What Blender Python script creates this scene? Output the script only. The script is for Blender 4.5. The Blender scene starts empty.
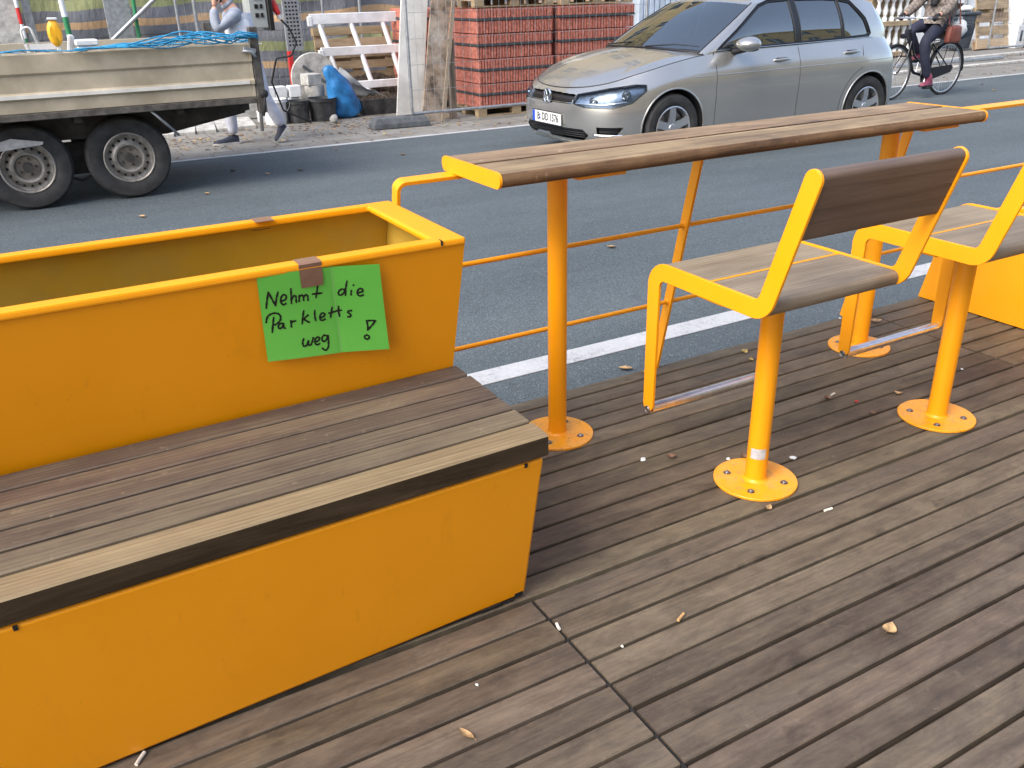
import bpy, bmesh, math, random
from mathutils import Vector, Matrix
R = math.radians
random.seed(7)
S = bpy.context.scene
C = S.collection
PI = math.pi

# ------------------------------------------------------------------ materials
class NT:
    def __init__(s, name):
        s.m = bpy.data.materials.new(name); s.m.use_nodes = True
        s.n = s.m.node_tree.nodes; s.l = s.m.node_tree.links
        s.b = s.n['Principled BSDF']
        s._co = None
    def new(s, t, **k):
        x = s.n.new(t)
        for a, v in k.items(): setattr(x, a, v)
        return x
    def link(s, a, b): s.l.new(a, b)
    def co(s, scale=(1, 1, 1), add=None):
        if s._co is None: s._co = s.new('ShaderNodeTexCoord')
        mp = s.new('ShaderNodeMapping'); mp.inputs['Scale'].default_value = scale
        src = s._co.outputs['Object']
        if add is not None:
            va = s.new('ShaderNodeVectorMath', operation='ADD'); s.link(src, va.inputs[0]); s.link(add, va.inputs[1]); src = va.outputs[0]
        s.link(src, mp.inputs[0]); return mp.outputs[0]
    def noise(s, scale, detail=4, rough=.6, vec=None, dist=0):
        x = s.new('ShaderNodeTexNoise'); x.inputs['Scale'].default_value = scale
        x.inputs['Detail'].default_value = detail; x.inputs['Roughness'].default_value = rough; x.inputs['Distortion'].default_value = dist
        s.link(vec if vec is not None else s.co(), x.inputs['Vector']); return x.outputs['Fac']
    def ramp(s, fac, stops):
        x = s.new('ShaderNodeValToRGB'); r = x.color_ramp
        while len(r.elements) < len(stops): r.elements.new(.5)
        for e, (p, c) in zip(r.elements, stops):
            e.position = p; e.color = (*c, 1) if len(c) == 3 else c
        s.link(fac, x.inputs[0]); return x.outputs[0]
    def mix(s, fac, a, b, mode='MIX'):
        x = s.new('ShaderNodeMix', data_type='RGBA', blend_type=mode)
        if isinstance(fac, (int, float)): x.inputs[0].default_value = fac
        else: s.link(fac, x.inputs[0])
        for i, v in ((6, a), (7, b)):
            if isinstance(v, tuple): x.inputs[i].default_value = (*v, 1)
            else: s.link(v, x.inputs[i])
        return x.outputs[2]
    def math(s, op, a, b=0):
        x = s.new('ShaderNodeMath', operation=op)
        for i, v in ((0, a), (1, b)):
            if isinstance(v, (int, float)): x.inputs[i].default_value = v
            else: s.link(v, x.inputs[i])
        return x.outputs[0]
    def bump(s, h, strength=.2, dist=.002):
        x = s.new('ShaderNodeBump'); x.inputs['Strength'].default_value = strength; x.inputs['Distance'].default_value = dist
        s.link(h, x.inputs['Height']); s.link(x.outputs[0], s.b.inputs['Normal'])
    def set(s, **k):
        for a, v in k.items():
            i = s.b.inputs[a.replace('_', ' ')]
            if isinstance(v, (int, float)): i.default_value = v
            elif isinstance(v, tuple): i.default_value = (*v, 1)
            else: s.link(v, i)
        return s

def plain(name, col, rough=.5, metal=0, var=.12, scale=8, bump=0, dirt=None, **k):
    t = NT(name)
    n = t.noise(scale, 5)
    lo = tuple(max(0, c * (1 - var * 2)) for c in col); hi = tuple(min(1, c * (1 + var)) for c in col)
    c = t.ramp(n, [(.3, lo), (.65, hi)])
    if dirt:
        n2 = t.noise(scale * .35, 6, .7)
        f = t.ramp(n2, [(.45, (0, 0, 0)), (.7, (1, 1, 1))])
        c = t.mix(f, c, dirt)
    t.set(Base_Color=c, Roughness=rough, Metallic=metal)
    for a, v in k.items(): t.set(**{a: v})
    if bump: t.bump(t.noise(scale * 12, 4), bump, .003)
    return t.m

def yellow_paint(worn=False):
    t = NT('worn_yellow_plate' if worn else 'yellow_powder_coat')
    n = t.noise(3, 6, .65)
    c = t.ramp(n, [(.3, (.88, .335, .004)), (.7, (.93, .360, .006))])
    sm = t.noise(1.0, 6, .7, t.co((9, 9, 1.6)), .6)
    f = t.ramp(sm, [(.60, (0, 0, 0)), (.78, (1, 1, 1))])
    c = t.mix(t.math('MULTIPLY', f, .22), c, (.42, .17, .02))
    sp = t.noise(95, 2, .5)
    f2 = t.ramp(sp, [(.765, (0, 0, 0)), (.79, (1, 1, 1))])
    c = t.mix(t.math('MULTIPLY', f2, .45), c, (.22, .11, .03))
    sc_ = t.noise(1.0, 3, .55, t.co((60, 60, 5)), .2); f3 = t.ramp(sc_, [(.70, (0, 0, 0)), (.74, (1, 1, 1))]); c = t.mix(t.math('MULTIPLY', f3, .18), c, (.50, .22, .03))
    if worn:
        wn_ = t.noise(55, 6, .75); f4 = t.ramp(wn_, [(.52, (0, 0, 0)), (.66, (1, 1, 1))]); c = t.mix(t.math('MULTIPLY', f4, .55), c, (.20, .12, .05))
        wm = t.noise(14, 5, .7); c = t.mix(t.math('MULTIPLY', t.ramp(wm, [(.45, (0, 0, 0)), (.7, (1, 1, 1))]), .4), c, (.62, .42, .16))
    r = t.ramp(t.noise(6, 5), [(.3, (.30,) * 3), (.7, (.45,) * 3)])
    t.set(Base_Color=c, Roughness=r)
    t.b.inputs['Specular IOR Level'].default_value = .45
    t.bump(t.noise(220, 2), .06, .0006)
    return t.m

def wood(name, cols, light=.0, axis='x', grain=1.0, spots=True, rough=(.5, .8), soft=False):
    """weathered timber: grain stretched along the board, tone and drift of each board from its own random id"""
    t = NT(name)
    at = t.new('ShaderNodeAttribute', attribute_name='bid')
    wn = t.new('ShaderNodeTexWhiteNoise', noise_dimensions='1D'); t.link(at.outputs['Fac'], wn.inputs['W'])
    off = t.new('ShaderNodeVectorMath', operation='SCALE'); t.link(wn.outputs['Color'], off.inputs[0]); off.inputs['Scale'].default_value = 37
    def sc(l, c): return (l, c, c) if axis == 'x' else ((c, l, c) if axis == 'y' else (c, c, l))
    v1 = t.co(sc(1.2, 13), off.outputs[0]); v2 = t.co(sc(3.5, 150), off.outputs[0]); v3 = t.co(sc(7.0, 16.0) if soft else sc(3.0, 5.0), off.outputs[0])
    big = t.noise(1.0, 7, .7, v1, .9)
    fine = t.noise(1.0, 5, .65, v2, .25)
    blot = t.noise(1.0, 8, .72, v3, .4)
    k = len(cols)
    stops = [(.30 + .42 * i / (k - 1), c) for i, c in enumerate(cols)]
    a = t.math('ADD', t.math('MULTIPLY', big, .55), t.math('MULTIPLY', blot, .45))
    a = t.math('ADD', a, t.math('MULTIPLY', t.math('SUBTRACT', wn.outputs['Value'], .5), .13 if soft else .26))
    c = t.ramp(a, stops)
    g = t.ramp(fine, [(.25, (1 - .42 * grain,) * 3), (.55, (1, 1, 1)), (.8, (1 + .25 * grain,) * 3)])
    c = t.mix(1.0, c, g, 'MULTIPLY')
    ring = t.new('ShaderNodeTexWave', wave_type='BANDS', bands_direction={'x': 'Y', 'y': 'X', 'z': 'X'}[axis])
    ring.inputs['Scale'].default_value = 2.2; ring.inputs['Distortion'].default_value = 6; ring.inputs['Detail'].default_value = 2
    t.link(t.co(sc(.55, 11), off.outputs[0]), ring.inputs['Vector'])
    rr = t.ramp(ring.outputs['Fac'], [(.0, (.78,) * 3), (.35, (1, 1, 1)), (1, (1.06,) * 3)])
    c = t.mix(.25 if soft else .75, c, t.mix(1.0, c, rr, 'MULTIPLY'))
    if soft:
        mo = t.noise(1.0, 7, .75, t.co((9, 22, 22), off.outputs[0]), .5)
        c = t.mix(1.0, c, t.ramp(mo, [(.28, (.62, .62, .66)), (.5, (.97, .97, .96)), (.72, (1.28, 1.26, 1.18))]), 'MULTIPLY')
        t.b.inputs['Specular IOR Level'].default_value = .38
    if spots:
        s1 = t.noise(1.0, 4, .6, t.co(sc(7, 12), off.outputs[0]), .3)
        f = t.ramp(s1, [(.63, (0, 0, 0)), (.72, (1, 1, 1))])
        c = t.mix(t.math('MULTIPLY', f, .55), c, tuple(x * .35 for x in cols[1]))
        s2 = t.noise(34, 3, .6)
        f = t.ramp(s2, [(.66, (0, 0, 0)), (.72, (1, 1, 1))])
        c = t.mix(t.math('MULTIPLY', f, .15 if soft else .25), c, tuple(min(1, x * 1.5) for x in cols[-1]))
    w2 = t.new('ShaderNodeTexWhiteNoise', noise_dimensions='1D'); t.link(t.math('ADD', at.outputs['Fac'], 3.7), w2.inputs['W'])
    c = t.mix(1.0, c, t.ramp(w2.outputs['Value'], [(0, (1.02, .975, .985)), (.5, (1, 1, 1)), (1, (1.01, 1.01, .94))]), 'MULTIPLY')
    r = t.ramp(blot, [(.3, (rough[0],) * 3), (.7, (rough[1],) * 3)])
    t.set(Base_Color=c, Roughness=r)
    h = t.math('ADD', fine, t.math('MULTIPLY', big, .8))
    t.bump(h, .55, .0018)
    return t.m

def asphalt():
    t = NT('asphalt')
    a = t.noise(230, 3, .6); b = t.noise(1.3, 7, .65, t.co((.35, 1.2, 1))); v = t.new('ShaderNodeTexVoronoi'); v.inputs['Scale'].default_value = 85; t.link(t.co(), v.inputs['Vector'])
    c = t.ramp(b, [(.3, (.056, .073, .082)), (.7, (.090, .111, .121))])
    c = t.mix(.95, c, t.mix(1.0, c, t.ramp(a, [(.36, (.35,) * 3), (.64, (1.65,) * 3)]), 'MULTIPLY'))
    wnm = t.ramp(v.outputs['Color'], [(.55, (0, 0, 0)), (.9, (1, 1, 1))])
    f = t.ramp(v.outputs['Distance'], [(.15, (1, 1, 1)), (.35, (0, 0, 0))])
    c = t.mix(t.math('MULTIPLY', t.math('MULTIPLY', f, wnm), .8), c, (.36, .37, .38))
    # faint hairline cracks and repairs of the old surface
    cr = t.new('ShaderNodeTexVoronoi', feature='DISTANCE_TO_EDGE'); cr.inputs['Scale'].default_value = .9
    dv = t.new('ShaderNodeVectorMath', operation='ADD'); nn = t.new('ShaderNodeTexNoise'); nn.inputs['Scale'].default_value = 1.7
    t.link(t.co(), nn.inputs['Vector']); t.link(t.co(), dv.inputs[0]); t.link(nn.outputs['Color'], dv.inputs[1]); t.link(dv.outputs[0], cr.inputs['Vector'])
    f = t.ramp(cr.outputs['Distance'], [(.0, (1, 1, 1)), (.006, (0, 0, 0))])
    c = t.mix(t.math('MULTIPLY', f, t.math('MULTIPLY', b, .5)), c, (.03, .03, .032))
    t.set(Base_Color=c, Roughness=.78); t.bump(t.math('ADD', a, v.outputs['Distance']), .5, .003)
    return t.m

def worn_white():
    t = NT('road_marking_paint')
    a = t.noise(60, 6, .75); b = t.noise(4, 5, .7)
    f = t.ramp(t.math('ADD', t.math('MULTIPLY', a, .6), t.math('MULTIPLY', b, .4)), [(.36, (.22,) * 3), (.47, (.42, .43, .44)), (.62, (.50, .51, .52))])
    t.set(Base_Color=f, Roughness=.6); t.bump(a, .3, .002); return t.m

def pavement_mat():
    t = NT('pavement_grey')
    br = t.new('ShaderNodeTexBrick'); br.inputs['Scale'].default_value = 1; br.inputs['Mortar Size'].default_value = .006
    br.inputs['Brick Width'].default_value = .5; br.inputs['Row Height'].default_value = .5
    br.inputs['Color1'].default_value = (.235, .23, .22, 1); br.inputs['Color2'].default_value = (.20, .197, .19, 1); br.inputs['Mortar'].default_value = (.10, .09, .075, 1)
    t.link(t.co(), br.inputs['Vector'])
    n = t.noise(2.2, 8, .7); n2 = t.noise(60, 3)
    c = t.mix(.8, br.outputs['Color'], t.mix(1.0, br.outputs['Color'], t.ramp(n, [(.3, (.65, .62, .56)), (.7, (1.2, 1.18, 1.12))]), 'MULTIPLY'))
    c = t.mix(.5, c, t.mix(1.0, c, t.ramp(n2, [(.3, (.6,) * 3), (.7, (1.25,) * 3)]), 'MULTIPLY'))
    t.set(Base_Color=c, Roughness=.85); t.bump(n2, .3, .003); return t.m

def tarp_mat():
    t = NT('striped_scrim')
    sep = t.new('ShaderNodeSeparateXYZ'); t.link(t.co(), sep.inputs[0])
    n = t.noise(.55, 2, .5, t.co((1, .2, .6)))
    z = t.math('ADD', sep.outputs[2], t.math('MULTIPLY', t.math('SUBTRACT', n, .5), .32))
    w = t.math('MODULO', t.math('ADD', z, 2.0), .62)
    st = t.new('ShaderNodeValToRGB'); st.color_ramp.interpolation = 'CONSTANT'
    e = st.color_ramp.elements; g = (.20, .205, .225, 1)
    e[0].position = 0; e[0].color = g
    for p, col in ((.13, (.34, .36, .17, 1)), (.26, g), (.40, (.12, .12, .13, 1)), (.415, g)):
        q = e.new(p); q.color = col
    e[-1].position = .52; e[-1].color = (.55, .36, .20, 1)
    q = e.new(.61); q.color = g
    t.link(w, st.inputs[0])
    c = st.outputs[0]
    c = t.mix(1.0, c, t.ramp(t.noise(2, 6, .7), [(.3, (.75,) * 3), (.7, (1.2,) * 3)]), 'MULTIPLY')
    t.set(Base_Color=c, Roughness=.7); t.bump(t.noise(6, 4, .6, t.co((1, 1, .4))), .8, .05); return t.m

M = {}
def mats():
    M['yellow'] = yellow_paint(); M['yellow_worn'] = yellow_paint(True)
    M['deck'] = wood('weathered_deck_timber', [(0.058, 0.044, 0.033), (0.099, 0.076, 0.056), (0.138, 0.108, 0.080), (0.188, 0.151, 0.114)], grain=.42, rough=(.55, .8), soft=True)
    M['deck_brown'] = wood('brown_deck_timber', [(0.058, 0.043, 0.030), (0.107, 0.082, 0.055), (0.153, 0.121, 0.082), (0.210, 0.178, 0.125)], grain=.42, rough=(.55, .8), soft=True)
    M['slat'] = wood('weathered_seat_slats', [(0.061, 0.040, 0.034), (0.111, 0.080, 0.056), (0.168, 0.130, 0.082), (0.236, 0.189, 0.118)], grain=.75, rough=(.62, .85))
    M['slat_new'] = wood('paler_front_slat', [(0.076, 0.049, 0.026), (0.157, 0.109, 0.058), (0.223, 0.158, 0.086), (0.275, 0.203, 0.113)], grain=.8, spots=False)
    M['slat_edge'] = wood('shaded_stained_slat_edge', [(0.011, 0.007, 0.005), (0.021, 0.014, 0.008), (0.036, 0.024, 0.014), (0.064, 0.044, 0.027)], grain=.6, spots=False)  # shade of the front face put into the colour, along with dark stain
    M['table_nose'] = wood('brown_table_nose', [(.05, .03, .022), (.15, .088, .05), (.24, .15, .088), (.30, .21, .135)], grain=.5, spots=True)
    M['table'] = wood('sun_bleached_table_board', [(0.128, 0.082, 0.049), (0.277, 0.194, 0.114), (0.393, 0.293, 0.176), (0.468, 0.359, 0.228)], grain=.6, spots=True)
    M['chair'] = wood('grey_brown_seat_board', [(0.101, 0.071, 0.048), (0.182, 0.138, 0.097), (0.255, 0.202, 0.146), (0.310, 0.254, 0.190)], grain=.6, spots=False)
    M['back'] = wood('dark_brown_back_board', [(.065, .042, .030), (.110, .075, .055), (.145, .102, .076), (.18, .135, .105)], grain=.35, spots=False, rough=(.42, .6))
    M['old_wood'] = wood('old_pallet_wood', [(.16, .11, .065), (.30, .22, .135), (.42, .32, .20), (.50, .40, .27)], axis='x', spots=False)
    M['old_wood_z'] = wood('old_upright_wood', [(.13, .10, .075), (.24, .19, .14), (.34, .275, .205), (.42, .35, .27)], axis='z', spots=False)
    M['asphalt'] = asphalt(); M['line'] = worn_white(); M['pave'] = pavement_mat(); M['tarp'] = tarp_mat()
    M['steel'] = plain('brushed_steel', (.82, .83, .85), .30, 1, .1, 30)
    M['galv_light'] = plain('silver_sticker', (.55, .56, .58), .45, .2, .15, 60)
    M['galv'] = plain('galvanised_steel', (.40, .42, .44), .5, .7, .15, 20)
    M['bolt'] = plain('bolt_steel', (.30, .29, .28), .4, .9, .2, 60)
    M['black'] = plain('black_rubber', (.022, .022, .024), .75, 0, .25, 12)
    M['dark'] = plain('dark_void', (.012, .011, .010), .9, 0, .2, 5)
    M['soil'] = plain('dark_soil', (.05, .036, .024), .95, 0, .4, 30, .8)
    M['paper'] = plain('green_card', (.15, .60, .085), .42, 0, .03, 3, dirt=(.20, .66, .11))
    M['ink'] = plain('black_ink', (.008, .008, .010), .5, 0, 0, 5)
    M['tape'] = plain('brown_tape', (.225, .125, .085), .3, 0, .08, 25)
    M['tape_clear'] = plain('clear_tape_edge', (.55, .62, .45), .25, 0, .05, 25)
    M['leaf'] = plain('dry_leaf', (.42, .27, .13), .7, 0, .3, 40)
    M['leaf_b'] = plain('brown_leaf', (.18, .10, .055), .7, 0, .3, 40)
    M['leaf_y'] = plain('yellow_leaf', (.50, .36, .12), .7, 0, .3, 40)
    M['butt'] = plain('cigarette_paper', (.72, .68, .60), .8, 0, .1, 60)
    M['filter'] = plain('cigarette_filter', (.55, .33, .14), .8, 0, .15, 60)
    M['white'] = plain('white_paint', (.74, .76, .78), .5, 0, .1, 6, dirt=(.60, .60, .58))
    M['white_stuff'] = plain('white_plastic', (.72, .73, .73), .45, 0, .06, 6)
    M['concrete'] = plain('pale_concrete', (.44, .43, .40), .9, 0, .2, 14, .4)
    M['board_white'] = plain('white_faced_board', (.62, .61, .58), .7, 0, .1, 4, dirt=(.45, .42, .38))
    M['board_brown'] = plain('mortar_stained_board', (.24, .18, .13), .9, 0, .4, 9, .6, dirt=(.42, .37, .32))
    M['brick'] = plain('red_clay', (.46, .155, .11), .85, 0, .25, 25, .4)
    M['blue_bag'] = plain('blue_polythene', (.022, .17, .42), .35, 0, .25, 9)
    M['net'] = plain('blue_net_cord', (.03, .28, .52), .6, 0, .2, 30)
    M['bed'] = plain('beige_dropside_paint', (.46, .40, .30), .5, 0, .1, 5, dirt=(.33, .28, .20))
    M['bed_light'] = plain('worn_white_ridge', (.66, .65, .60), .5, 0, .1, 5)
    M['chassis'] = plain('grimy_chassis', (.042, .039, .036), .8, 0, .3, 9)
    M['rust'] = plain('dirty_steel', (.105, .096, .085), .75, .2, .3, 14)
    M['tyre'] = plain('tyre_rubber', (.030, .030, .031), .82, 0, .25, 12, .2)
    M['rim_steel'] = plain('grimy_silver_rim', (.36, .34, .31), .5, .5, .25, 16, dirt=(.24, .225, .205))
    M['rim'] = plain('alloy_silver', (.62, .63, .66), .28, .85, .05, 10)
    M['lamp_inner'] = plain('lamp_reflector_grey', (.30, .36, .44), .25, .7, .2, 25)
    M['lining'] = plain('dusty_shaded_inside', (.62, .37, .03), .5, 0, .1, 2, dirt=(.42, .32, .10))  # duller yellow carries dust and the shade inside the trough
    M['chrome'] = plain('chrome', (.75, .77, .8), .08, 1, .02, 10)
    M['trim'] = plain('black_trim', (.012, .012, .014), .3, 0, .1, 10)
    M['plate'] = plain('plate_white', (.78, .78, .76), .35, 0, .02, 5)
    M['plate_blue'] = plain('plate_blue', (.01, .06, .50), .35, 0, .02, 5)
    M['red'] = plain('red_plastic', (.55, .03, .03), .4, 0, .1, 10)
    M['green'] = plain('green_paint', (.03, .22, .09), .5, 0, .1, 10)
    M['lamp_yellow'] = plain('amber_lamp_body', (.85, .42, .02), .35, 0, .08, 10)
    M['grey_box'] = plain('grey_cabinet', (.34, .36, .35), .5, 0, .08, 8)
    M['skin'] = plain('skin', (.55, .30, .21), .5, 0, .05, 10)
    M['hair'] = plain('dark_hair', (.03, .02, .014), .6, 0, .3, 60)
    M['sleeve'] = plain('grey_sleeve', (.27, .30, .36), .85, 0, .12, 18, .3)
    M['vest'] = plain('white_vest', (.66, .69, .76), .8, 0, .08, 9, .3)
    M['trouser'] = plain('pale_work_trousers', (.50, .52, .60), .85, 0, .12, 9, .3)
    M['navy'] = plain('navy_cloth', (.018, .022, .045), .8, 0, .2, 12)
    M['black_cloth'] = plain('black_cloth', (.018, .018, .022), .85, 0, .2, 12)
    M['shoe'] = plain('dark_shoe', (.02, .025, .045), .7, 0, .2, 12)
    M['sole'] = plain('pale_sole', (.55, .55, .52), .7, 0, .1, 12)
    M['pink'] = plain('burgundy_boot', (.22, .045, .085), .6, 0, .2, 12)
    M['bag_brown'] = plain('brown_leather', (.20, .058, .04), .5, 0, .2, 12)
    M['bike_black'] = plain('black_enamel', (.012, .013, .018), .25, 0, .1, 12)
    t = NT('plaid_coat'); ch = t.new('ShaderNodeTexChecker'); ch.inputs['Scale'].default_value = 26
    t.link(t.co(), ch.inputs[0]); ch.inputs['Color1'].default_value = (.19, .16, .14, 1); ch.inputs['Color2'].default_value = (.05, .042, .04, 1)
    wv = t.noise(9, 3); t.set(Base_Color=t.mix(.4, ch.outputs[0], t.ramp(wv, [(.3, (.06, .05, .05)), (.7, (.45, .38, .32))])), Roughness=.9); M['plaid'] = t.m
    # car
    t = NT('silver_beige_metallic')
    fl = t.noise(900, 1); n = t.noise(2, 4)
    c = t.ramp(n, [(.3, (.44, .435, .42)), (.7, (.48, .475, .46))])
    c = t.mix(.35, c, t.mix(1.0, c, t.ramp(fl, [(.4, (.8,) * 3), (.6, (1.2,) * 3)]), 'MULTIPLY'))
    t.set(Base_Color=c, Metallic=.75, Roughness=.27, Coat_Weight=.8, Coat_Roughness=.04); M['car'] = t.m
    t = NT('car_glass'); t.set(Base_Color=(.012, .016, .015), Roughness=.02, Metallic=0, IOR=2.3)
    t.b.inputs['Specular IOR Level'].default_value = .9; t.b.inputs['Coat Weight'].default_value = .6; t.b.inputs['Coat Roughness'].default_value = .01
    tr = t.new('ShaderNodeBsdfTransparent'); tr.inputs[0].default_value = (.35, .42, .40, 1)
    mx = t.new('ShaderNodeMixShader'); mx.inputs[0].default_value = .82
    out = [x for x in t.n if x.type == 'OUTPUT_MATERIAL'][0]
    t.link(tr.outputs[0], mx.inputs[1]); t.link(t.b.outputs[0], mx.inputs[2]); t.link(mx.outputs[0], out.inputs[0]); M['glass'] = t.m
    t = NT('lamp_glass'); t.set(Base_Color=(.02, .03, .05), Roughness=.02, IOR=1.5)
    tr = t.new('ShaderNodeBsdfTransparent'); tr.inputs[0].default_value = (.85, .9, .95, 1)
    mx = t.new('ShaderNodeMixShader'); mx.inputs[0].default_value = .22
    out = [x for x in t.n if x.type == 'OUTPUT_MATERIAL'][0]
    t.link(tr.outputs[0], mx.inputs[1]); t.link(t.b.outputs[0], mx.inputs[2]); t.link(mx.outputs[0], out.inputs[0]); M['lamp_glass'] = t.m
    t = NT('window_glass_dark'); t.set(Base_Color=(.03, .04, .05), Roughness=.05); t.b.inputs['Specular IOR Level'].default_value = .8; M['bglass'] = t.m
    M['render_ochre'] = plain('ochre_render', (.62, .47, .24), .85, 0, .1, 1.5)
    M['render_pale'] = plain('pale_render', (.55, .52, .46), .85, 0, .1, 1.5)
    M['taillight'] = plain('red_tail_lamp', (.45, .01, .01), .12, 0, .1, 10)
    M['bin'] = plain('dark_bin_plastic', (.05, .065, .085), .5, 0, .15, 10)
    M['blue_film'] = plain('pale_blue_film', (.48, .56, .66), .4, 0, .12, 5)
    M['strap'] = plain('dark_strap', (.05, .055, .06), .6, 0, .1, 10)
    M['rubber_block'] = plain('grey_rubber_block', (.10, .11, .12), .85, 0, .2, 14, .4)
    M['trough'] = plain('black_plastic_tub', (.035, .037, .04), .5, 0, .25, 14, dirt=(.12, .12, .12))
    M['seat_cloth'] = plain('dark_car_seat', (.03, .03, .032), .9, 0, .1, 10)
mats()
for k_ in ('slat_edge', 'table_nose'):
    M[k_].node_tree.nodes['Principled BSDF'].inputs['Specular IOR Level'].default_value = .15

# ------------------------------------------------------------------ mesh helpers
def nb():
    b = bmesh.new(); b.faces.layers.float.new('bid'); return b
def bidset(bm, faces, v):
    L = bm.faces.layers.float.get('bid')
    if L is None: return
    for f in faces: f[L] = v
def box(bm, c, s, rot=None, bev=0, bid=None, seg=1, mi=0):
    t = bmesh.ops.create_cube(bm, size=1)
    vs = t['verts']
    for v in vs: v.co = Vector((v.co.x * s[0], v.co.y * s[1], v.co.z * s[2]))
    if bev:
        es = list({e for v in vs for e in v.link_edges})
        r = bmesh.ops.bevel(bm, geom=es, offset=bev, segments=seg, affect='EDGES', profile=.5)
        vs = list({v for f in r['faces'] for v in f.verts} | {v for v in vs if v.is_valid})
    m = Matrix.Translation(Vector(c))
    if rot is not None: m = m @ (rot.to_4x4() if isinstance(rot, Matrix) else Matrix.Rotation(rot[2], 4, 'Z') @ Matrix.Rotation(rot[1], 4, 'Y') @ Matrix.Rotation(rot[0], 4, 'X'))
    for v in vs: v.co = m @ v.co
    fs = {f for v in vs for f in v.link_faces}
    bidset(bm, fs, bid if bid is not None else random.random())
    for f in fs: f.material_index = mi
    return vs
def bb(bm, x0, x1, y0, y1, z0, z1, bev=0, bid=None, mi=0):
    return box(bm, ((x0 + x1) / 2, (y0 + y1) / 2, (z0 + z1) / 2), (x1 - x0, y1 - y0, z1 - z0), bev=bev, bid=bid, mi=mi)
def prism(bm, poly, axis, a, b, bid=None, mi=0):
    """poly: 2D points; axis 'x': (y,z) extruded x a..b; 'y': (x,z); 'z': (x,y)"""
    def P(p, t):
        return {'x': (t, p[0], p[1]), 'y': (p[0], t, p[1]), 'z': (p[0], p[1], t)}[axis]
    va = [bm.verts.new(P(p, a)) for p in poly]; vb = [bm.verts.new(P(p, b)) for p in poly]
    fs = [bm.faces.new(va), bm.faces.new(vb[::-1])]
    n = len(poly)
    for i in range(n): fs.append(bm.faces.new((va[i], vb[i], vb[(i + 1) % n], va[(i + 1) % n])))
    bidset(bm, fs, bid if bid is not None else random.random())
    for f in fs: f.material_index = mi
    return va + vb
def frame_of(d):
    d = Vector(d).normalized(); u = Vector((0, 0, 1)) if abs(d.z) < .95 else Vector((1, 0, 0))
    a = d.cross(u).normalized(); return a, d.cross(a).normalized()
def tube(bm, pts, r, n=10, cap=True, closed=False, mi=0):
    pts = [Vector(p) for p in pts]; rs = r if isinstance(r, (list, tuple)) else [r] * len(pts)
    rings = []; N = len(pts); a = None
    for i, p in enumerate(pts):
        if closed: d = (pts[(i + 1) % N] - pts[i - 1])
        else: d = pts[min(i + 1, N - 1)] - pts[max(i - 1, 0)]
        d.normalize()
        if a is None: a, b = frame_of(d)
        else:
            a = (a - d * a.dot(d)).normalized()
        b = d.cross(a)
        rings.append([bm.verts.new(p + (a * math.cos(2 * PI * k / n) + b * math.sin(2 * PI * k / n)) * rs[i]) for k in range(n)])
    fs = []
    for i in range(N if closed else N - 1):
        A, B = rings[i], rings[(i + 1) % N]
        for k in range(n): 
            f = bm.faces.new((A[k], A[(k + 1) % n], B[(k + 1) % n], B[k])); f.smooth = True; fs.append(f)
    if cap and not closed: fs += [bm.faces.new(rings[0][::-1]), bm.faces.new(rings[-1])]
    for f in fs: f.material_index = mi
    bidset(bm, fs, random.random())
def lathe(bm, prof, c=(0, 0, 0), axis='z', n=32, mi=0):
    """prof: (r, h) list"""
    def P(r, h, t):
        x, y = r * math.cos(t), r * math.sin(t)
        p = {'z': (x, y, h), 'y': (x, h, y), 'x': (h, x, y)}[axis]
        return Vector(p) + Vector(c)
    rings = []
    for r, h in prof:
        rings.append([bm.verts.new(P(0, h, 0))] if r < 1e-6 else [bm.verts.new(P(r, h, 2 * PI * k / n)) for k in range(n)])
    fs = []
    for A, B in zip(rings, rings[1:]):
        for k in range(n):
            a, a2 = A[k % len(A)], A[(k + 1) % len(A)]; b, b2 = B[k % len(B)], B[(k + 1) % len(B)]
            vs = [v for i, v in enumerate((a, a2, b2, b))]
            u = []
            for v in vs:
                if v not in u: u.append(v)
            if len(u) > 2:
                f = bm.faces.new(u); f.smooth = True; f.material_index = mi; fs.append(f)
    return fs
def ribbon(bm, pts, w, h, side, mi=0):
    """rectangular bar swept along pts; side = constant unit vector giving the width direction"""
    pts = [Vector(p) for p in pts]; side = Vector(side).normalized(); rings = []
    N = len(pts)
    for i, p in enumerate(pts):
        d0 = (pts[i] - pts[i - 1]).normalized() if i else None
        d1 = (pts[i + 1] - pts[i]).normalized() if i < N - 1 else None
        d = ((d0 or d1) + (d1 or d0)).normalized()
        n = d.cross(side).normalized()
        c = 1.0
        if d0 and d1: c = 1 / max(.5, math.cos(d0.angle(d1) / 2))
        rings.append([bm.verts.new(p + side * (sx * w / 2) + n * (sn * h / 2 * c)) for sx, sn in ((-1, -1), (1, -1), (1, 1), (-1, 1))])
    for A, B in zip(rings, rings[1:]):
        for k in range(4): bm.faces.new((A[k], A[(k + 1) % 4], B[(k + 1) % 4], B[k])).material_index = mi
    bm.faces.new(rings[0][::-1]).material_index = mi; bm.faces.new(rings[-1]).material_index = mi
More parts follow.
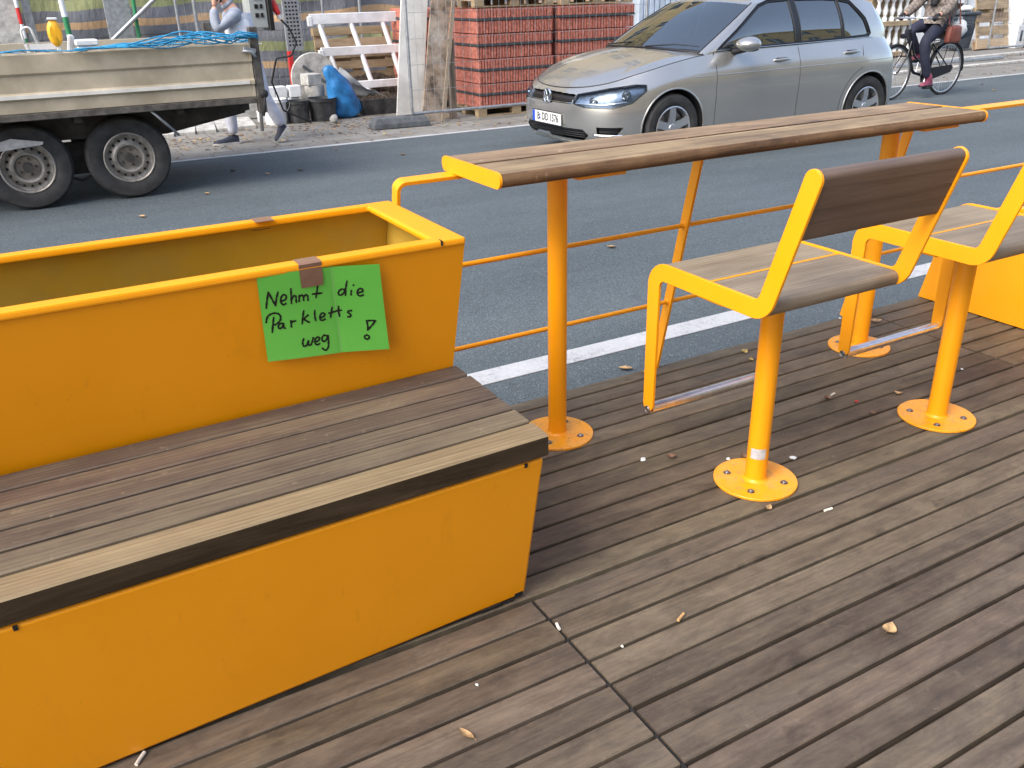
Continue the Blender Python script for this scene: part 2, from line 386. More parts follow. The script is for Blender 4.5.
def fillet(pts, rad, seg=8):
    """round the inner corners of a polyline (any dimension)"""
    P = [Vector(p) for p in pts]; out = [P[0]]
    rads = rad if isinstance(rad, (list, tuple)) else [rad] * (len(P) - 2)
    for i in range(1, len(P) - 1):
        a = (P[i - 1] - P[i]); b = (P[i + 1] - P[i]); r = rads[i - 1]
        ang = a.angle(b) / 2; t = r / math.tan(ang)
        a.normalize(); b.normalize()
        p0 = P[i] + a * t; p1 = P[i] + b * t; c = P[i] + (a + b).normalized() * (r / math.sin(ang))
        u = (p0 - c); v = (p1 - c); th = u.angle(v)
        for k in range(seg + 1):
            s = k / seg; out.append(c + (u * math.sin((1 - s) * th) + v * math.sin(s * th)) / math.sin(th))
    out.append(P[-1]); return out

def link(o): C.objects.link(o); return o
def obj(name, bm, m, parent=None, loc=None, smooth=None, bevel=None, recalc=True, rot=None):
    if recalc: bmesh.ops.recalc_face_normals(bm, faces=bm.faces)
    me = bpy.data.meshes.new(name); bm.to_mesh(me); bm.free()
    o = bpy.data.objects.new(name, me)
    for x in (m if isinstance(m, (list, tuple)) else [m]): me.materials.append(M[x] if isinstance(x, str) else x)
    link(o)
    if parent is not None: o.parent = parent
    if loc: o.location = loc
    if rot: o.rotation_euler = rot
    if smooth is not None:
        for p in me.polygons: p.use_smooth = True
        if smooth:
            es = me.edges
            b2 = bmesh.new(); b2.from_mesh(me)
            for e in b2.edges:
                if len(e.link_faces) == 2 and e.calc_face_angle(0) > smooth: e.smooth = False
            b2.to_mesh(me); b2.free()
    if bevel:
        b = o.modifiers.new('bevel', 'BEVEL'); b.width = bevel; b.segments = 2; b.limit_method = 'ANGLE'; b.angle_limit = R(35)
        b.harden_normals = False
    return o
def tag(o, label, cat, group=None, kind=None):
    o['label'] = label; o['category'] = cat
    if group: o['group'] = group
    if kind: o['kind'] = kind
    return o
def thing(name, label, cat, loc=(0, 0, 0), rz=0, group=None):
    o = bpy.data.objects.new(name, None); link(o); o.location = loc; o.rotation_euler = (0, 0, rz); o.empty_display_size = .1
    return tag(o, label, cat, group)
def struct(name, bm, m, **k):
    o = obj(name, bm, m, **k); o['kind'] = 'structure'; return o
def dup(o, parent=None):
    c = o.copy(); C.objects.link(c); c.parent = parent
    for ch in o.children: dup(ch, c)
    return c
def kids(o):
    return [c for c in bpy.data.objects if c.parent == o]

# ------------------------------------------------------------------ camera, world
ZS = -.15      # the street lies 15 cm below the deck
cam = bpy.data.objects.new('camera', bpy.data.cameras.new('camera')); link(cam)
cam.data.sensor_width = 36; cam.data.lens = 869.87 / 1024 * 36; cam.data.clip_end = 500; cam.data.clip_start = .02
yaw, pit, rol = R(28.891), R(24.438), R(-1.353)
f = Vector((math.sin(yaw) * math.cos(pit), math.cos(yaw) * math.cos(pit), -math.sin(pit)))
r = f.cross(Vector((0, 0, 1))).normalized(); u = r.cross(f)
r2 = r * math.cos(rol) + u * math.sin(rol); u2 = -r * math.sin(rol) + u * math.cos(rol)
cam.matrix_world = Matrix.Translation((0, 0, 1.33)) @ Matrix((r2, u2, -f)).transposed().to_4x4()
S.camera = cam

SUN_EL, SUN_AZ = R(46), R(-108)       # azimuth measured from +Y towards +X
w = bpy.data.worlds.new('World'); S.world = w; w.use_nodes = True
wn = w.node_tree.nodes; wl = w.node_tree.links; bg = wn['Background']
sky = wn.new('ShaderNodeTexSky'); sky.sky_type = 'NISHITA'; sky.sun_disc = False
sky.sun_elevation = SUN_EL; sky.sun_rotation = SUN_AZ; sky.air_density = 1.0; sky.dust_density = 2.5; sky.ozone_density = 1.0
hs = wn.new('ShaderNodeHueSaturation'); hs.inputs['Saturation'].default_value = .85; hs.inputs['Value'].default_value = 1.0; wl.new(sky.outputs[0], hs.inputs['Color']); wl.new(hs.outputs[0], bg.inputs[0]); bg.inputs[1].default_value = .15
sd = bpy.data.lights.new('sun', 'SUN'); sd.energy = 1.15; sd.angle = R(34); sd.color = (1, .93, .82)
so = link(bpy.data.objects.new('sun', sd))
dirv = Vector((math.sin(SUN_AZ) * math.cos(SUN_EL), math.cos(SUN_AZ) * math.cos(SUN_EL), math.sin(SUN_EL)))
so.rotation_euler = dirv.to_track_quat('Z', 'Y').to_euler()
S.view_settings.view_transform = 'Standard'; S.view_settings.look = 'None'; S.view_settings.exposure = 1.38; S.view_settings.gamma = 1
S.render.resolution_x = 1024; S.render.resolution_y = 768

# ------------------------------------------------------------------ ground
bm = nb(); bb(bm, -60, 80, -1.25, 9.22, ZS - .3, ZS); struct('road', bm, 'asphalt')
bm = nb(); bb(bm, -60, 80, 2.90, 3.03, ZS + .001, ZS + .004); struct('parking_line', bm, 'line')
bm = nb(); bb(bm, -60, 80, 9.17, 9.25, ZS + .001, ZS + .005); struct('edge_line', bm, 'line')
bm = nb(); bb(bm, -60, 80, 9.24, 24.2, ZS - .3, ZS + .0025); struct('far_pavement', bm, 'pave')
bm = nb(); bb(bm, 10.5, 60, 10.45, 10.57, ZS, ZS + .05, .01); struct('kerb', bm, 'concrete')
bm = nb(); bb(bm, -60, 80, -24, -1.38, ZS - .3, 0.0); struct('near_pavement', bm, 'pave')
bm = nb(); bb(bm, -60, 80, -1.38, -1.25, ZS - .3, 0.002, .008); struct('near_kerb', bm, 'concrete')
bm = nb(); bb(bm, -250, 250, -250, 250, ZS - .6, ZS - .31); struct('ground', bm, 'soil')

# ------------------------------------------------------------------ deck
def board(bm, x0, x1, y0, y1, z0, z1, ch=.003, bid=None):
    poly = [(y0, z0), (y1, z0), (y1, z1 - ch), (y1 - ch, z1), (y0 + ch, z1), (y0, z1 - ch)]
    prism(bm, poly, 'x', x0, x1, bid)
bm = nb(); P = .0805
random.seed(3)
def jit(a=.0012): return random.uniform(-a, a)
rows = []
y = 1.459
# rows in front of the wide gap (towards the pavement) and behind it (towards the street)
for k in range(12):
    rows.append((y + (.0045 if k == 0 else .003) + k * P, y - .0045 + (k + 1) * P, 'back', k))
for k in range(33):
    rows.append((y - .007 - (k + 1) * P + .006, y - .008 - k * P, 'front', k))
for (a, b, side, k) in rows:
    b = min(b, 2.411)
    if side == 'front': cuts = [-2.6, -.9, .841, 3.10, 5.4, 7.6]
    else: cuts = [-2.6, -.2 if k < 3 else .841, 3.10 if k > 2 else 3.6, 5.4, 7.6]
    if side == 'front' and k > 6: cuts = [-2.6, .841, 3.0, 5.4, 7.6]
    for x0, x1 in zip(cuts, cuts[1:]):
        dy = jit(.0016); z = jit(.0013)
        n0 = len(bm.faces); board(bm, x0 + .005, x1 - .005, a + dy + (.0015 if random.random() < .5 else 0), b + dy - .0014, -.040, z, .0028)
        bm.faces.ensure_lookup_table()
        for fi in range(n0, len(bm.faces)): bm.faces[fi].material_index = 1 if side == 'back' else 0
struct('wooden_deck', bm, ['deck', 'deck_brown'])
bm = nb()
for k in range(21): bb(bm, -2.55 + k * .5, -2.50 + k * .5, -1.2, 2.36, ZS + .002, -.041)
bb(bm, -2.6, 7.6, 2.372, 2.405, ZS + .002, -.0415); bb(bm, .80, .88, -1.2, 2.3, ZS + .003, -.0420)
struct('deck_joists', bm, 'dark')
bm = nb(); bb(bm, .8375, .8445, -1.15, 1.449, -.0405, -.0045); struct('joint_strip', bm, 'dark')

# ------------------------------------------------------------------ bench
def YL(z): return 2.411 - .216 * z
bench = thing('bench', 'long yellow bench with weathered slat seat in front of the planter with the green sign', 'bench', (-.4, 1.7, 0))
BL = Vector((-.4, 1.7, 0))
def sub(bm, L=BL):
    for v in bm.verts: v.co -= L
    return bm
# body: an open-bottomed folded sheet box; the front runs very slightly out of parallel, as in the photo
def sk(x, k, x0=.84): return -k * (x0 - x)
bm = nb()
def benchsec(x): return [(1.379 + sk(x, .022), .425), (1.472 + sk(x, .041), .009), (1.90, .009), (1.79, .425)]
for (xa, xb) in ((-1.9, .835),):
    secs = []
    for kx in range(41):
        q_ = benchsec(xa + (xb - xa) * kx / 40); q_ = [tuple(Vector(q_[0]).lerp(Vector(q_[1]), j / 8)) for j in range(9)] + q_[2:]
        secs.append([bm.verts.new((xa + (xb - xa) * kx / 40, *p)) for p in q_])
    for A, B in zip(secs, secs[1:]):
        for i in range(11): bm.faces.new((A[i], B[i], B[(i + 1) % 11], A[(i + 1) % 11]))
    bm.faces.new(secs[0]); bm.faces.new(secs[-1][::-1])
obj('base', sub(bm), 'yellow', bench, bevel=.007, smooth=R(30))
for x in (.79, -.165):     # small drain slots cut in the upper fold
    bm = nb(); box(bm, (x, 1.3805 + sk(x, .022), .419), (.007, .004, .009), (R(12), 0, 0)); obj('drain_slot', sub(bm), 'dark', bench)
bm = nb(); box(bm, (.815, 1.4712, .016), (.022, .006, .014), (R(12), 0, 0)); box(bm, (.74, 1.469, .0085), (.05, .006, .006), (R(12), 0, 0)); obj('foot_gap', sub(bm), 'dark', bench)
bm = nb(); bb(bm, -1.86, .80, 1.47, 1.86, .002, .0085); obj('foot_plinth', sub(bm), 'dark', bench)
# seat slats
bm = nb(); bm2 = nb(); Z0, Z1 = .432, .480; n = 6; y0, y1 = 1.374, 1.815
pw = (y1 - y0) / n
for k in range(n):
    a = y0 + k * pw + (.0042 if k else 0); b = y0 + (k + 1) * pw - .0042
    tgt = bm2 if k == 0 else bm
    ch = .004 if k == 0 else .003
    xs = [-1.95 + .2 * i for i in range(14)] + [.841 + jit(.0015)]
    vs = []
    s = .021 * (1 - k / n * .4)
    L = tgt.faces.layers.float.get('bid'); rid = random.random()
    for x in xs:
        d = sk(x, s); dz = 0
        poly = [(a + d, Z0), (b + d, Z0), (b + d, Z1 - ch), (b + d - ch, Z1), (a + d + ch, Z1), (a + d, Z1 - ch)]
        vs.append([tgt.verts.new((x, *q)) for q in poly])
    fs = [tgt.faces.new(vs[0]), tgt.faces.new(vs[-1][::-1])]
    for A, B in zip(vs, vs[1:]):
        for i in range(6): fs.append(tgt.faces.new((A[i], B[i], B[(i + 1) % 6], A[(i + 1) % 6])))
    for q in fs: q[L] = rid
so_ = obj('seat', sub(bm), 'slat', bench)
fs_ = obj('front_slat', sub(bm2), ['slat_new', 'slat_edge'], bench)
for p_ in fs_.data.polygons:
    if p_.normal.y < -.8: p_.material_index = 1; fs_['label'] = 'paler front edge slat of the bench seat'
bm = nb()
for x in (-1.6, -.8, 0, .74): bb(bm, x - .03, x + .03, 1.40 + sk(x, .03), 1.78, .4265, .4315)
obj('slat_support', sub(bm), 'dark', bench)

# ------------------------------------------------------------------ planter behind the bench
planter = thing('planter', 'long empty yellow steel planter trough with a green sign taped on, behind the slatted bench', 'planter', (-.4, 2.0, 0))
PL = Vector((-.4, 2.0, 0)); ZT = .829
def pf(z): return 1.812 - (z - .48) * .29      # front face
def pr(z): return YL(z) - .008 * 1 - .068 * (z / ZT)      # rear face
bm = nb(); xa, xb = -1.95, .834
def quad(bm, pts, mi=0): fc = bm.faces.new([bm.verts.new(p) for p in pts]); fc.material_index = mi; return fc
t = .004
outer = [(pf(.004), .004), (pr(.004), .004), (pr(ZT), ZT), (pf(ZT), ZT)]
inner = [(pf(.45) + .004, .45), (pr(.45) - .004, .45), (pr(ZT) - .004, ZT - .004), (pf(ZT) + .004, ZT - .004)]
# walls
prism(bm, [(pf(.004), .004), (pf(.004) + t, .004), (pf(ZT - .004) + t, ZT - .004), (pf(ZT - .004), ZT - .004)], 'x', xa, xb)
prism(bm, [(pr(.004) - t, .004), (pr(.004), .004), (pr(ZT - .004), ZT - .004), (pr(ZT - .004) - t, ZT - .004)], 'x', xa, xb)
for x in (xa + .0005, xb - .0045):
    prism(bm, [(pf(.006) + .0045, .006), (pr(.006) - .0045, .006), (pr(ZT - .0045) - .0045, ZT - .0045), (pf(ZT - .0045) + .0045, ZT - .0045)], 'x', x, x + .004)
obj('trough', sub(bm, PL), 'yellow', planter)
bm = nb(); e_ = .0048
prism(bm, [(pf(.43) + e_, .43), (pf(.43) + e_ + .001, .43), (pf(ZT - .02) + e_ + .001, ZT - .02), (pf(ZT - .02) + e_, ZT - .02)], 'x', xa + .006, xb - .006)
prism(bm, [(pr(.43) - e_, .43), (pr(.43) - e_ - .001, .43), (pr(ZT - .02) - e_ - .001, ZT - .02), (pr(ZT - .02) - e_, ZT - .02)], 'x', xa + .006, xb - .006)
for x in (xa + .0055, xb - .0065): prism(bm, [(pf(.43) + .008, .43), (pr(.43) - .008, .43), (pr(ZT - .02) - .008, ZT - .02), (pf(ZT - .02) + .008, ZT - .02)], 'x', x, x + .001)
obj('lining', sub(bm, PL), 'lining', planter)  # added inner skin, its colour holds shade as well as dust
# folded rim: one ring-shaped sheet with a small rolled lip
bm = nb(); yo0, yo1 = pf(ZT) - .001, pr(ZT) + .001; xi0, xi1 = xa + .06, xb - .072; yi0, yi1 = yo0 + .036, yo1 - .030
O = [(xa - .001, yo0), (xb + .001, yo0), (xb + .001, yo1), (xa - .001, yo1)]; I = [(xi0, yi0), (xi1, yi0), (xi1, yi1), (xi0, yi1)]
for z, fl in ((ZT, 0), (ZT - .016, 1)):
    vo = [bm.verts.new((*p, z)) for p in O]; vi = [bm.verts.new((*p, z)) for p in I]
    if fl == 0: vo0, vi0 = vo, vi
    for i in range(4):
        q = (vo[i], vo[(i + 1) % 4], vi[(i + 1) % 4], vi[i]); bm.faces.new(q if not fl else q[::-1])
for i in range(4):
    bm.faces.new((vo0[i], vo[i], vo[(i + 1) % 4], vo0[(i + 1) % 4])); bm.faces.new((vi0[i], vi0[(i + 1) % 4], vi[(i + 1) % 4], vi[i]))
obj('rim', sub(bm, PL), 'yellow', planter, bevel=.005)
bm = nb(); box(bm, (.775, pf(ZT) - .0016, ZT - .005), (.004, .004, .011)); box(bm, (.775, pf(ZT) + .006, ZT + .0003), (.003, .010, .0012)); obj('rim_slit', sub(bm, PL), 'dark', planter)
bm = nb()
nx, ny = 60, 10
g = [[bm.verts.new((xa + .006 + (xb - xa - .012) * i / nx, pf(.42) + .006 + (pr(.42) - pf(.42) - .012) * j / ny, .42 + random.uniform(-.008, .008))) for j in range(ny + 1)] for i in range(nx + 1)]
for i in range(nx):
    for j in range(ny): bm.faces.new((g[i][j], g[i + 1][j], g[i + 1][j + 1], g[i][j + 1]))
o = obj('soil', sub(bm, PL), 'soil', planter)
bm = nb(); bb(bm, .47, .515, yo1 - .045, yo1 + .0028, ZT + .0003, ZT + .0012); bb(bm, .47, .515, yo1 + .0015, yo1 + .0025, ZT - .03, ZT + .001)
tp = obj('tape_strip', sub(bm, PL), 'tape', planter); tp['label'] = 'short strip of brown tape over the rear rim'

# ------------------------------------------------------------------ handwritten sign
def homog(src, dst):
    import numpy as np
    A = []
    for (x, y_), (u_, v_) in zip(src, dst):
        A.append([x, y_, 1, 0, 0, 0, -u_ * x, -u_ * y_]); A.append([0, 0, 0, x, y_, 1, -v_ * x, -v_ * y_])
    b = [c for d in dst for c in d]
    h = np.linalg.solve(np.array(A, float), np.array(b, float)); h = list(h) + [1]
    def f_(x, y_):
        wv = h[6] * x + h[7] * y_ + 1
        return ((h[0] * x + h[1] * y_ + h[2]) / wv, (h[3] * x + h[4] * y_ + h[5]) / wv)
    return f_
# lettering sketched on a 922 x 768 sheet whose corners are the card's corners
H = homog([(65, 185), (812, 93), (868, 610), (137, 705)], [(0, 1), (1, 1), (1, 0), (0, 0)])
TL, TR, BR, BLc = [Vector(p) for p in ((.367, 0, .821), (.625, 0, .806), (.652, 0, .588), (.376, 0, .615))]
def card(u_, v_, lift=.0):
    top = TL.lerp(TR, u_); bot = BLc.lerp(BR, u_); p = bot.lerp(top, v_)
    # gentle curl of the loose right side and a soft fold down the middle
    curl = .0026 + .030 * max(0, u_ - .55) ** 1.5 + .008 * (1 - v_) ** 2 + .0016 * abs(math.sin(u_ * 5)) - .0012 * math.exp(-((u_ - .6) / .012) ** 2)
    n = Vector((0, -1, -.29)).normalized()
    return Vector((p.x, pf(p.z), p.z)) + n * (curl + lift)
sign = thing('paper_sign', 'bright green card with handwritten black writing, taped to the front of the long planter', 'sign', (.5, 1.72, .7))
SL = Vector((.5, 1.72, .7))
bm = nb(); nu, nv = 40, 24
for side, lift in ((0, 0), (1, -.0004)):
    g = [[bm.verts.new(card(i / nu, j / nv, lift)) for j in range(nv + 1)] for i in range(nu + 1)]
    for i in range(nu):
        for j in range(nv): bm.faces.new((g[i][j], g[i + 1][j], g[i + 1][j + 1], g[i][j + 1]) if side == 0 else (g[i][j], g[i][j + 1], g[i + 1][j + 1], g[i + 1][j]))
obj('card', sub(bm, SL), 'paper', sign, smooth=0, recalc=False)
strokes = [
 [(124,378),(128,335),(135,283)], [(135,283),(158,325),(178,362)], [(178,362),(183,320),(192,280)],                      # N
 [(205,333),(225,330),(240,318),(238,300),(222,297),(210,315),(210,340),(222,355),(240,348)],                              # e
 [(268,258),(270,300),(272,348)], [(272,325),(285,303),(298,305),(300,335),(303,340)],                                    # h
 [(318,335),(318,298)], [(318,310),(330,297),(342,302),(345,328)], [(345,308),(356,295),(368,300),(372,328)],                # m
 [(432,232),(428,262),(420,312)], [(398,290),(425,288),(458,283)],                                                       # t
 [(598,262),(580,258),(562,272),(560,290),(575,294),(592,280),(600,255)], [(612,208),(604,250),(602,295)],                   # d
 [(638,262),(636,290)], [(650,228),(652,232)],                                                                        # i
 [(672,275),(692,270),(708,262),(705,250),(690,248),(676,262),(676,282),(690,292),(712,284)],                              # e
 [(168,432),(164,470),(160,524)], [(124,465),(132,430),(158,410),(190,408),(207,425),(205,450),(185,472),(168,478)],        # P
 [(222,468),(205,470),(195,488),(203,500),(218,490),(226,468)], [(226,468),(226,492),(236,497)],                            # a
 [(268,450),(272,490)], [(270,468),(280,455),(298,452)],                                                               # r
 [(345,390),(340,425),(336,470)], [(372,415),(345,440)], [(345,440),(362,452),(380,460)],                                  # k
 [(412,388),(412,420),(418,450)],                                                                                     # l
 [(444,432),(462,428),(474,415),(468,405),(452,408),(443,428),(448,445),(462,448),(476,440)],                              # e
 [(520,368),(514,400),(510,432)], [(560,362),(560,395),(566,425)], [(498,405),(535,396),(578,386)],                         # tt
 [(640,385),(622,388),(616,398),(632,408),(632,420),(615,425)],                                                        # s
 [(345,560),(338,585),(345,606),(362,600),(372,572)], [(372,572),(374,598),(388,596),(398,570),(402,552)],                  # w
 [(412,580),(430,575),(440,560),(430,550),(415,562),(412,585),(424,598),(442,590)],                                      # e
 [(488,545),(468,540),(455,558),(462,578),(480,570),(492,545)], [(492,540),(495,580),(492,615),(475,632),(455,618)],         # g
 [(728,442),(758,438),(785,438)], [(785,438),(760,470),(735,500)], [(735,500),(736,470),(728,442)],                        # hollow wedge of the exclamation mark
 [(730,530),(718,536),(716,548),(728,556),(742,550),(742,536),(730,530)],
]
bm = nb()
for st in strokes:
    pts = [Vector((x, y_)) for x, y_ in st]
    dense = []
    if len(pts) == 2: dense = [pts[0].lerp(pts[1], k / 4) for k in range(5)]
    else:
        for i in range(len(pts) - 1):
            p0 = pts[max(0, i - 1)]; p1 = pts[i]; p2 = pts[i + 1]; p3 = pts[min(len(pts) - 1, i + 2)]
            for k in range(6):
                s = k / 6; dense.append(.5 * ((2 * p1) + (p2 - p0) * s + (2 * p0 - 5 * p1 + 4 * p2 - p3) * s * s + (3 * p1 - p0 - 3 * p2 + p3) * s ** 3))
        dense.append(pts[-1])
    hw = 5.6
    L = []; Rr = []
    for i, p in enumerate(dense):
        d = dense[min(i + 1, len(dense) - 1)] - dense[max(i - 1, 0)]
        if d.length < 1e-6: d = Vector((1, 0))
        d.normalize(); nn = Vector((-d.y, d.x)) * hw * (1 + .18 * math.sin(i * 1.3 + len(st)))
        if i == 0: p = p - d * 3
        if i == len(dense) - 1: p = p + d * 3
        L.append(bm.verts.new(card(*H(*(p + nn)), .0005))); Rr.append(bm.verts.new(card(*H(*(p - nn)), .0005)))
    for i in range(len(L) - 1): bm.faces.new((L[i], L[i + 1], Rr[i + 1], Rr[i]))
o = obj('handwriting', sub(bm, SL), 'ink', sign); o['label'] = 'handwritten black words Nehmt die Parkletts weg!'
# tape over the rim onto the card
bm = nb()
def tp_row(z, x0, x1, lift): 
    n = Vector((0, -1, -.29)).normalized()
    return [Vector((x, pf(z), z)) + n * lift for x in (x0, x1)]
rows_ = [[Vector((.452, yo0 + .036, ZT + .0008)), Vector((.500, yo0 + .036, ZT + .0008))],
         [Vector((.453, yo0 + .002, ZT + .0012)), Vector((.501, yo0 + .002, ZT + .0012))], [Vector((.453, yo0 - .0022, ZT - .002)), Vector((.501, yo0 - .0022, ZT - .002))],
         tp_row(.818, .4535, .5015, .0040), tp_row(.800, .455, .503, .0060), tp_row(.776, .457, .503, .0068)]
rv = [[bm.verts.new(p) for p in rw] for rw in rows_]
for A, B in zip(rv, rv[1:]): bm.faces.new((A[0], A[1], B[1], B[0]))
obj('tape', sub(bm, SL), 'tape', sign)
bm = nb()
for u_, d in ((.60, .004), (.612, .0035)):
    A = [bm.verts.new(card(u_, v_ / 16, .0004)) for v_ in range(0, 17)]; B = [bm.verts.new(card(u_ + d * .5, v_ / 16, .0004)) for v_ in range(0, 17)]
    for i in range(16): bm.faces.new((A[i], B[i], B[i + 1], A[i + 1]))
    break
obj('crease', sub(bm, SL), 'tape_clear', sign)

# ------------------------------------------------------------------ bar table
table = thing('bar_table', 'long narrow bar table, two bleached boards on two yellow posts beside the railing', 'table', (2.05, 2.14, 0))
TLc = Vector((2.05, 2.14, 0)); tx0, tx1 = 1.052, 3.01; ty0, ty1 = 1.946, 2.287; tz0, tz1 = .865, .905
def rounded(y0, y1, z0, z1, r0, r1, seg=8):
    """board cross-section with a nose of radius r0 on the y0 side and r1 on the y1 side"""
    out = []
    def arc(cy, cz, r, a0, a1, n):
        return [(cy + r * math.cos(R(a0 + (a1 - a0) * k / n)), cz + r * math.sin(R(a0 + (a1 - a0) * k / n))) for k in range(n + 1)]
    out += arc(y0 + r0, z0 + r0, r0, 270, 180, seg); out += arc(y0 + r0, z1 - r0, r0, 180, 90, seg)
    out += arc(y1 - r1, z1 - r1, r1, 90, 0, seg); out += arc(y1 - r1, z0 + r1, r1, 0, -90, seg)
    return out
ym = (ty0 + ty1) / 2
for a, b, ra, rb, bid in ((ty0, ym - .0075, .0185, .003, .31), (ym + .0075, ty1, .003, .0185, .77)):
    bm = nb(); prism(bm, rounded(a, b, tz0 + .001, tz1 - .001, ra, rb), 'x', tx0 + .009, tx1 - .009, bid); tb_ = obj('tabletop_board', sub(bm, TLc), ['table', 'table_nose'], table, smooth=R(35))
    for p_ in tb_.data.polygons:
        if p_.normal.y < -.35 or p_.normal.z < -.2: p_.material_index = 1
for x in (tx0, tx1 - .008):
    bm = nb(); prism(bm, rounded(ty0 - .001, ty1 + .001, tz0 - .001, tz1 + .001, .0205, .0205), 'x', x, x + .008); obj('end_cap', sub(bm, TLc), 'yellow', table, smooth=R(35))
bm = nb(); bb(bm, tx0 + .01, tx1 - .01, ym - .0035, ym + .0035, tz0 + .004, tz1 - .030); obj('centre_bar', sub(bm, TLc), 'yellow', table)
def base_plate(parent, x, y, rad, L, name='base_plate', post_r=.03):
    bm = nb(); lathe(bm, [(0, .001), (rad, .001), (rad, .0065), (rad - .0015, .008), (0, .008)], (x, y, 0), n=56); o = obj(name, sub(bm, L), 'yellow_worn', parent, smooth=R(30))
    for k in range(4):
        a = R(38 + 90 * k); bx_, by_ = x + rad * .68 * math.cos(a), y + rad * .68 * math.sin(a)
        bm = nb(); lathe(bm, [(0, .0145), (.0045, .0145), (.0075, .012), (.008, .008)], (bx_, by_, 0), n=14); lathe(bm, [(.008, .0085), (.0115, .0092), (.0115, .0082)], (bx_, by_, 0), n=14)
        obj('bolt', sub(bm, L), 'bolt', parent, smooth=R(40))
    bm = nb(); lathe(bm, [(post_r, .017), (post_r + .003, .011), (post_r + .007, .0082)], (x, y, 0), n=32); obj('weld', sub(bm, L), 'yellow', parent, smooth=R(60))
for x in (1.346, 2.765):
    bm = nb(); tube(bm, [(x, 2.14, .008), (x, 2.14, tz0 - .0128)], .0295, 32); obj('post', sub(bm, TLc), 'yellow', table, smooth=R(40))
    base_plate(table, x, 2.14, .117, TLc)
    bm = nb(); bb(bm, x - .03, x + .13 if x < 2 else x + .15, 1.985, 2.25, tz0 - .0125, tz0 - .0002, .001); obj('support_plate', sub(bm, TLc), 'yellow', table)

# ------------------------------------------------------------------ railing
rail = thing('railing', 'yellow flat-bar railing with two thin rods along the street edge of the deck', 'railing', (2.4, 2.411, 0))
RL = Vector((2.4, 2.411, 0)); side = Vector((0, .216, -1)).cross(Vector((1, 0, 0))).normalized()
rx0, rx1 = .885, 5.6; RT = .858
def LP(x, z, o=0): return Vector((x, YL(z), z)) + side * o
path = fillet([LP(rx0, .0), LP(rx0, RT), LP(rx1, RT), LP(rx1, 0)], .022, 8)
bm = nb(); ribbon(bm, path, .036, .011, side); obj('top_rail', sub(bm, RL), 'yellow', rail, bevel=.001)
for x in (1.955, 2.985, 4.3):
    bm = nb(); ribbon(bm, [LP(x, .001), LP(x, RT - .006)], .038, .011, side); obj('upright', sub(bm, RL), 'yellow', rail, bevel=.001)
for z in (.576, .281):
    bm = nb(); tube(bm, [LP(rx0, z), LP(rx1, z)], .0078, 14); obj('rod', sub(bm, RL), 'yellow', rail, smooth=R(40))
for x in (1.955, 2.985, 4.3):
    bm = nb()
    for z in (.576, .281): tube(bm, [LP(x - .012, z), LP(x - .0055, z)], [.0088, .0125], 14)
    obj('weld', sub(bm, RL), 'yellow', rail, smooth=R(40))

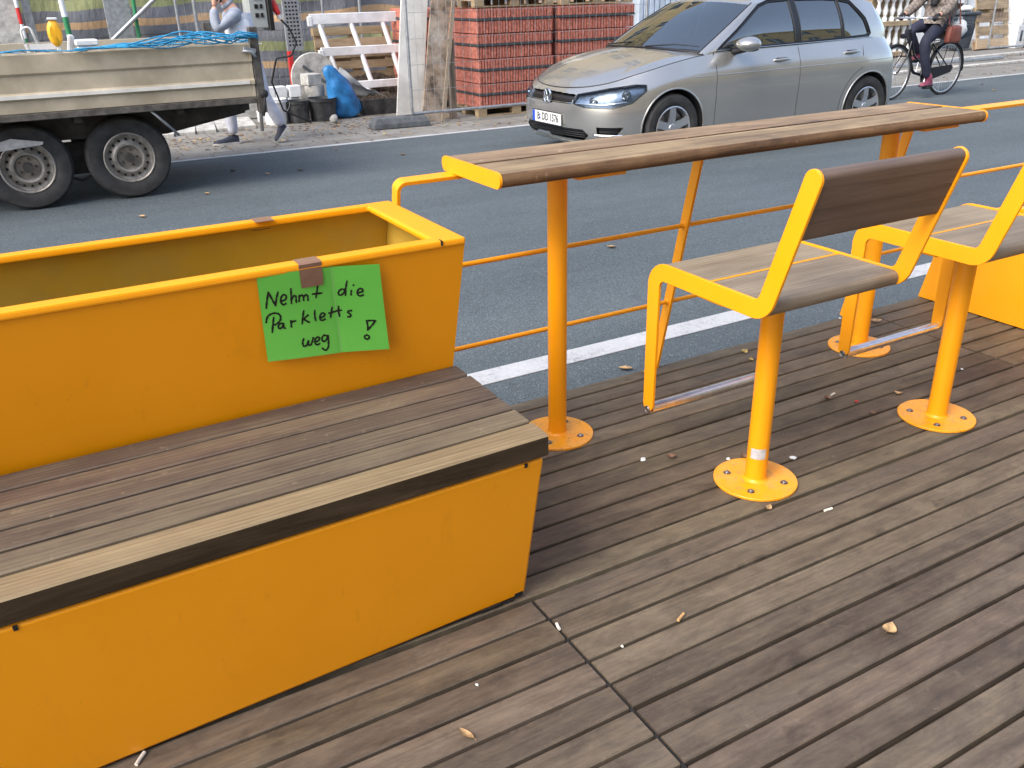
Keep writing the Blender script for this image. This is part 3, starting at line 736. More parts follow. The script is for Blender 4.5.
# ------------------------------------------------------------------ bar stools
def make_stool():
    t = thing('bar_stool', 'yellow bar stool with brown back board nearer the bench, silver sticker low on its post', 'stool', (1.684, 1.588, 0), 0, 'bar stools fixed along the bar table')
    O = Vector((0, 0, 0))
    hw = .24; th = .009
    ctr = fillet([(1.2925 - 1.588, .950), (1.3965 - 1.588, .627), (1.803 - 1.588, .627), (1.803 - 1.588, .222)], [.046, .046], 10)
    W = .024
    # outline of the flat plate: offset the centre line both ways and close with round ends
    Lp, Rp = [], []
    for i, p in enumerate(ctr):
        d = (ctr[min(i + 1, len(ctr) - 1)] - ctr[max(0, i - 1)]).normalized(); n = Vector((-d.y, d.x))
        ww = W * (1.0 if i < len(ctr) - 1 else .9)
        Lp.append(p + n * ww); Rp.append(p - n * ww)
    def cap(p, q, c):
        a0 = math.atan2(p.y - c.y, p.x - c.x); a1 = math.atan2(q.y - c.y, q.x - c.x)
        while a1 < a0: a1 += 2 * PI
        r_ = (p - c).length
        return [Vector((c.x + r_ * math.cos(a0 + (a1 - a0) * k / 8), c.y + r_ * math.sin(a0 + (a1 - a0) * k / 8))) for k in range(1, 8)]
    d0 = (ctr[0] - ctr[1]).normalized(); d1 = (ctr[-1] - ctr[-2]).normalized()
    capA = []
    for (p, q, c, d) in ((Lp[-1], Rp[-1], ctr[-1], d1), (Rp[0], Lp[0], ctr[0], d0)):
        n = (p - c).normalized(); r_ = (p - c).length
        capA.append([c + (n * math.cos(PI * k / 10) + d * math.sin(PI * k / 10)) * r_ for k in range(1, 10)])
    poly = Lp + capA[0] + Rp[::-1] + capA[1]
    poly = [(p.x, p.y) for p in poly]
    for s in (-1, 1):
        x0 = -hw if s < 0 else hw - th
        bm = nb()
        # n-gon is concave: fill as quads between the two offset lines, plus cap fans
        n_ = len(Lp)
        for xx, flip in ((x0, 0), (x0 + th, 1)):
            lv = [bm.verts.new((xx, p.x, p.y)) for p in Lp]; rv_ = [bm.verts.new((xx, p.x, p.y)) for p in Rp]
            for i in range(n_ - 1): bm.faces.new((lv[i], lv[i + 1], rv_[i + 1], rv_[i]))
            c0 = [bm.verts.new((xx, p.x, p.y)) for p in capA[0]]; c1 = [bm.verts.new((xx, p.x, p.y)) for p in capA[1]]
            bm.faces.new([lv[-1]] + c0 + [rv_[-1]]); bm.faces.new([rv_[0]] + c1 + [lv[0]])
            ring = lv + c0 + rv_[::-1] + c1
            if flip == 0: r0 = ring
        for i in range(len(ring)): bm.faces.new((r0[i], r0[(i + 1) % len(ring)], ring[(i + 1) % len(ring)], ring[i]))
        o = obj('side_frame', bm, 'yellow', t, smooth=R(30), bevel=.0012)
    xi0, xi1 = -hw + th + .0015, hw - th - .0015
    ya, yb, yc, yd = 1.393 - 1.588, 1.590 - 1.588, 1.606 - 1.588, 1.790 - 1.588
    bm = nb(); prism(bm, rounded(ya, yb, .607, .647, .0185, .003), 'x', xi0, xi1, .4); obj('seat_board', bm, 'chair', t, smooth=R(35))
    bm = nb(); prism(bm, rounded(yc, yd, .607, .646, .003, .0185), 'x', xi0, xi1, .9); obj('seat_board', bm, 'chair', t, smooth=R(35))
    bm = nb(); bb(bm, xi0, xi1, yb + .0035, yc - .0035, .60, .6455); bb(bm, xi0, xi1, -.05, .05, .596, .6035); obj('seat_crossbar', bm, 'yellow', t)
    # back board lies in the plane of the leaning side frames, with a rounded top edge
    dv = Vector((0, 1.2925 - 1.3965, .950 - .627)).normalized(); nv = Vector((0, dv.z, -dv.y))
    prof = rounded(-.0185, .0155, 0, .168, .015, .015)
    base = Vector((0, 1.2925 - 1.588, .950)) - dv * .146
    bm = nb(); poly3 = [base + nv * a + dv * b for a, b in prof]
    prism(bm, [(p.y, p.z) for p in poly3], 'x', xi0, xi1, .55); obj('backrest', bm, 'back', t, smooth=R(35))
    bm = nb(); tube(bm, [(-hw + th, .215, .205), (hw - th, .215, .205)], .0160, 24); obj('footrest', bm, 'steel', t, smooth=R(40))
    for s in (-1, 1):
        bm = nb(); lathe(bm, [(0, s * (hw + .003)), (.0045, s * (hw + .003)), (.005, s * (hw + .001)), (.0095, s * (hw + .004)), (.0115, s * (hw + .001)), (.0115, s * hw)], (0, .215, .205), 'x', 20)
        obj('footrest_screw', bm, 'bolt', t, smooth=R(40))
    bm = nb(); tube(bm, [(0, 0, .008), (0, 0, .596)], .0305, 36); obj('post', bm, 'yellow', t, smooth=R(40))
    base_plate(t, 0, 0, .120, O, post_r=.0305)
    return t
stool = make_stool()
s2 = dup(stool); s2.location = (2.484, 1.580, 0); s2['label'] = 'yellow bar stool farther from the bench, beside the low planter at the right'
bm = nb(); n = 10; a0, a1 = R(185), R(268)
for z0, z1 in ((.085, .118),):
    A = [bm.verts.new((.0309 * math.cos(a0 + (a1 - a0) * k / n), .0309 * math.sin(a0 + (a1 - a0) * k / n), z0)) for k in range(n + 1)]
    B = [bm.verts.new((.0309 * math.cos(a0 + (a1 - a0) * k / n), .0309 * math.sin(a0 + (a1 - a0) * k / n), z1)) for k in range(n + 1)]
    for i in range(n): bm.faces.new((A[i], A[i + 1], B[i + 1], B[i]))
o = obj('sticker', bm, 'galv_light', stool, recalc=False); o['label'] = 'small silver sticker wrapped round the post'

# ------------------------------------------------------------------ right-hand low planter
lp = thing('low_planter', 'low yellow steel box planter behind the farther stool, at the right edge of the deck', 'planter', (3.8, 1.7, 0))
LL = Vector((3.8, 1.7, 0)); qx0, qx1 = 3.467, 3.92; qz = .385; qy0 = .55
bm = nb()
A = [(qx0, qy0, .004), (qx1, qy0, .004), (qx1, YL(.004), .004), (qx0, YL(.004), .004)]
B = [(qx0, qy0 - .08, qz), (qx1, qy0 - .08, qz), (qx1, YL(qz), qz), (qx0, YL(qz), qz)]
va = [bm.verts.new(p) for p in A]; vb = [bm.verts.new(p) for p in B]
for i in range(4): bm.faces.new((va[i], va[(i + 1) % 4], vb[(i + 1) % 4], vb[i]))
bm.faces.new(va[::-1])
ri = .045; I = [(qx0 + ri, qy0 - .08 + ri, qz), (qx1 - ri, qy0 - .08 + ri, qz), (qx1 - ri, YL(qz) - ri, qz), (qx0 + ri, YL(qz) - ri, qz)]
vi = [bm.verts.new(p) for p in I]; vj = [bm.verts.new((p[0], p[1], qz - .14)) for p in I]
for i in range(4):
    bm.faces.new((vb[i], vb[(i + 1) % 4], vi[(i + 1) % 4], vi[i])); bm.faces.new((vi[i], vi[(i + 1) % 4], vj[(i + 1) % 4], vj[i]))
obj('trough', sub(bm, LL), 'yellow', lp, bevel=.003)
bm = nb(); bb(bm, qx0 + ri + .001, qx1 - ri - .001, qy0, YL(qz) - ri - .002, qz - .15, qz - .11); obj('soil', sub(bm, LL), 'soil', lp)

# ------------------------------------------------------------------ litter on the deck
def leaf_bm(L=.03, W=.012, curl=.006, kind=0):
    bm = nb(); n = 8; a = []; b = []; c = []
    for i in range(n + 1):
        s = i / n; ww = W * math.sin(PI * min(1, s * 1.02)) ** .7 * (1 if kind == 0 else (.7 + .5 * abs(math.sin(s * 9))))
        z = curl * (abs(s - .5) * 2) ** 2
        a.append(bm.verts.new((L * (s - .5), -ww, z + .35 * ww))); c.append(bm.verts.new((L * (s - .5), 0, z))); b.append(bm.verts.new((L * (s - .5), ww, z + .55 * ww)))
    for i in range(n): bm.faces.new((a[i], a[i + 1], c[i + 1], c[i])); bm.faces.new((c[i], c[i + 1], b[i + 1], b[i]))
    tube(bm, [(-L * .5, 0, curl), (-L * .68, .002, curl + .001)], .0006, 5)
    return bm
def leaf(x, y, z, m, label, L=.03, W=.012, rz=0, curl=.006, group='fallen leaves on the deck', kind=0):
    o = obj('fallen_leaf', leaf_bm(L, W, curl, kind), m, loc=(x, y, z + .003), smooth=0, rot=(R(random.uniform(-8, 8)), 0, rz)); tag(o, label, 'leaf', group); return o
leaf(1.470, .943, 0, 'leaf', 'tan curled leaf alone on the deck boards low at the right of the photo', .040, .015, .4, .012)
leaf(.520, 1.160, 0, 'leaf', 'pale brown narrow leaf on the deck just in front of the bench', .040, .008, 1.9, .005)
leaf(1.745, 1.700, 0, 'leaf_b', 'dark brown curled leaf just behind the nearer stool base plate', .035, .012, 1.2, .01)
leaf(1.605, 1.452, 0, 'leaf', 'small tan leaf fragment tucked against the front edge of the nearer stool plate', .028, .008, .5)
leaf(1.56, 1.82, 0, 'leaf_b', 'dark brown leaf on boards between the bench and the nearer stool', .032, .012, 2.2, .01)
leaf(2.337, 2.332, 0, 'leaf_y', 'pale yellow leaf on the deck edge below the nearer stool seat', .032, .012, .2, .01)
leaf(2.30, 2.255, 0, 'leaf_y', 'small yellow leaf one board in from the deck edge below the nearer stool', .028, .010, 1.0, .01)
leaf(2.28, 1.86, 0, 'leaf_b', 'reddish brown leaf between the two stool posts', .030, .013, .7, .012)
leaf(2.345, 1.79, 0, 'red', 'tiny bright red leaf left of the farther stool base plate', .016, .007, .3, .005)
leaf(2.52, 1.76, 0, 'leaf', 'tan leaf just behind the farther stool base plate', .030, .012, 2.0, .01)
leaf(2.32, 1.70, 0, 'leaf_b', 'dark leaf lying against the left rim of the farther stool base plate', .026, .010, 2.6, .01)
leaf(3.04, 2.29, 0, 'leaf', 'pale brown leaf beside the foot of the low planter', .06, .016, -.4, .01)
leaf(1.89, 2.38, 0, 'leaf_y', 'yellow leaf at the foot of the railing upright nearest the bench', .035, .010, 0, .008)
def butt(x, y, label, rz=0, L=.022, filt=False):
    o = nb(); tube(o, [(-L / 2, 0, 0), (-L * .1, .0006, 0), (L / 2, 0, .0005)], .0037, 10); ob = obj('cigarette_butt', o, 'filter' if filt else 'butt', loc=(x, y, .0045), rot=(0, 0, rz), smooth=R(50))
    tag(ob, label, 'cigarette butt', 'cigarette butts on the deck')
butt(1.101, 1.217, 'tan cigarette filter in the gap between boards near the cross joint', .42, .028, True)
butt(1.737, 1.361, 'pale cigarette butt on the boards in front of the nearer stool', -.1, .026)
butt(.842, 1.335, 'white cigarette butt lodged in the cross joint by the bench corner', 1.35, .02)
butt(-.045, 1.425, 'white cigarette butt against the foot of the bench', .9, .03)
butt(2.325, 1.875, 'white cigarette butt touching the reddish leaf between the stools', .2, .02)
def crumple(x, y, s, label, m='white_stuff'):
    bm = nb(); bmesh.ops.create_icosphere(bm, subdivisions=2, radius=s)
    for v in bm.verts: v.co = Vector((v.co.x * random.uniform(.8, 1.3), v.co.y * random.uniform(.6, 1.0), v.co.z * random.uniform(.3, .6)))
    o = obj('paper_scrap', bm, m, loc=(x, y, s * .5), rot=(0, 0, random.random() * 3)); tag(o, label, 'paper scrap', 'white scraps on the deck')
crumple(1.474, 1.850, .011, 'white crumpled scrap on the deck between the bench and the nearer stool')
crumple(1.870, 1.620, .010, 'white torn scrap right of the nearer stool post')
crumple(1.70, 1.72, .007, 'small white scrap behind the nearer stool post')
crumple(.93, 1.21, .004, 'tiny white crumb beside the cross joint', 'butt')
crumple(2.95, 2.40, .006, 'tiny white crumb on the deck edge near the low planter')
crumple(2.9, 1.78, .006, 'tiny white crumb between the farther stool and the low planter')
crumple(.60, 1.27, .004, 'tiny white crumb on the boards right in front of the bench')
# ------------------------------------------------------------------ facades of the street
def facade(name, label, x0, x1, yf, depth, z0, h, mat, face, floors, pitch, door=False):
    """face = +1: front looks to +y (stands behind the photographer); -1: front looks to -y"""
    b = thing(name, label, 'building', ((x0 + x1) / 2, yf, z0))
    L = Vector(((x0 + x1) / 2, yf, z0)); back = yf - face * depth; nwin = int((x1 - x0) / pitch)
    fh = h / floors; ww, wh = 1.25, fh * .55
    xs = [x0 + (x1 - x0) * (i + .5) / nwin for i in range(nwin)]; holes = []
    bm = nb(); inn = yf - face * .28
    lo, hi = min(yf, inn), max(yf, inn)
    for k in range(floors):
        za = z0 + k * fh; zb = za + fh * .28; zc = zb + wh; zd = za + fh
        bb(bm, x0, x1, lo, hi, za, zb); bb(bm, x0, x1, lo, hi, zc, zd)
        e = [x0] + [v for x in xs for v in (x - ww / 2, x + ww / 2)] + [x1]
        for i in range(0, len(e), 2): bb(bm, e[i], e[i + 1], lo, hi, zb, zc)
        for x in xs: holes.append((x, zb, zc))
    lo2, hi2 = min(inn, back), max(inn, back)
    bb(bm, x0, x1, lo2 if face > 0 else lo2 + .5, hi2 - (.5 if face > 0 else 0), z0, z0 + h)
    obj('wall', sub(bm, L), mat, b)
    bm = nb(); bb(bm, x0 - .2, x1 + .2, min(yf + face * .35, back), max(yf + face * .35, back), z0 + h + .003, z0 + h + .35); obj('cornice', sub(bm, L), mat, b)
    for (x, zb, zc) in holes[:96]:
        bm = nb(); y = yf - face * .16
        for a, b_, c, d in ((x - ww / 2, x + ww / 2, zb, zb + .07), (x - ww / 2, x + ww / 2, zc - .07, zc), (x - ww / 2, x - ww / 2 + .07, zb + .07, zc - .07), (x + ww / 2 - .07, x + ww / 2, zb + .07, zc - .07), (x - .04, x + .04, zb + .07, zc - .07)):
            bb(bm, a + .002, b_ - .002, y - .03, y + .03, c + .002, d - .002)
        bm.free() if False else None
        fr = obj('window', sub(bm, L), 'white', b)
        bm = nb(); bb(bm, x - ww / 2 + .05, x + ww / 2 - .05, y - .006, y + .006, zb + .05, zc - .05); obj('pane', sub(bm, L), 'bglass', fr)
    return b
facade('apartment_building', 'ochre rendered apartment building behind the photographer across the near pavement', -16, 36, -14.5, 9, 0, 11.5, 'render_ochre', 1, 4, 3.0)
facade('apartment_building', 'ochre rendered apartment building far behind the building site', -16, 44, 24.0, 9, ZS, 13, 'render_ochre', -1, 4, 3.6)

# ------------------------------------------------------------------ car
def build_car(X0, Y0, Z0):
    car = thing('parked_car', 'silver-beige five-door hatchback driving along the street behind the bar table', 'car', (X0 + 2.1, Y0, Z0))
    L = Vector((2.1, 0, 0))
    def cr(a, b, c, d, s): return .5 * ((2 * b) + (c - a) * s + (2 * a - 5 * b + 4 * c - d) * s * s + (3 * b - a - 3 * c + d) * s ** 3)
    def spl(P, t):
        n = len(P) - 1; t = max(0, min(n - 1e-9, t * n)); i = int(t); s = t - i
        g = lambda k: P[k] if 0 <= k <= n else (P[0] * 2 - P[1] if k < 0 else P[n] * 2 - P[n - 1])
        return cr(g(i - 1), g(i), g(i + 1), g(i + 2), s)
    V = Vector
    # columns around the belt: each list bottom -> top, (x, y, z) with y >= 0, mirrored later
    cols = [
     [(.10,0,.17),(.03,0,.27),(.00,0,.42),(.00,0,.56),(.035,0,.62),(.09,0,.675)],
     [(.11,.25,.17),(.04,.25,.27),(.01,.25,.42),(.01,.25,.56),(.045,.25,.625),(.105,.25,.685)],
     [(.15,.47,.17),(.085,.48,.27),(.055,.48,.42),(.055,.48,.56),(.095,.47,.635),(.17,.46,.705)],
     [(.24,.64,.17),(.175,.66,.27),(.15,.665,.42),(.155,.66,.56),(.20,.645,.66),(.30,.62,.742)],
     [(.40,.76,.17),(.33,.79,.27),(.30,.80,.42),(.31,.80,.56),(.36,.78,.68),(.48,.72,.80)],
     [(.58,.83,.17),(.55,.865,.27),(.54,.875,.42),(.55,.875,.56),(.58,.855,.70),(.66,.775,.845)],
     [(.86,.86,.17),(.86,.885,.27),(.86,.893,.42),(.86,.895,.60),(.86,.880,.75),(.90,.795,.895)],
     [(1.25,.86,.17),(1.25,.885,.27),(1.25,.892,.42),(1.25,.895,.62),(1.25,.885,.78),(1.25,.81,.945)],
     [(1.8,.86,.17),(1.8,.880,.27),(1.8,.888,.42),(1.8,.896,.62),(1.8,.890,.79),(1.8,.822,.965)],
     [(2.4,.86,.17),(2.4,.880,.27),(2.4,.888,.42),(2.4,.898,.62),(2.4,.892,.80),(2.4,.825,.978)],
     [(3.0,.86,.17),(3.0,.882,.27),(3.0,.892,.42),(3.0,.900,.62),(3.0,.893,.81),(3.0,.818,.992)],
     [(3.5,.855,.17),(3.5,.885,.27),(3.5,.897,.42),(3.5,.900,.62),(3.5,.890,.82),(3.45,.800,1.005)],
     [(3.86,.79,.17),(3.88,.84,.27),(3.89,.85,.42),(3.88,.85,.62),(3.86,.835,.82),(3.79,.745,1.00)],
     [(4.02,.64,.20),(4.06,.68,.29),(4.08,.69,.42),(4.06,.69,.62),(4.02,.67,.82),(3.95,.62,.99)],
     [(4.14,.42,.22),(4.22,.44,.30),(4.245,.44,.42),(4.225,.44,.62),(4.18,.43,.82),(4.09,.40,.985)],
     [(4.15,0,.22),(4.235,0,.30),(4.255,0,.42),(4.235,0,.62),(4.19,0,.82),(4.10,0,.98)]]
    cols = [[V(p) for p in c] for c in cols]
    rows = list(zip(*cols)); rows = [list(r_) for r_ in rows]
    # reparametrise the columns by arc length along the middle row
    mid = rows[3]; NU = 380; NVv = 56
    fine_ = [spl(mid, i / 4000) for i in range(4001)]; acc = [0]
    for a, b in zip(fine_, fine_[1:]): acc.append(acc[-1] + (b - a).length)
    TOT = acc[-1]
    us = []; j = 0
    for i in range(NU + 1):
        tgt = TOT * i / NU
        while j < 4000 and acc[j + 1] < tgt: j += 1
        us.append(min(1, (j + (tgt - acc[j]) / max(1e-9, acc[min(4000, j + 1)] - acc[j])) / 4000))
    grid = []
    for u_ in us:
        c = [spl(r_, u_) for r_ in rows]
        grid.append([spl(c, v_ / NVv) for v_ in range(NVv + 1)])
    arc = [TOT * i / NU for i in range(NU + 1)]
    # snap near wheel arches
    AX = ((.86, .315), (3.497, .315)); RA = .362
    for col_ in grid:
        for p in col_:
            if p.y > .6:
                for ax, az in AX:
                    d = math.hypot(p.x - ax, p.z - az)
                    if abs(d - RA) < .008: p.x = ax + (p.x - ax) * RA / d; p.z = az + (p.z - az) * RA / d
    def inpoly(x, y, P):
        c = False; n = len(P)
        for i in range(n):
            x1, y1 = P[i]; x2, y2 = P[i - 1]
            if (y1 > y) != (y2 > y) and x < (x2 - x1) * (y - y1) / (y2 - y1) + x1: c = not c
        return c
    HL = [(.40, .562), (.54, .532), (.82, .530), (1.00, .575), (1.13, .675), (1.12, .722), (.98, .728), (.74, .700), (.42, .640)]
    GR = [(-.1, .545), (.385, .556), (.41, .638), (-.1, .648)]
    LI = [(-.1, .225), (.50, .225), (.57, .285), (.50, .335), (-.1, .335)]
    FI = [(.66, .285), (.86, .285), (.92, .355), (.66, .355)]
    PLR = [(1.33, .20), (2.42, .20), (2.42, 1.1), (1.33, 1.1)]
    bm = {k: nb() for k in ('body', 'door_f', 'door_r', 'hl', 'grille', 'intake', 'tail')}
    def region(a, p):
        if a < 1.35:
            if inpoly(a, p.z, HL): return 'hl'
            if inpoly(a, p.z, GR): return 'grille'
            if inpoly(a, p.z, LI) or inpoly(a, p.z, FI): return 'intake'
        if p.y > .6:
            for ax, az in AX:
                if math.hypot(p.x - ax, p.z - az) < RA - .001: return None
        if p.y > .45 and p.x > 3.93 and .74 < p.z < .93: return 'tail'
        if 1.36 < p.x < 2.44 and p.z > .225 and p.y > .5: return 'door_f'
        if 2.44 <= p.x < 3.34 and p.z > .225 and p.y > .5:
            if math.hypot(p.x - 3.497, p.z - .315) < .43: return 'body'
            return 'door_r'
        return 'body'
    def vget(cache, b, key, co):
        if key not in cache: cache[key] = b.verts.new(co)
        return cache[key]
    push = {'hl': .035, 'grille': .028, 'intake': .035, 'tail': -.004}
    def nrm(i, j):
        a = grid[min(i + 1, NU)][j] - grid[max(i - 1, 0)][j]; b = grid[i][min(j + 1, NVv)] - grid[i][max(j - 1, 0)]
        n = b.cross(a)
        if n.length < 1e-9: return V((0, 0, 0))
        n.normalize(); c = grid[i][j] - V((2.1, 0, .5))
        return n if n.dot(V((c.x, c.y, 0))) > 0 else -n
    regs = {}
    for sgn in (-1, 1):
        caches = {}
        for i in range(NU):
            for j in range(NVv):
                P4 = (grid[i][j] + grid[i + 1][j + 1]) / 2; rg = region((arc[i] + arc[i + 1]) / 2, P4)
                if rg is None: continue
                if rg in push and sgn < 0: regs.setdefault(rg, []).append((i, j))
                key = rg if not (rg.startswith('door')) else rg
                b = bm[rg] if not (rg.startswith('door')) or sgn < 0 else bm['body']
                cc = caches.setdefault(id(b), {})
                q = []
                for (a_, c_) in ((i, j), (i + 1, j), (i + 1, j + 1), (i, j + 1)):
                    p = grid[a_][c_]
                    d = push.get(rg, 0)
                    if d: p = p - nrm(a_, c_) * d
                    q.append(vget(cc, b, (rg if d else 's', a_, c_), V((p.x, sgn * p.y, p.z))))
                try: b.faces.new(q)
                except ValueError: pass
    # hood (Coons patch), front edge = top of columns 0..4, side edge = columns 4..7
    top = rows[5]
    def top_u(u_): return spl(top, u_)
    nc = len(cols) - 1
    NF = 60
    def front(t): return top_u(t * 4 / nc)          # centre -> fender corner
    def sidee(s): return top_u((4 + 3 * s) / nc)     # corner -> cowl end
    cowl0 = V((1.06, 0, .985)); cend = top_u(7 / nc)
    def rear(t): return V((cowl0.x + (cend.x - .02 - cowl0.x) * t ** 2.2, cend.y * t, cowl0.z + (cend.z - cowl0.z) * t ** 2.5))
    cen = [V((.09, 0, .680)), V((.20, 0, .755)), V((.45, 0, .845)), V((.78, 0, .93)), cowl0]
    def centre(s): return spl(cen, s)
    def coons(f0, f1, g0, g1, s, t):
        # f: along t at s=0,1 ; g: along s at t=0,1
        return f0(t) * (1 - s) + f1(t) * s + g0(s) * (1 - t) + g1(s) * t - (f0(0) * (1 - s) * (1 - t) + f0(1) * (1 - s) * t + f1(0) * s * (1 - t) + f1(1) * s * t)
    def patch(fn, ns, nt, b, both=True, keep=None, off=0):
        for sgn in ((-1, 1) if both else (-1,)):
            g = {}
            for i in range(ns):
                for j in range(nt):
                    if keep and not keep((i + .5) / ns, (j + .5) / nt): continue
                    q = []
                    for a_, c_ in ((i, j), (i + 1, j), (i + 1, j + 1), (i, j + 1)):
                        if (a_, c_) not in g:
                            p = fn(a_ / ns, c_ / nt); g[(a_, c_)] = b.verts.new((p.x, sgn * p.y, p.z))
                        v = g[(a_, c_)]
                        if v not in q: q.append(v)
                    if len(q) > 2:
                        try: b.faces.new(q)
                        except ValueError: pass
    def hood(s, t):
        p = coons(front, rear, centre, sidee, s, t)
        bul = math.sin(PI * min(1, s * 1.0)) * .012 * (1 - t ** 6)
        # the two soft ridges that run along the bonnet
        rg = math.exp(-((t - .80) / .10) ** 2) * .010 * math.sin(PI * min(1, s))
        return V((p.x, p.y, p.z + bul + rg))
    hb = nb(); patch(hood, 60, 60, hb)
    # greenhouse
    ap = [V((1.23, .795, .955)), V((1.60, .745, 1.17)), V((1.98, .655, 1.375))]
    roof = [V((1.98, .655, 1.375)), V((2.35, .635, 1.422)), V((2.9, .63, 1.422)), V((3.38, .62, 1.392)), V((3.70, .60, 1.345))]
    cp = [V((3.70, .60, 1.345)), V((3.86, .625, 1.18)), V((3.95, .62, .99))]
    def upper(s):
        if s < .3: return spl(ap, s / .3)
        if s < .85: return spl(roof, (s - .3) / .55)
        return spl(cp, (s - .85) / .15)
    u6, u13 = 7 / nc, 13 / nc
    def belt(s):
        # x matched to the upper edge so that the cells stay upright
        return spl(top, u6 + (u13 - u6) * s)
    def sfind(x, fn):
        lo, hi = 0, 1
        for _ in range(22):
            m_ = (lo + hi) / 2
            if fn(m_).x < x: lo = m_
            else: hi = m_
        return (lo + hi) / 2
    xs_ = [1.24 + (3.948 - 1.24) * i / 260 for i in range(261)]
    NT_ = 40; side_g = []
    for x in xs_:
        A = belt(sfind(x, belt)); B = upper(sfind(x, upper)); colp = []
        for j in range(NT_ + 1):
            t_ = j / NT_; p = A.lerp(B, t_); p = V((x, p.y + .035 * math.sin(PI * t_) * min(1, (B.z - A.z) / .3), p.z)); colp.append(p)
        side_g.append(colp)
    W1 = [(1.43, .985), (1.50, 1.035), (2.02, 1.345), (2.16, 1.384), (2.42, 1.394), (2.42, 1.005)]
    W2 = [(2.50, 1.008), (2.50, 1.395), (2.9, 1.390), (3.10, 1.380), (3.10, 1.020)]
    W3 = [(3.125, 1.022), (3.125, 1.378), (3.30, 1.348), (3.45, 1.19), (3.51, 1.055), (3.49, 1.035)]
    def offs(P, d):
        cx = sum(p[0] for p in P) / len(P); cz = sum(p[1] for p in P) / len(P); out = []
        for x, z in P:
            l = math.hypot(x - cx, z - cz); out.append((x + (x - cx) / l * d, z + (z - cz) / l * d))
        return out
    tb = nb()  # black surround
    gb = {k + q_: nb() for k in ('w1', 'w2', 'w3') for q_ in 'nf'}; tbs = {-1: tb, 1: nb()}
    SUR = [(1.385, .972), (1.48, 1.04), (2.01, 1.362), (2.16, 1.404), (2.5, 1.414), (2.92, 1.409), (3.31, 1.368), (3.48, 1.20), (3.54, 1.05), (3.50, 1.014), (2.45, .988)]
    # snap greenhouse grid to window outlines is skipped: cells are ~1 cm and hidden under the rubber seals
    for sgn in (-1, 1):
        caches = {}
        for i in range(260):
            for j in range(NT_):
                p = (side_g[i][j] + side_g[i + 1][j + 1]) / 2
                rg = 'body'; d = 0
                for nm, P_ in (('w1', W1), ('w2', W2), ('w3', W3)):
                    if inpoly(p.x, p.z, P_): rg = nm; d = .010
                if rg == 'body' and inpoly(p.x, p.z, SUR): rg = 'trim'; d = .003
                b = bm['body'] if rg == 'body' else tbs[sgn] if rg == 'trim' else gb[rg + ('n' if sgn < 0 else 'f')]
                cc = caches.setdefault(id(b), {}); q = []
                for a_, c_ in ((i, j), (i + 1, j), (i + 1, j + 1), (i, j + 1)):
                    P0 = side_g[a_][c_]; k = (a_, c_)
                    if k not in cc: cc[k] = b.verts.new((P0.x, sgn * (P0.y - d), P0.z))
                    q.append(cc[k])
                try: b.faces.new(q)
                except ValueError: pass
    rf = V((1.86, 0, 1.410)); ra_ = V((3.84, 0, 1.360)); wb = cowl0 + V((.03, 0, -.01))
    def wr_top(t): p1 = ap[2]; return V((rf.x + (p1.x - rf.x) * t ** 2, p1.y * t, rf.z + (p1.z - rf.z) * t ** 2.5))
    def wr_bot(t): p1 = ap[0]; return V((wb.x + (p1.x - wb.x) * t ** 2, p1.y * t, wb.z + (p1.z - wb.z) * t ** 2))
    def wcen(s): return wb.lerp(rf, s) + V((-.02, 0, .03)) * math.sin(PI * s)
    def wscr(s, t): return coons(wr_bot, wr_top, wcen, lambda s_: spl(ap, s_), s, t)
    ws = nb(); patch(wscr, 50, 50, ws, keep=lambda s, t: s > .035 and s < .965 and t < .945)
    patch(wscr, 50, 50, bm['body'], keep=lambda s, t: not (s > .035 and s < .965 and t < .945))
    def rr_rear(t): p1 = cp[0]; return V((ra_.x + (p1.x - ra_.x) * t ** 3, p1.y * t, ra_.z + (p1.z - ra_.z) * t ** 3))
    def rcen(s): return spl([rf, V((2.35, 0, 1.455)), V((2.9, 0, 1.457)), V((3.4, 0, 1.430)), ra_], s)
    def roofp(s, t):
        p = coons(wr_top, rr_rear, rcen, lambda s_: spl(roof, s_), s, t); return p + V((0, 0, .012 * math.sin(PI * t ** 3) * math.sin(PI * s) ** .5 if 0 < s < 1 else 0))
    patch(roofp, 80, 40, bm['body'])
    rb0 = V((4.10, 0, .98))
    def rw_bot(t): return spl([spl(top, (15 - 2 * k / 4) / nc) for k in range(5)], t)
    def rwp(s, t): return coons(rr_rear, rw_bot, lambda s_: ra_.lerp(rb0, s_), lambda s_: spl(cp, s_), s, t)
    patch(rwp, 30, 30, bm['body'], keep=lambda s, t: not (.18 < s < .8 and t < .82))
    rw = nb(); patch(rwp, 30, 30, rw, keep=lambda s, t: (.18 < s < .8 and t < .82))
    body = bm['body']
    bmesh.ops.remove_doubles(body, verts=body.verts, dist=.0015)
    def put(name, b, m, par=car, sm=R(38), **k):
        for v in b.verts: v.co -= L
        return obj(name, b, m, par, smooth=sm, **k)
    def sol(o, t=.004):
        s_ = o.modifiers.new('thick', 'SOLIDIFY'); s_.thickness = t; s_.offset = -1; return o
    put('body', body, 'car', sm=R(50)); put('bonnet', hb, 'car', sm=R(50))
    put('windscreen', ws, 'glass'); put('rear_window', rw, 'glass')
    put('window_surround', tb, 'trim'); put('window_surround', tbs[1], 'trim')
    df = put('front_door', bm['door_f'], 'car'); dr = put('rear_door', bm['door_r'], 'car')
    [put(('door_window', 'door_window', 'quarter_window')[int(k_[1]) - 1], gb[k_], 'glass', car) for k_ in gb]
    put('grille', bm['grille'], 'trim'); put('air_intake', bm['intake'], 'trim'); put('tail_lamp', bm['tail'], 'taillight')
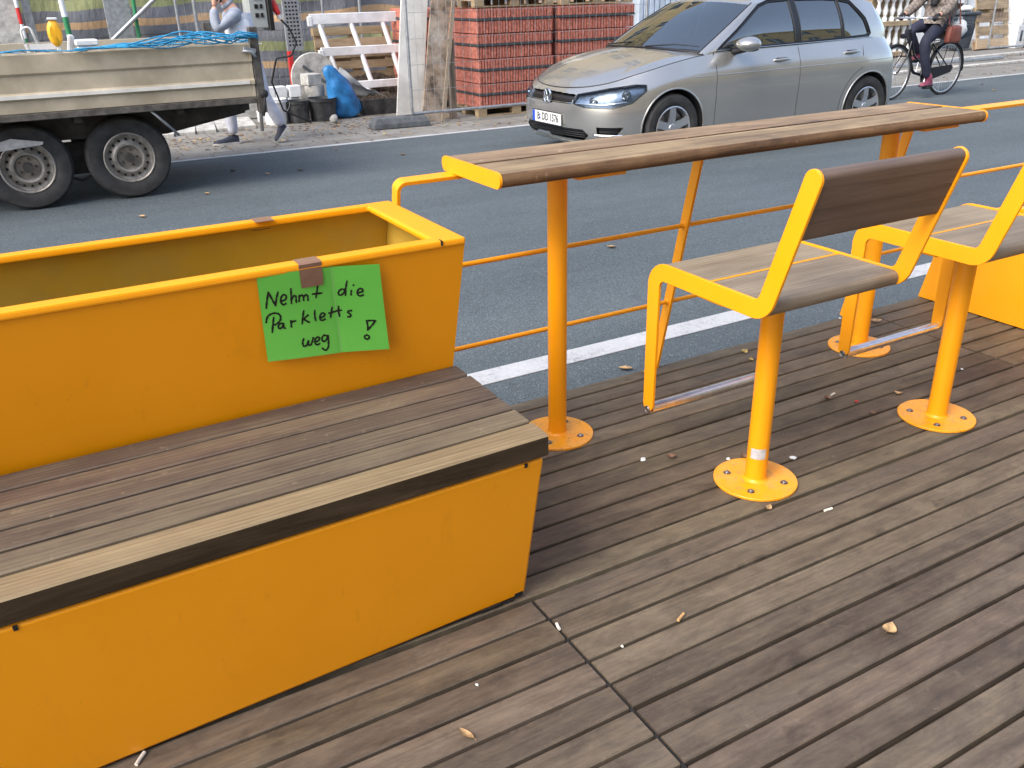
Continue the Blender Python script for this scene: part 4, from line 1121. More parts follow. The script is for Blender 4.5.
    # surface lookup
    def surf(x, z, sgn=-1, lift=0):
        best = None
        for i, col_ in enumerate(grid):
            if i < 30: continue
            if abs(col_[30].x - x) > .2: continue
            for p in col_[::1]:
                if p.y < .3: continue
                d = (p.x - x) ** 2 + (p.z - z) ** 2
                if best is None or d < best[0]: best = (d, p)
        return V((x, sgn * (best[1].y + lift), z))
    def asurf(a, z, lift=0, sgn=-1):
        i = max(0, min(NU - 1, int(a / TOT * NU))); fr = a / TOT * NU - i
        def col(i_):
            c = grid[i_]
            for j in range(NVv):
                if c[j + 1].z >= z:
                    s_ = (z - c[j].z) / max(1e-6, c[j + 1].z - c[j].z); return c[j].lerp(c[j + 1], s_), nrm(i_, j)
            return c[-1], nrm(i_, NVv)
        p0, n0 = col(i); p1, n1 = col(min(NU, i + 1)); p = p0.lerp(p1, fr) + n0 * lift
        return V((p.x, sgn * p.y, p.z))
    # lips, seams, seals
    for ax, az in AX:
        for sgn in (-1, 1):
            b = nb(); pts = []
            for k in range(41):
                a = R(-24 + 228 * k / 40); x, z = ax + RA * math.cos(a), az + RA * math.sin(a)
                if z < .18: continue
                pts.append(surf(x, z, sgn, -.002))
            tube(b, pts, .0085, 8); put('arch_lip', b, 'car')
            b = nb(); lathe(b, [(RA + .002, sgn * .865), (RA + .002, sgn * .60), (.10, sgn * .60)], (ax, 0, az), 'y', 40); put('wheel_arch_liner', b, 'black')
    def seam(pts, r_=.0028, name='door_gap', par=car, m='dark'):
        b = nb(); tube(b, pts, r_, 6); put(name, b, m, par)
    for x in (1.355, 2.445):
        seam([surf(x, .20 + (.965 - .20) * k / 24, -1, -.0008) for k in range(25)])
    pts = [surf(3.40 - .045 * math.sin(k / 20 * PI), .98 - .30 * k / 20, -1, -.0008) for k in range(12)]
    pts += [V((surf(3.497 + .432 * math.cos(a), .315 + .432 * math.sin(a), -1, -.0008))) for a in [R(110 + 75 * k / 20) for k in range(21)]]
    seam(pts); seam([surf(1.36 + (3.06 - 1.36) * k / 30, .222, -1, -.0008) for k in range(31)])
    # sharp waist crease under the handles
    b = nb(); tube(b, [surf(1.1 + 2.75 * k / 60, .762 + .03 * k / 60, -1, -.0022) for k in range(61)], .005, 8); put('waist_crease', b, 'car')
    # bonnet gap
    seam([hood(s / 20, 1) + V((0, -2 * hood(s / 20, 1).y, .001)) for s in range(21)], .003, 'bonnet_gap'); seam([V((hood(0, t / 20).x, -hood(0, t / 20).y, hood(0, t / 20).z + .0005)) for t in range(-0, 21)], .004, 'bonnet_gap')
    seam([V((hood(0, t / 20).x, hood(0, t / 20).y, hood(0, t / 20).z + .0005)) for t in range(0, 21)], .004, 'bonnet_gap')
    # window seals
    def sidept(x, z, d=0):
        i = max(0, min(259, int((x - 1.24) / (3.948 - 1.24) * 260))); c = side_g[i]
        for j in range(NT_):
            if c[j + 1].z >= z: return V((x, -(c[j].lerp(c[j + 1], (z - c[j].z) / max(1e-6, c[j + 1].z - c[j].z)).y - d), z))
        return V((x, -(c[-1].y - d), z))
    def densify(P, n=6, closed=True):
        out = []; N = len(P)
        for i in range(N if closed else N - 1):
            a, b_ = P[i], P[(i + 1) % N]
            for k in range(n): out.append((a[0] + (b_[0] - a[0]) * k / n, a[1] + (b_[1] - a[1]) * k / n))
        if not closed: out.append(P[-1])
        return out
    for P_ in (W1, W2, W3):
        b = nb(); tube(b, [sidept(x, z, .005) for x, z in densify(P_)], .0075, 8, closed=True); put('window_seal', b, 'trim')
    b = nb(); tube(b, [sidept(x, z, .002) for x, z in densify(SUR)], .007, 8, closed=True); put('window_seal', b, 'trim')
    b = nb(); tube(b, [sidept(1.40 + 2.17 * k / 50, .978 + .034 * k / 50, -.004) for k in range(51)], .004, 8); put('window_sill_strip', b, 'chrome')
    b = nb(); tube(b, [V((wscr(s / 20, .945).x, -wscr(s / 20, .945).y, wscr(s / 20, .945).z)) for s in range(21)], .006, 8); put('windscreen_seal', b, 'trim')
    b = nb(); tube(b, [V((wscr(s / 20, .945).x, wscr(s / 20, .945).y, wscr(s / 20, .945).z)) for s in range(21)], .006, 8); put('windscreen_seal', b, 'trim')
    b = nb(); tube(b, [V((wscr(.035, abs(t) / 20).x - .01, wscr(.035, abs(t) / 20).y * (1 if t > 0 else -1), wscr(.035, abs(t) / 20).z - .004)) for t in range(-19, 20)], .014, 8); put('cowl', b, 'trim')
    for (ya, xe) in ((-.10, .55), (.62, .15)):
        b = nb(); tube(b, [wscr(.02, abs(ya)) * 1 if False else V((wscr(.03, abs(ya)).x - .02, ya, wscr(.03, abs(ya)).z + .015)), V((wscr(.10, .5).x - .02, ya - .35, wscr(.10, .5).z + .012)), V((wscr(.13, .8).x - .02, ya - .62, wscr(.10, .8).z + .010))], [.008, .006, .004], 8); put('wiper', b, 'trim')
    # grille slats, badge, plate
    for z in (.580, .600):
        b = nb(); tube(b, [asurf(abs(a) / 30 * .395, z, -.010, -1 if a < 0 else 1) for a in range(-30, 31)], .0030, 6); put('grille_slat', b, 'trim')
    b = nb(); tube(b, [asurf(abs(a) / 30 * .40, .563, -.002, -1 if a < 0 else 1) for a in range(-30, 31)], .0035, 6); put('grille_strip', b, 'chrome')
    for z in (.250, .272, .294, .316):
        b = nb(); tube(b, [asurf(abs(a) / 30 * .52, z, -.012, -1 if a < 0 else 1) for a in range(-30, 31)], .004, 6); put('intake_slat', b, 'black')
    for z in (.292,):
        b = nb(); tube(b, [asurf(.64 + .27 * k / 10, z - .006, .002, -1) for k in range(11)], .005, 6); put('intake_strip', b, 'chrome')
    bl = V((.004, 0, .602)); b = nb(); tube(b, [bl + V((-.004, (.066) * math.cos(2 * PI * k / 40), .066 * math.sin(2 * PI * k / 40))) for k in range(40)], .0075, 8, closed=True)
    bd = put('emblem', b, 'chrome')
    b = nb(); lathe(b, [(0, .002), (.064, .003), (.065, .012)], tuple(bl), 'x', 32); put('emblem_back', b, 'bike_black', car) if False else put('emblem_disc', b, 'bike_black', car)
    b = nb()
    def st(a, c, r_=.0042): tube(b, [bl + V((-.006, -a[0] * 1.15, a[1] * 1.15)), bl + V((-.006, -c[0] * 1.15, c[1] * 1.15))], r_ * 1.3, 6)
    # V above W inside the ring (seen from the front)
    st((-.020, .050), (0, .006)); st((.020, .050), (0, .006))
    st((-.044, .030), (-.020, -.046)); st((-.020, -.046), (0, -.002)); st((0, -.002), (.020, -.046)); st((.020, -.046), (.044, .030))
    put('emblem_letters', b, 'chrome')
    pl = nb(); box(pl, (-.008, 0, .400), (.008, .52, .112), (0, R(-1), 0), .002); pp = put('licence_plate', pl, 'plate', car, sm=None); pp['label'] = 'white number plate reading B DD 1576'
    pb = nb(); box(pb, (-.0135, .238, .400), (.0012, .040, .104)); put('plate_band', pb, 'plate_blue', pp, sm=None)
    pf_ = nb()
    for (y_, z_, sy, sz) in ((0, .341, .53, .012), (0, .458, .53, .006)): box(pf_, (-.0125, y_, z_), (.006, sy, sz))
    put('plate_holder', pf_, 'trim', car, sm=None)
    tc = bpy.data.curves.new('plate_number', 'FONT'); tc.body = 'B  DD 1576'; tc.size = .098; tc.align_x = 'CENTER'; tc.align_y = 'CENTER'; tc.extrude = .0004; tc.offset = .002; tc.space_character = .98
    to = bpy.data.objects.new('plate_number', tc); link(to); tc.materials.append(M['ink']); to.parent = pp
    to.matrix_local = Matrix.Translation(V((-.0130, -.022, .400)) - L) @ Matrix(((0, 0, -1, 0), (-1, 0, 0, 0), (0, 1, 0, 0), (0, 0, 0, 1))) @ Matrix.Diagonal((.83, 1.0, 1, 1))
    b = nb()
    for z_ in (.415, .383): lathe(b, [(0, -.0142), (.010, -.0142), (.010, -.0128)], (0, .118, z_), 'x', 14)
    put('plate_seal', b, 'plate_blue', pp)
    # headlamps: reflector bowls in a dark housing under a clear cover
    put('headlamp_housing', bm['hl'], 'lamp_inner')
    for sgn in (-1, 1):
        cov = nb(); cc = {}
        for (i, j) in regs['hl']:
            q = []
            for (a_, c_) in ((i, j), (i + 1, j), (i + 1, j + 1), (i, j + 1)):
                if (a_, c_) not in cc:
                    p = grid[a_][c_] + nrm(a_, c_) * .001; cc[(a_, c_)] = cov.verts.new((p.x, sgn * p.y, p.z))
                q.append(cc[(a_, c_)])
            cov.faces.new(q)
        hl = put('headlight', cov, 'lamp_glass'); 
        for a_, z_, rr in ((.62, .600, .036), (.93, .645, .044)):
            c = asurf(a_, z_, -.020, sgn); e = asurf(a_ + .03, z_, -.02, sgn); s0 = asurf(a_ - .03, z_, -.02, sgn); tn = (e - s0).normalized(); n_ = V((0, 0, 1)).cross(tn).normalized()
            if n_.x > 0: n_ = -n_
            b = nb(); rings = []
            for (r_, h_) in ((0, -.012), (rr * .35, -.010), (rr * .36, .006), (rr * .5, -.010), (rr * .9, .004), (rr, .012)):
                rings.append([b.verts.new(c + (tn * math.cos(2 * PI * k / 20) + V((0, 0, 1)) * math.sin(2 * PI * k / 20)) * max(r_, .0005) + n_ * h_) for k in range(20)])
            for A, B in zip(rings, rings[1:]):
                for k in range(20): b.faces.new((A[k], A[(k + 1) % 20], B[(k + 1) % 20], B[k]))
            put('reflector', b, 'chrome', hl)
        b = nb(); tube(b, [asurf(a_, z_, 0, sgn) for a_, z_ in densify(HL, 5)], .0045, 6, closed=True); put('headlamp_rim', b, 'trim', hl)
        b = nb(); tube(b, [asurf(.43 + .52 * k / 20, .563 + .022 * max(0, (k - 12) / 8) , -.012, sgn) for k in range(21)], .006, 6); put('lamp_strip', b, 'chrome', hl)
    # door handles
    for xh, zh, d_ in ((2.20, .862, df), (3.19, .885, dr)):
        b = nb(); pts = [surf(xh + .105 * k / 10, zh + .004 * k / 10, -1, .004 + .024 * math.sin(PI * min(1, max(0, (k + 10) / 20))) ** .5) for k in range(-10, 11)]
        tube(b, pts, [.009 + .006 * math.sin(PI * k / 20) for k in range(21)], 10); put('handle', b, 'car', d_)
        b = nb(); c = surf(xh, zh, -1, .001); box(b, (c.x, c.y, c.z - .004), (.15, .004, .042), None, .0018); put('handle_recess', b, 'trim', d_)
    # door mirror
    b = nb(); bmesh.ops.create_uvsphere(b, u_segments=24, v_segments=14, radius=1)
    for v in b.verts:
        x, y_, z = v.co; x = max(x, -1); fx = .15 * x * (1 if x < 0 else .6); v.co = V((fx + .02 * y_, y_ * .140, z * .068 * (1 - .25 * max(0, y_))))
    for v in b.verts: v.co = V((1.63, -1.005, 1.035)) + v.co
    put('wing_mirror', b, 'car')
    b = nb(); bmesh.ops.create_uvsphere(b, u_segments=20, v_segments=10, radius=1)
    for v in b.verts: v.co = V((1.635 + v.co.x * .07, -1.00 + v.co.y * .105, .992 + v.co.z * .028))
    tube(b, [(1.60, -.80, .955), (1.62, -.88, .968), (1.63, -.95, .985)], [.035, .028, .028], 10); put('mirror_foot', b, 'trim')
    # interior
    b = nb(); bb(b, 1.2, 3.7, -.74, .74, .40, .45); bb(b, 1.25, 1.65, -.72, .72, .80, .93, .05); put('cabin', b, 'seat_cloth', sm=None)
    for (sx, sy) in ((2.25, -.36), (2.25, .36), (3.15, -.36), (3.15, .36)):
        b = nb(); box(b, (sx - .18, sy, .52), (.5, .48, .16), None, .05); box(b, (sx + .10, sy, .82), (.13, .46, .58), (0, R(14), 0), .05); box(b, (sx + .19, sy, 1.17), (.10, .26, .18), (0, R(10), 0), .04); put('seat', b, 'seat_cloth', sm=None)
    b = nb(); tube(b, [V((1.78, -.37, .93)) + V((.05 * math.sin(a), .18 * math.cos(a), .18 * math.sin(a))) for a in [2 * PI * k / 28 for k in range(28)]], .012, 8, closed=True); put('steering_wheel', b, 'trim')
    b = nb(); bb(b, .55, 3.8, -.78, .78, .17, .22); put('underbody', b, 'black', sm=None)
    b = nb(); tube(b, [asurf(abs(a) / 30 * .60, .200, .002, -1 if a < 0 else 1) for a in range(-30, 31)], .007, 8); put('front_lip', b, 'chrome')
    # wheels
    for ax, az in AX:
        for sgn in (-1, 1):
            wheel(car, V((ax, sgn * .785, .315)) - L, .315, .205, sgn, 'alloy')
    car.location = (X0 + .86 + (2.1 - .86) * .95, Y0 - .03, Z0); car.scale = (.95, .95, .95)
    return car

def wheel(parent, c, rad, wid, sgn, kind):
    """axis along y, outer face at the sgn side"""
    w_ = bpy.data.objects.new('wheel', None); link(w_); w_.parent = parent; w_.location = c
    s = sgn; h = wid / 2; rr = rad * .635 if kind == 'alloy' else rad * .60
    pr_ = [(rr, s * (h - .012)), (rr + .012, s * h), (rad * .80, s * (h + .006)), (rad * .93, s * h), (rad * .985, s * (h - .022)), (rad, s * (h - .045))]
    nrib = 4
    for k in range(nrib):
        y0 = s * (h - .05 - k * (wid - .1) / nrib); y1 = s * (h - .05 - (k + .8) * (wid - .1) / nrib)
        pr_ += [(rad, y0), (rad, y1), (rad - .008, y1 - s * .001), (rad - .008, y1 - s * .006)]
    pr_ += [(rad, -s * (h - .045)), (rad * .95, -s * h), (rr, -s * (h - .01))]
    bm = nb(); lathe(bm, pr_, (0, 0, 0), 'y', 56); obj('tyre', bm, 'tyre', w_, smooth=R(40))
    bm = nb()
    if kind == 'alloy':
        lathe(bm, [(rr + .004, s * (h - .004)), (rr - .004, s * h), (rr - .012, s * (h - .006)), (rr - .016, s * (h - .06)), (rr - .02, -s * h)], (0, 0, 0), 'y', 48)
        for k in range(5):
            a = 2 * PI * k / 5 + .35
            for (w0, w1) in ((.040, .028),):
                ca, sa = math.cos(a), math.sin(a); pa, pb_ = -sa, ca
                r0, r1 = .035, rr - .010; vs = []
                for (r_, ww, yo) in ((r0, w0, h - .028), (r1 * .6, (w0 + w1) * .5, h - .012), (r1, w1 * 1.25, h - .010)):
                    for q, yy in ((-1, yo - .02), (-1, yo), (1, yo), (1, yo - .02)): vs.append(bm.verts.new((r_ * ca + q * ww * pa, s * yy, r_ * sa + q * ww * pb_)))
                for m_ in range(2):
                    for n_ in range(4): bm.faces.new((vs[m_ * 4 + n_], vs[m_ * 4 + (n_ + 1) % 4], vs[m_ * 4 + 4 + (n_ + 1) % 4], vs[m_ * 4 + 4 + n_]))
        lathe(bm, [(0, s * (h - .018)), (.030, s * (h - .018)), (.038, s * (h - .026)), (.062, s * (h - .030)), (.064, s * (h - .05))], (0, 0, 0), 'y', 28)
        obj('rim', bm, 'rim', w_, smooth=R(30))
        bm = nb(); lathe(bm, [(0, s * (h - .075)), (rr * .82, s * (h - .075)), (rr * .82, s * (h - .09))], (0, 0, 0), 'y', 32); obj('brake_disc', bm, 'bolt', w_, smooth=R(30))
    else:
        lathe(bm, [(rr + .004, s * (h - .006)), (rr - .005, s * (h + .002)), (rr - .012, s * (h - .006)), (rr - .018, s * (h - .045)), (rr * .80, s * (h - .052)), (rr * .62, s * (h - .020)), (rr * .58, s * (h - .012)), (rr * .50, s * (h - .016)), (rr * .44, s * (h - .050)), (rr * .42, s * (h - .055)), (0, s * (h - .055))], (0, 0, 0), 'y', 48)
        obj('rim', bm, 'rim_steel', w_, smooth=R(30))
        bm = nb()
        for k in range(16):
            a = 2 * PI * k / 16; r_ = rr * .735; c0 = V3 = Vector((r_ * math.cos(a), 0, r_ * math.sin(a)))
            lathe(bm, [(0, s * (h - .030)), (.0105, s * (h - .030)), (.0105, s * (h - .06))], tuple(c0), 'y', 10)
        obj('vent_holes', bm, 'dark', w_)
        bm = nb(); lathe(bm, [(0, s * (h + .004)), (.026, s * (h + .002)), (.034, s * (h - .01)), (.036, s * (h - .056))], (0, 0, 0), 'y', 20)
        for k in range(5):
            a = 2 * PI * k / 5; lathe(bm, [(0, s * (h - .036)), (.009, s * (h - .038)), (.011, s * (h - .056))], (rr * .32 * math.cos(a), 0, rr * .32 * math.sin(a)), 'y', 8)
        obj('hub', bm, 'rust', w_, smooth=R(35))
    return w_
car = build_car(4.373, 7.225, ZS)
car['label'] = 'silver-beige five-door hatchback with number plate B DD 1576 on the road behind the bar table'

# ------------------------------------------------------------------ flatbed trailer
def build_trailer():
    t = thing('flatbed_trailer', 'beige drop-side flatbed with tandem wheels and blue net at the left of the road', 'trailer', (0, 8.3, ZS))
    L = Vector((0, 8.3, ZS)); x0, x1 = -3.6, 1.80; ya, yb = 7.50, 9.28; zb_, zt = .575, .985
    # the near dropside: a folded panel with two long swages
    def dprof(y, s): return [(y, zb_), (y - s * .004, zb_ + .085), (y - s * .022, zb_ + .10), (y - s * .022, zb_ + .128), (y - s * .004, zb_ + .140), (y - s * .004, zb_ + .255), (y - s * .020, zb_ + .272), (y - s * .024, zt - .012), (y - s * .012, zt), (y + s * .028, zt), (y + s * .028, zb_)]
    bm = nb(); prism(bm, dprof(ya, 1), 'x', x0, x1); o = obj('dropside', sub(bm, L), 'bed', t, bevel=.003)
    bm = nb(); prism(bm, [(ya - .0225, zb_ + .1005), (ya - .0245, zb_ + .1015), (ya - .0245, zb_ + .1265), (ya - .0225, zb_ + .1275)], 'x', x0, x1 - .02); obj('worn_ridge', sub(bm, L), 'bed_light', t)
    bm = nb(); prism(bm, dprof(yb, -1), 'x', x0, x1); obj('dropside', sub(bm, L), 'bed', t, bevel=.003)
    bm = nb(); prism(bm, dprof(ya, 1), 'x', x1 + .0005, x1 + .022)
    for v in bm.verts: v.co.y -= .006
    obj('end_strip', sub(bm, L), 'bed', t, bevel=.002)
    bm = nb(); bb(bm, x1 + .03, x1 + .055, ya + .06, yb - .06, zb_ + .01, zt - .02, .004); obj('tailboard', sub(bm, L), 'bed', t)
    bm = nb(); bb(bm, x0, x1, ya + .03, yb - .03, zb_ - .03, zb_ - .002); obj('bed_floor', sub(bm, L), 'rust', t)
    bm = nb(); bb(bm, x0, x1 + .06, ya - .01, ya + .035, zb_ - .052, zb_ - .004, .004); bb(bm, x0, x1 + .06, yb - .035, yb + .01, zb_ - .052, zb_ - .004, .004); obj('edge_beam', sub(bm, L), 'rust', t)
    # posts, latch, bolts
    for y in (ya - .012, yb - .05):
        bm = nb(); bb(bm, x1 + .028, x1 + .096, y, y + .062, zb_ - .13, zt + .115, .006); obj('corner_post', sub(bm, L), 'rust', t)
    bm = nb(); tube(bm, [(x1 - .05, ya - .035, zt - .06), (x1 + .02, ya - .04, zt - .065), (x1 + .05, ya - .035, zt - .11)], .012, 8); box(bm, (x1 + .01, ya - .034, zt - .055), (.10, .014, .035), (0, R(12), 0), .004); obj('latch', sub(bm, L), 'galv', t)
    bm = nb(); lathe(bm, [(0, ya - .065), (.030, ya - .062), (.036, ya - .045), (.03, ya - .014)], (x1 + .075, 0, zb_ + .02), 'y', 16); tube(bm, [(x1 + .075, ya - .05, zb_ + .01), (x1 + .07, ya - .06, zb_ - .06), (x1 + .045, ya - .06, zb_ - .15)], .012, 8); obj('hinge_hook', sub(bm, L), 'black', t)
    # chassis
    for y in (ya + .28, yb - .34):
        bm = nb(); prism(bm, [(x0, zb_ - .031), (x1 + .02, zb_ - .031), (x1 + .02, zb_ - .13), (x1 - .72, zb_ - .245), (x0, zb_ - .245)], 'y', y, y + .06); obj('chassis_rail', sub(bm, L), 'chassis', t)
    bm = nb()
    for x in (-3.2, -2.2, -1.2, -.4, .45, 1.2): bb(bm, x, x + .05, ya + .05, yb - .05, zb_ - .10, zb_ - .033)
    obj('cross_members', sub(bm, L), 'chassis', t)
    bm = nb(); prism(bm, [(.95, zb_ - .05), (x1 + .0, zb_ - .05), (x1 + .0, zb_ - .16), (1.14, zb_ - .275), (.95, zb_ - .275)], 'y', ya + .36, ya + .40); obj('under_panel', sub(bm, L), 'chassis', t)
    bm = nb(); tube(bm, [(1.00, ya + .02, zb_ - .05), (1.19, ya + .10, zb_ - .26)], .011, 8); obj('stay', sub(bm, L), 'galv', t)
    for ax in (.068, .794):
        bm = nb(); tube(bm, [(ax, ya + .12, .17), (ax, yb - .12, .17)], .035, 12); obj('axle', sub(bm, L), 'chassis', t)
        for y, s in ((7.735, -1), (yb - .235, 1)): wheel(t, Vector((ax, y, .17)) - L, .318, .195, s, 'steel')
    bm = nb(); prism(bm, [(-.30, .30), (.20, .34), (.21, .36), (.0, .40), (-.28, .33)], 'y', 7.56, 7.575); obj('mudguard_stub', sub(bm, L), 'galv', t)
    bm = nb(); bb(bm, .30, .56, 7.86, 7.90, .05, .30); tube(bm, [(.30, 7.8, .06), (.43, 7.8, .01), (.56, 7.8, .06)], .012, 6); obj('suspension_arm', sub(bm, L), 'chassis', t)
    return t
build_trailer()
# blue net draped over the rear of the bed
bm = nb(); random.seed(11)
def netz(x, y):
    e = max(0, 1 - abs(y - 7.50) / .25); return .99 + .05 * math.exp(-((x - 1.42) / .28) ** 2) * (1 if y < 7.9 else .4) + .012 * math.sin(x * 9 + y * 5) - .14 * min(1, max(0, (y - 7.55) / .7)) + .018 * max(0, x - .2)
def netp(x, y): return Vector((x, y, netz(x, y) + random.uniform(-.004, .004)))
for i in range(46):
    x = -.9 + i * .061; tube(bm, [netp(x + .05 * math.sin(k * 1.1 + i), 7.475 + k * .09) for k in range(9)], .0038, 5)
for k in range(9):
    y = 7.475 + k * .08; tube(bm, [netp(-.9 + i * .10, y + .02 * math.sin(i * 1.7)) for i in range(29)], .0042, 5)
for j in range(7): # bunched cords along the edge towards the corner post
    tube(bm, [Vector((.55 + i * .07, 7.44 + .02 * math.sin(i * .8 + j), 1.0 + .035 * math.sin(j * 1.7 + i * .55) * math.exp(-((i * .07 - .85) / .4) ** 2) + .012 * j * math.exp(-((i * .07 - .85) / .35) ** 2) + (.03 if i > 16 else 0))) for i in range(20)], .0055, 5)
o = obj('load_net', bm, 'net', smooth=0); tag(o, 'bright blue load net draped over the edge of the beige flatbed', 'net')
# things on the flatbed
bl_ = thing('warning_lamp', 'amber and white warning lamp standing upright on the flatbed', 'lamp', (.50, 8.3, .545))
bm = nb(); bb(bm, .42, .60, 8.22, 8.40, .548, .66, .01); bb(bm, .485, .515, 8.29, 8.33, .66, .98, .004); obj('foot', sub(bm, Vector((.50, 8.3, .545))), 'white_stuff', bl_)
bm = nb(); lathe(bm, [(0, 8.265), (.06, 8.265), (.085, 8.285), (.088, 8.32), (.06, 8.345), (0, 8.345)], (.495, 0, 1.085), 'y', 28)
for v in bm.verts: v.co = Vector((.495 + (v.co.x - .495) * .62, v.co.y, 1.085 + (v.co.z - 1.085) * 1.15))
obj('lens', sub(bm, Vector((.50, 8.3, .545))), 'lamp_yellow', bl_, smooth=R(40))
bm = nb(); bb(bm, .46, .53, 8.27, 8.34, 1.183, 1.20, .004); obj('cap', sub(bm, Vector((.50, 8.3, .545))), 'white_stuff', bl_)
bar = thing('plastic_barrier', 'white slatted plastic barrier with red marks beside the amber lamp on the flatbed', 'barrier', (.40, 8.42, .545)); BLo = Vector((.40, 8.42, .545))
bm = nb()
for k in range(4): box(bm, (.32 + k * .045, 8.42, .78 + .0), (.020, .03, .46), (0, R(-12), 0), .003)
tube(bm, fillet([(.27, 8.42, .98), (.26, 8.42, 1.12), (.33, 8.42, 1.14), (.36, 8.42, 1.0)], .03, 4), .009, 8); box(bm, (.39, 8.42, .62), (.28, .035, .05)); box(bm, (.39, 8.42, .985), (.19, .032, .04), (0, R(-12) * 0, 0)); obj('frame', sub(bm, BLo), 'white_stuff', bar)
bm = nb()
for k in range(2): box(bm, (.36 + k * .06, 8.395, .93), (.022, .004, .06))
obj('red_mark', sub(bm, BLo), 'red', bar)
bm = nb()
box(bm, (.58, 8.42, .90), (.045, .10, .34), (0, R(12), 0), .012); box(bm, (.62, 8.42, .745), (.16, .12, .38), None, .012)
o = obj('plastic_post_foot', bm, 'white_stuff'); tag(o, 'white plastic barrier foot just right of the amber lamp on the flatbed', 'barrier foot')
bx_ = thing('plastic_box', 'white lidded plastic box standing on the flatbed behind the blue net', 'box', (.70, 8.3, .547)); q = Vector((.70, 8.3, .547))
bm = nb(); bb(bm, .63, .78, 8.20, 8.42, .547, .985, .012); obj('body', sub(bm, q), 'white_stuff', bx_)
bm = nb(); bb(bm, .62, .79, 8.19, 8.43, .9855, 1.03, .008); obj('lid', sub(bm, q), 'white_stuff', bx_)
bm = nb(); bb(bm, .70, .735, 8.184, 8.191, .955, .965); obj('latch', sub(bm, q), 'dark', bx_)
#PART3
# ------------------------------------------------------------------ people
def skin(name, J, E_, m, parent, root, sub_=2, L=None, extra=None):
    names = list(J); idx = {n: i for i, n in enumerate(names)}
    me = bpy.data.meshes.new(name)
    me.from_pydata([tuple(Vector(J[n][0]) - (L or Vector())) for n in names], [(idx[a], idx[b]) for a, b in E_], [])
    o = bpy.data.objects.new(name, me); link(o); o.parent = parent
    me.materials.append(M[m])
    md = o.modifiers.new('skin', 'SKIN'); md.use_smooth_shade = True
    if not me.skin_vertices: 
        bpy.context.view_layer.objects.active = o
    lay = me.skin_vertices[0].data if me.skin_vertices else None
    for i, n in enumerate(names):
        r_ = J[n][1]; r_ = (r_, r_) if not isinstance(r_, tuple) else r_
        lay[i].radius = r_; lay[i].use_root = (n == root)
    s_ = o.modifiers.new('sub', 'SUBSURF'); s_.levels = sub_; s_.render_levels = sub_
    return o
def bake(o):
    dg = bpy.context.evaluated_depsgraph_get(); me = bpy.data.meshes.new_from_object(o.evaluated_get(dg)); me.name = o.name
    o.modifiers.clear(); o.data = me
    for p in me.polygons: p.use_smooth = True
    return o
def chain(J, E_, pts, pre):
    last = None
    for i, (p, r_) in enumerate(pts):
        n = f'{pre}{i}'; J[n] = (p, r_)
        if last: E_.append((last, n))
        last = n
    return last
def hand(parent, wrist, d, pn, curl, m, L, side=1, name='hand'):
    """palm and five separate curled fingers; d: wrist->knuckles, pn: palm normal (fingers curl towards it)"""
    d = Vector(d).normalized(); pn = Vector(pn); pn = (pn - d * pn.dot(d)).normalized(); lat = d.cross(pn) * side
    J, E_ = {}, []; w_ = Vector(wrist)
    J['w'] = (w_, .022); J['p'] = (w_ + d * .045, (.030, .018)); E_.append(('w', 'p'))
    o = [skin(name, {'w': (w_ - d * .01, .021), 'm': (w_ + d * .035, .026), 'k': (w_ + d * .075, .027)}, [('w', 'm'), ('m', 'k')], m, parent, 'm', 1, L)]
    for k, (off, ln) in enumerate(((-.028, .062), (-.0095, .075), (.0095, .080), (.027, .072))):
        base = w_ + d * .06 + lat * -off; pts = [(base, .0095)]; a = 0; p = base
        for sgm in (.42, .32, .26):
            a += curl / 3; v = d * math.cos(a) + pn * math.sin(a); p = p + v * ln * sgm * 1.15; pts.append((p, .0088 if sgm > .3 else .0078))
        J, E_ = {}, []; chain(J, E_, pts, 'f'); o.append(skin('finger', J, E_, m, o[0], 'f0', 1, L))
    base = w_ + d * .018 + lat * -.022; J, E_ = {}, []
    chain(J, E_, [(base, .011), (base + lat * -.022 + d * .022 + pn * .008, .0105), (base + lat * -.026 + d * .045 + pn * .022, .009), (base + lat * -.018 + d * .060 + pn * .034, .008)], 'f'); o.append(skin('thumb', J, E_, m, o[0], 'f0', 1, L))
    return o
BAKE = []
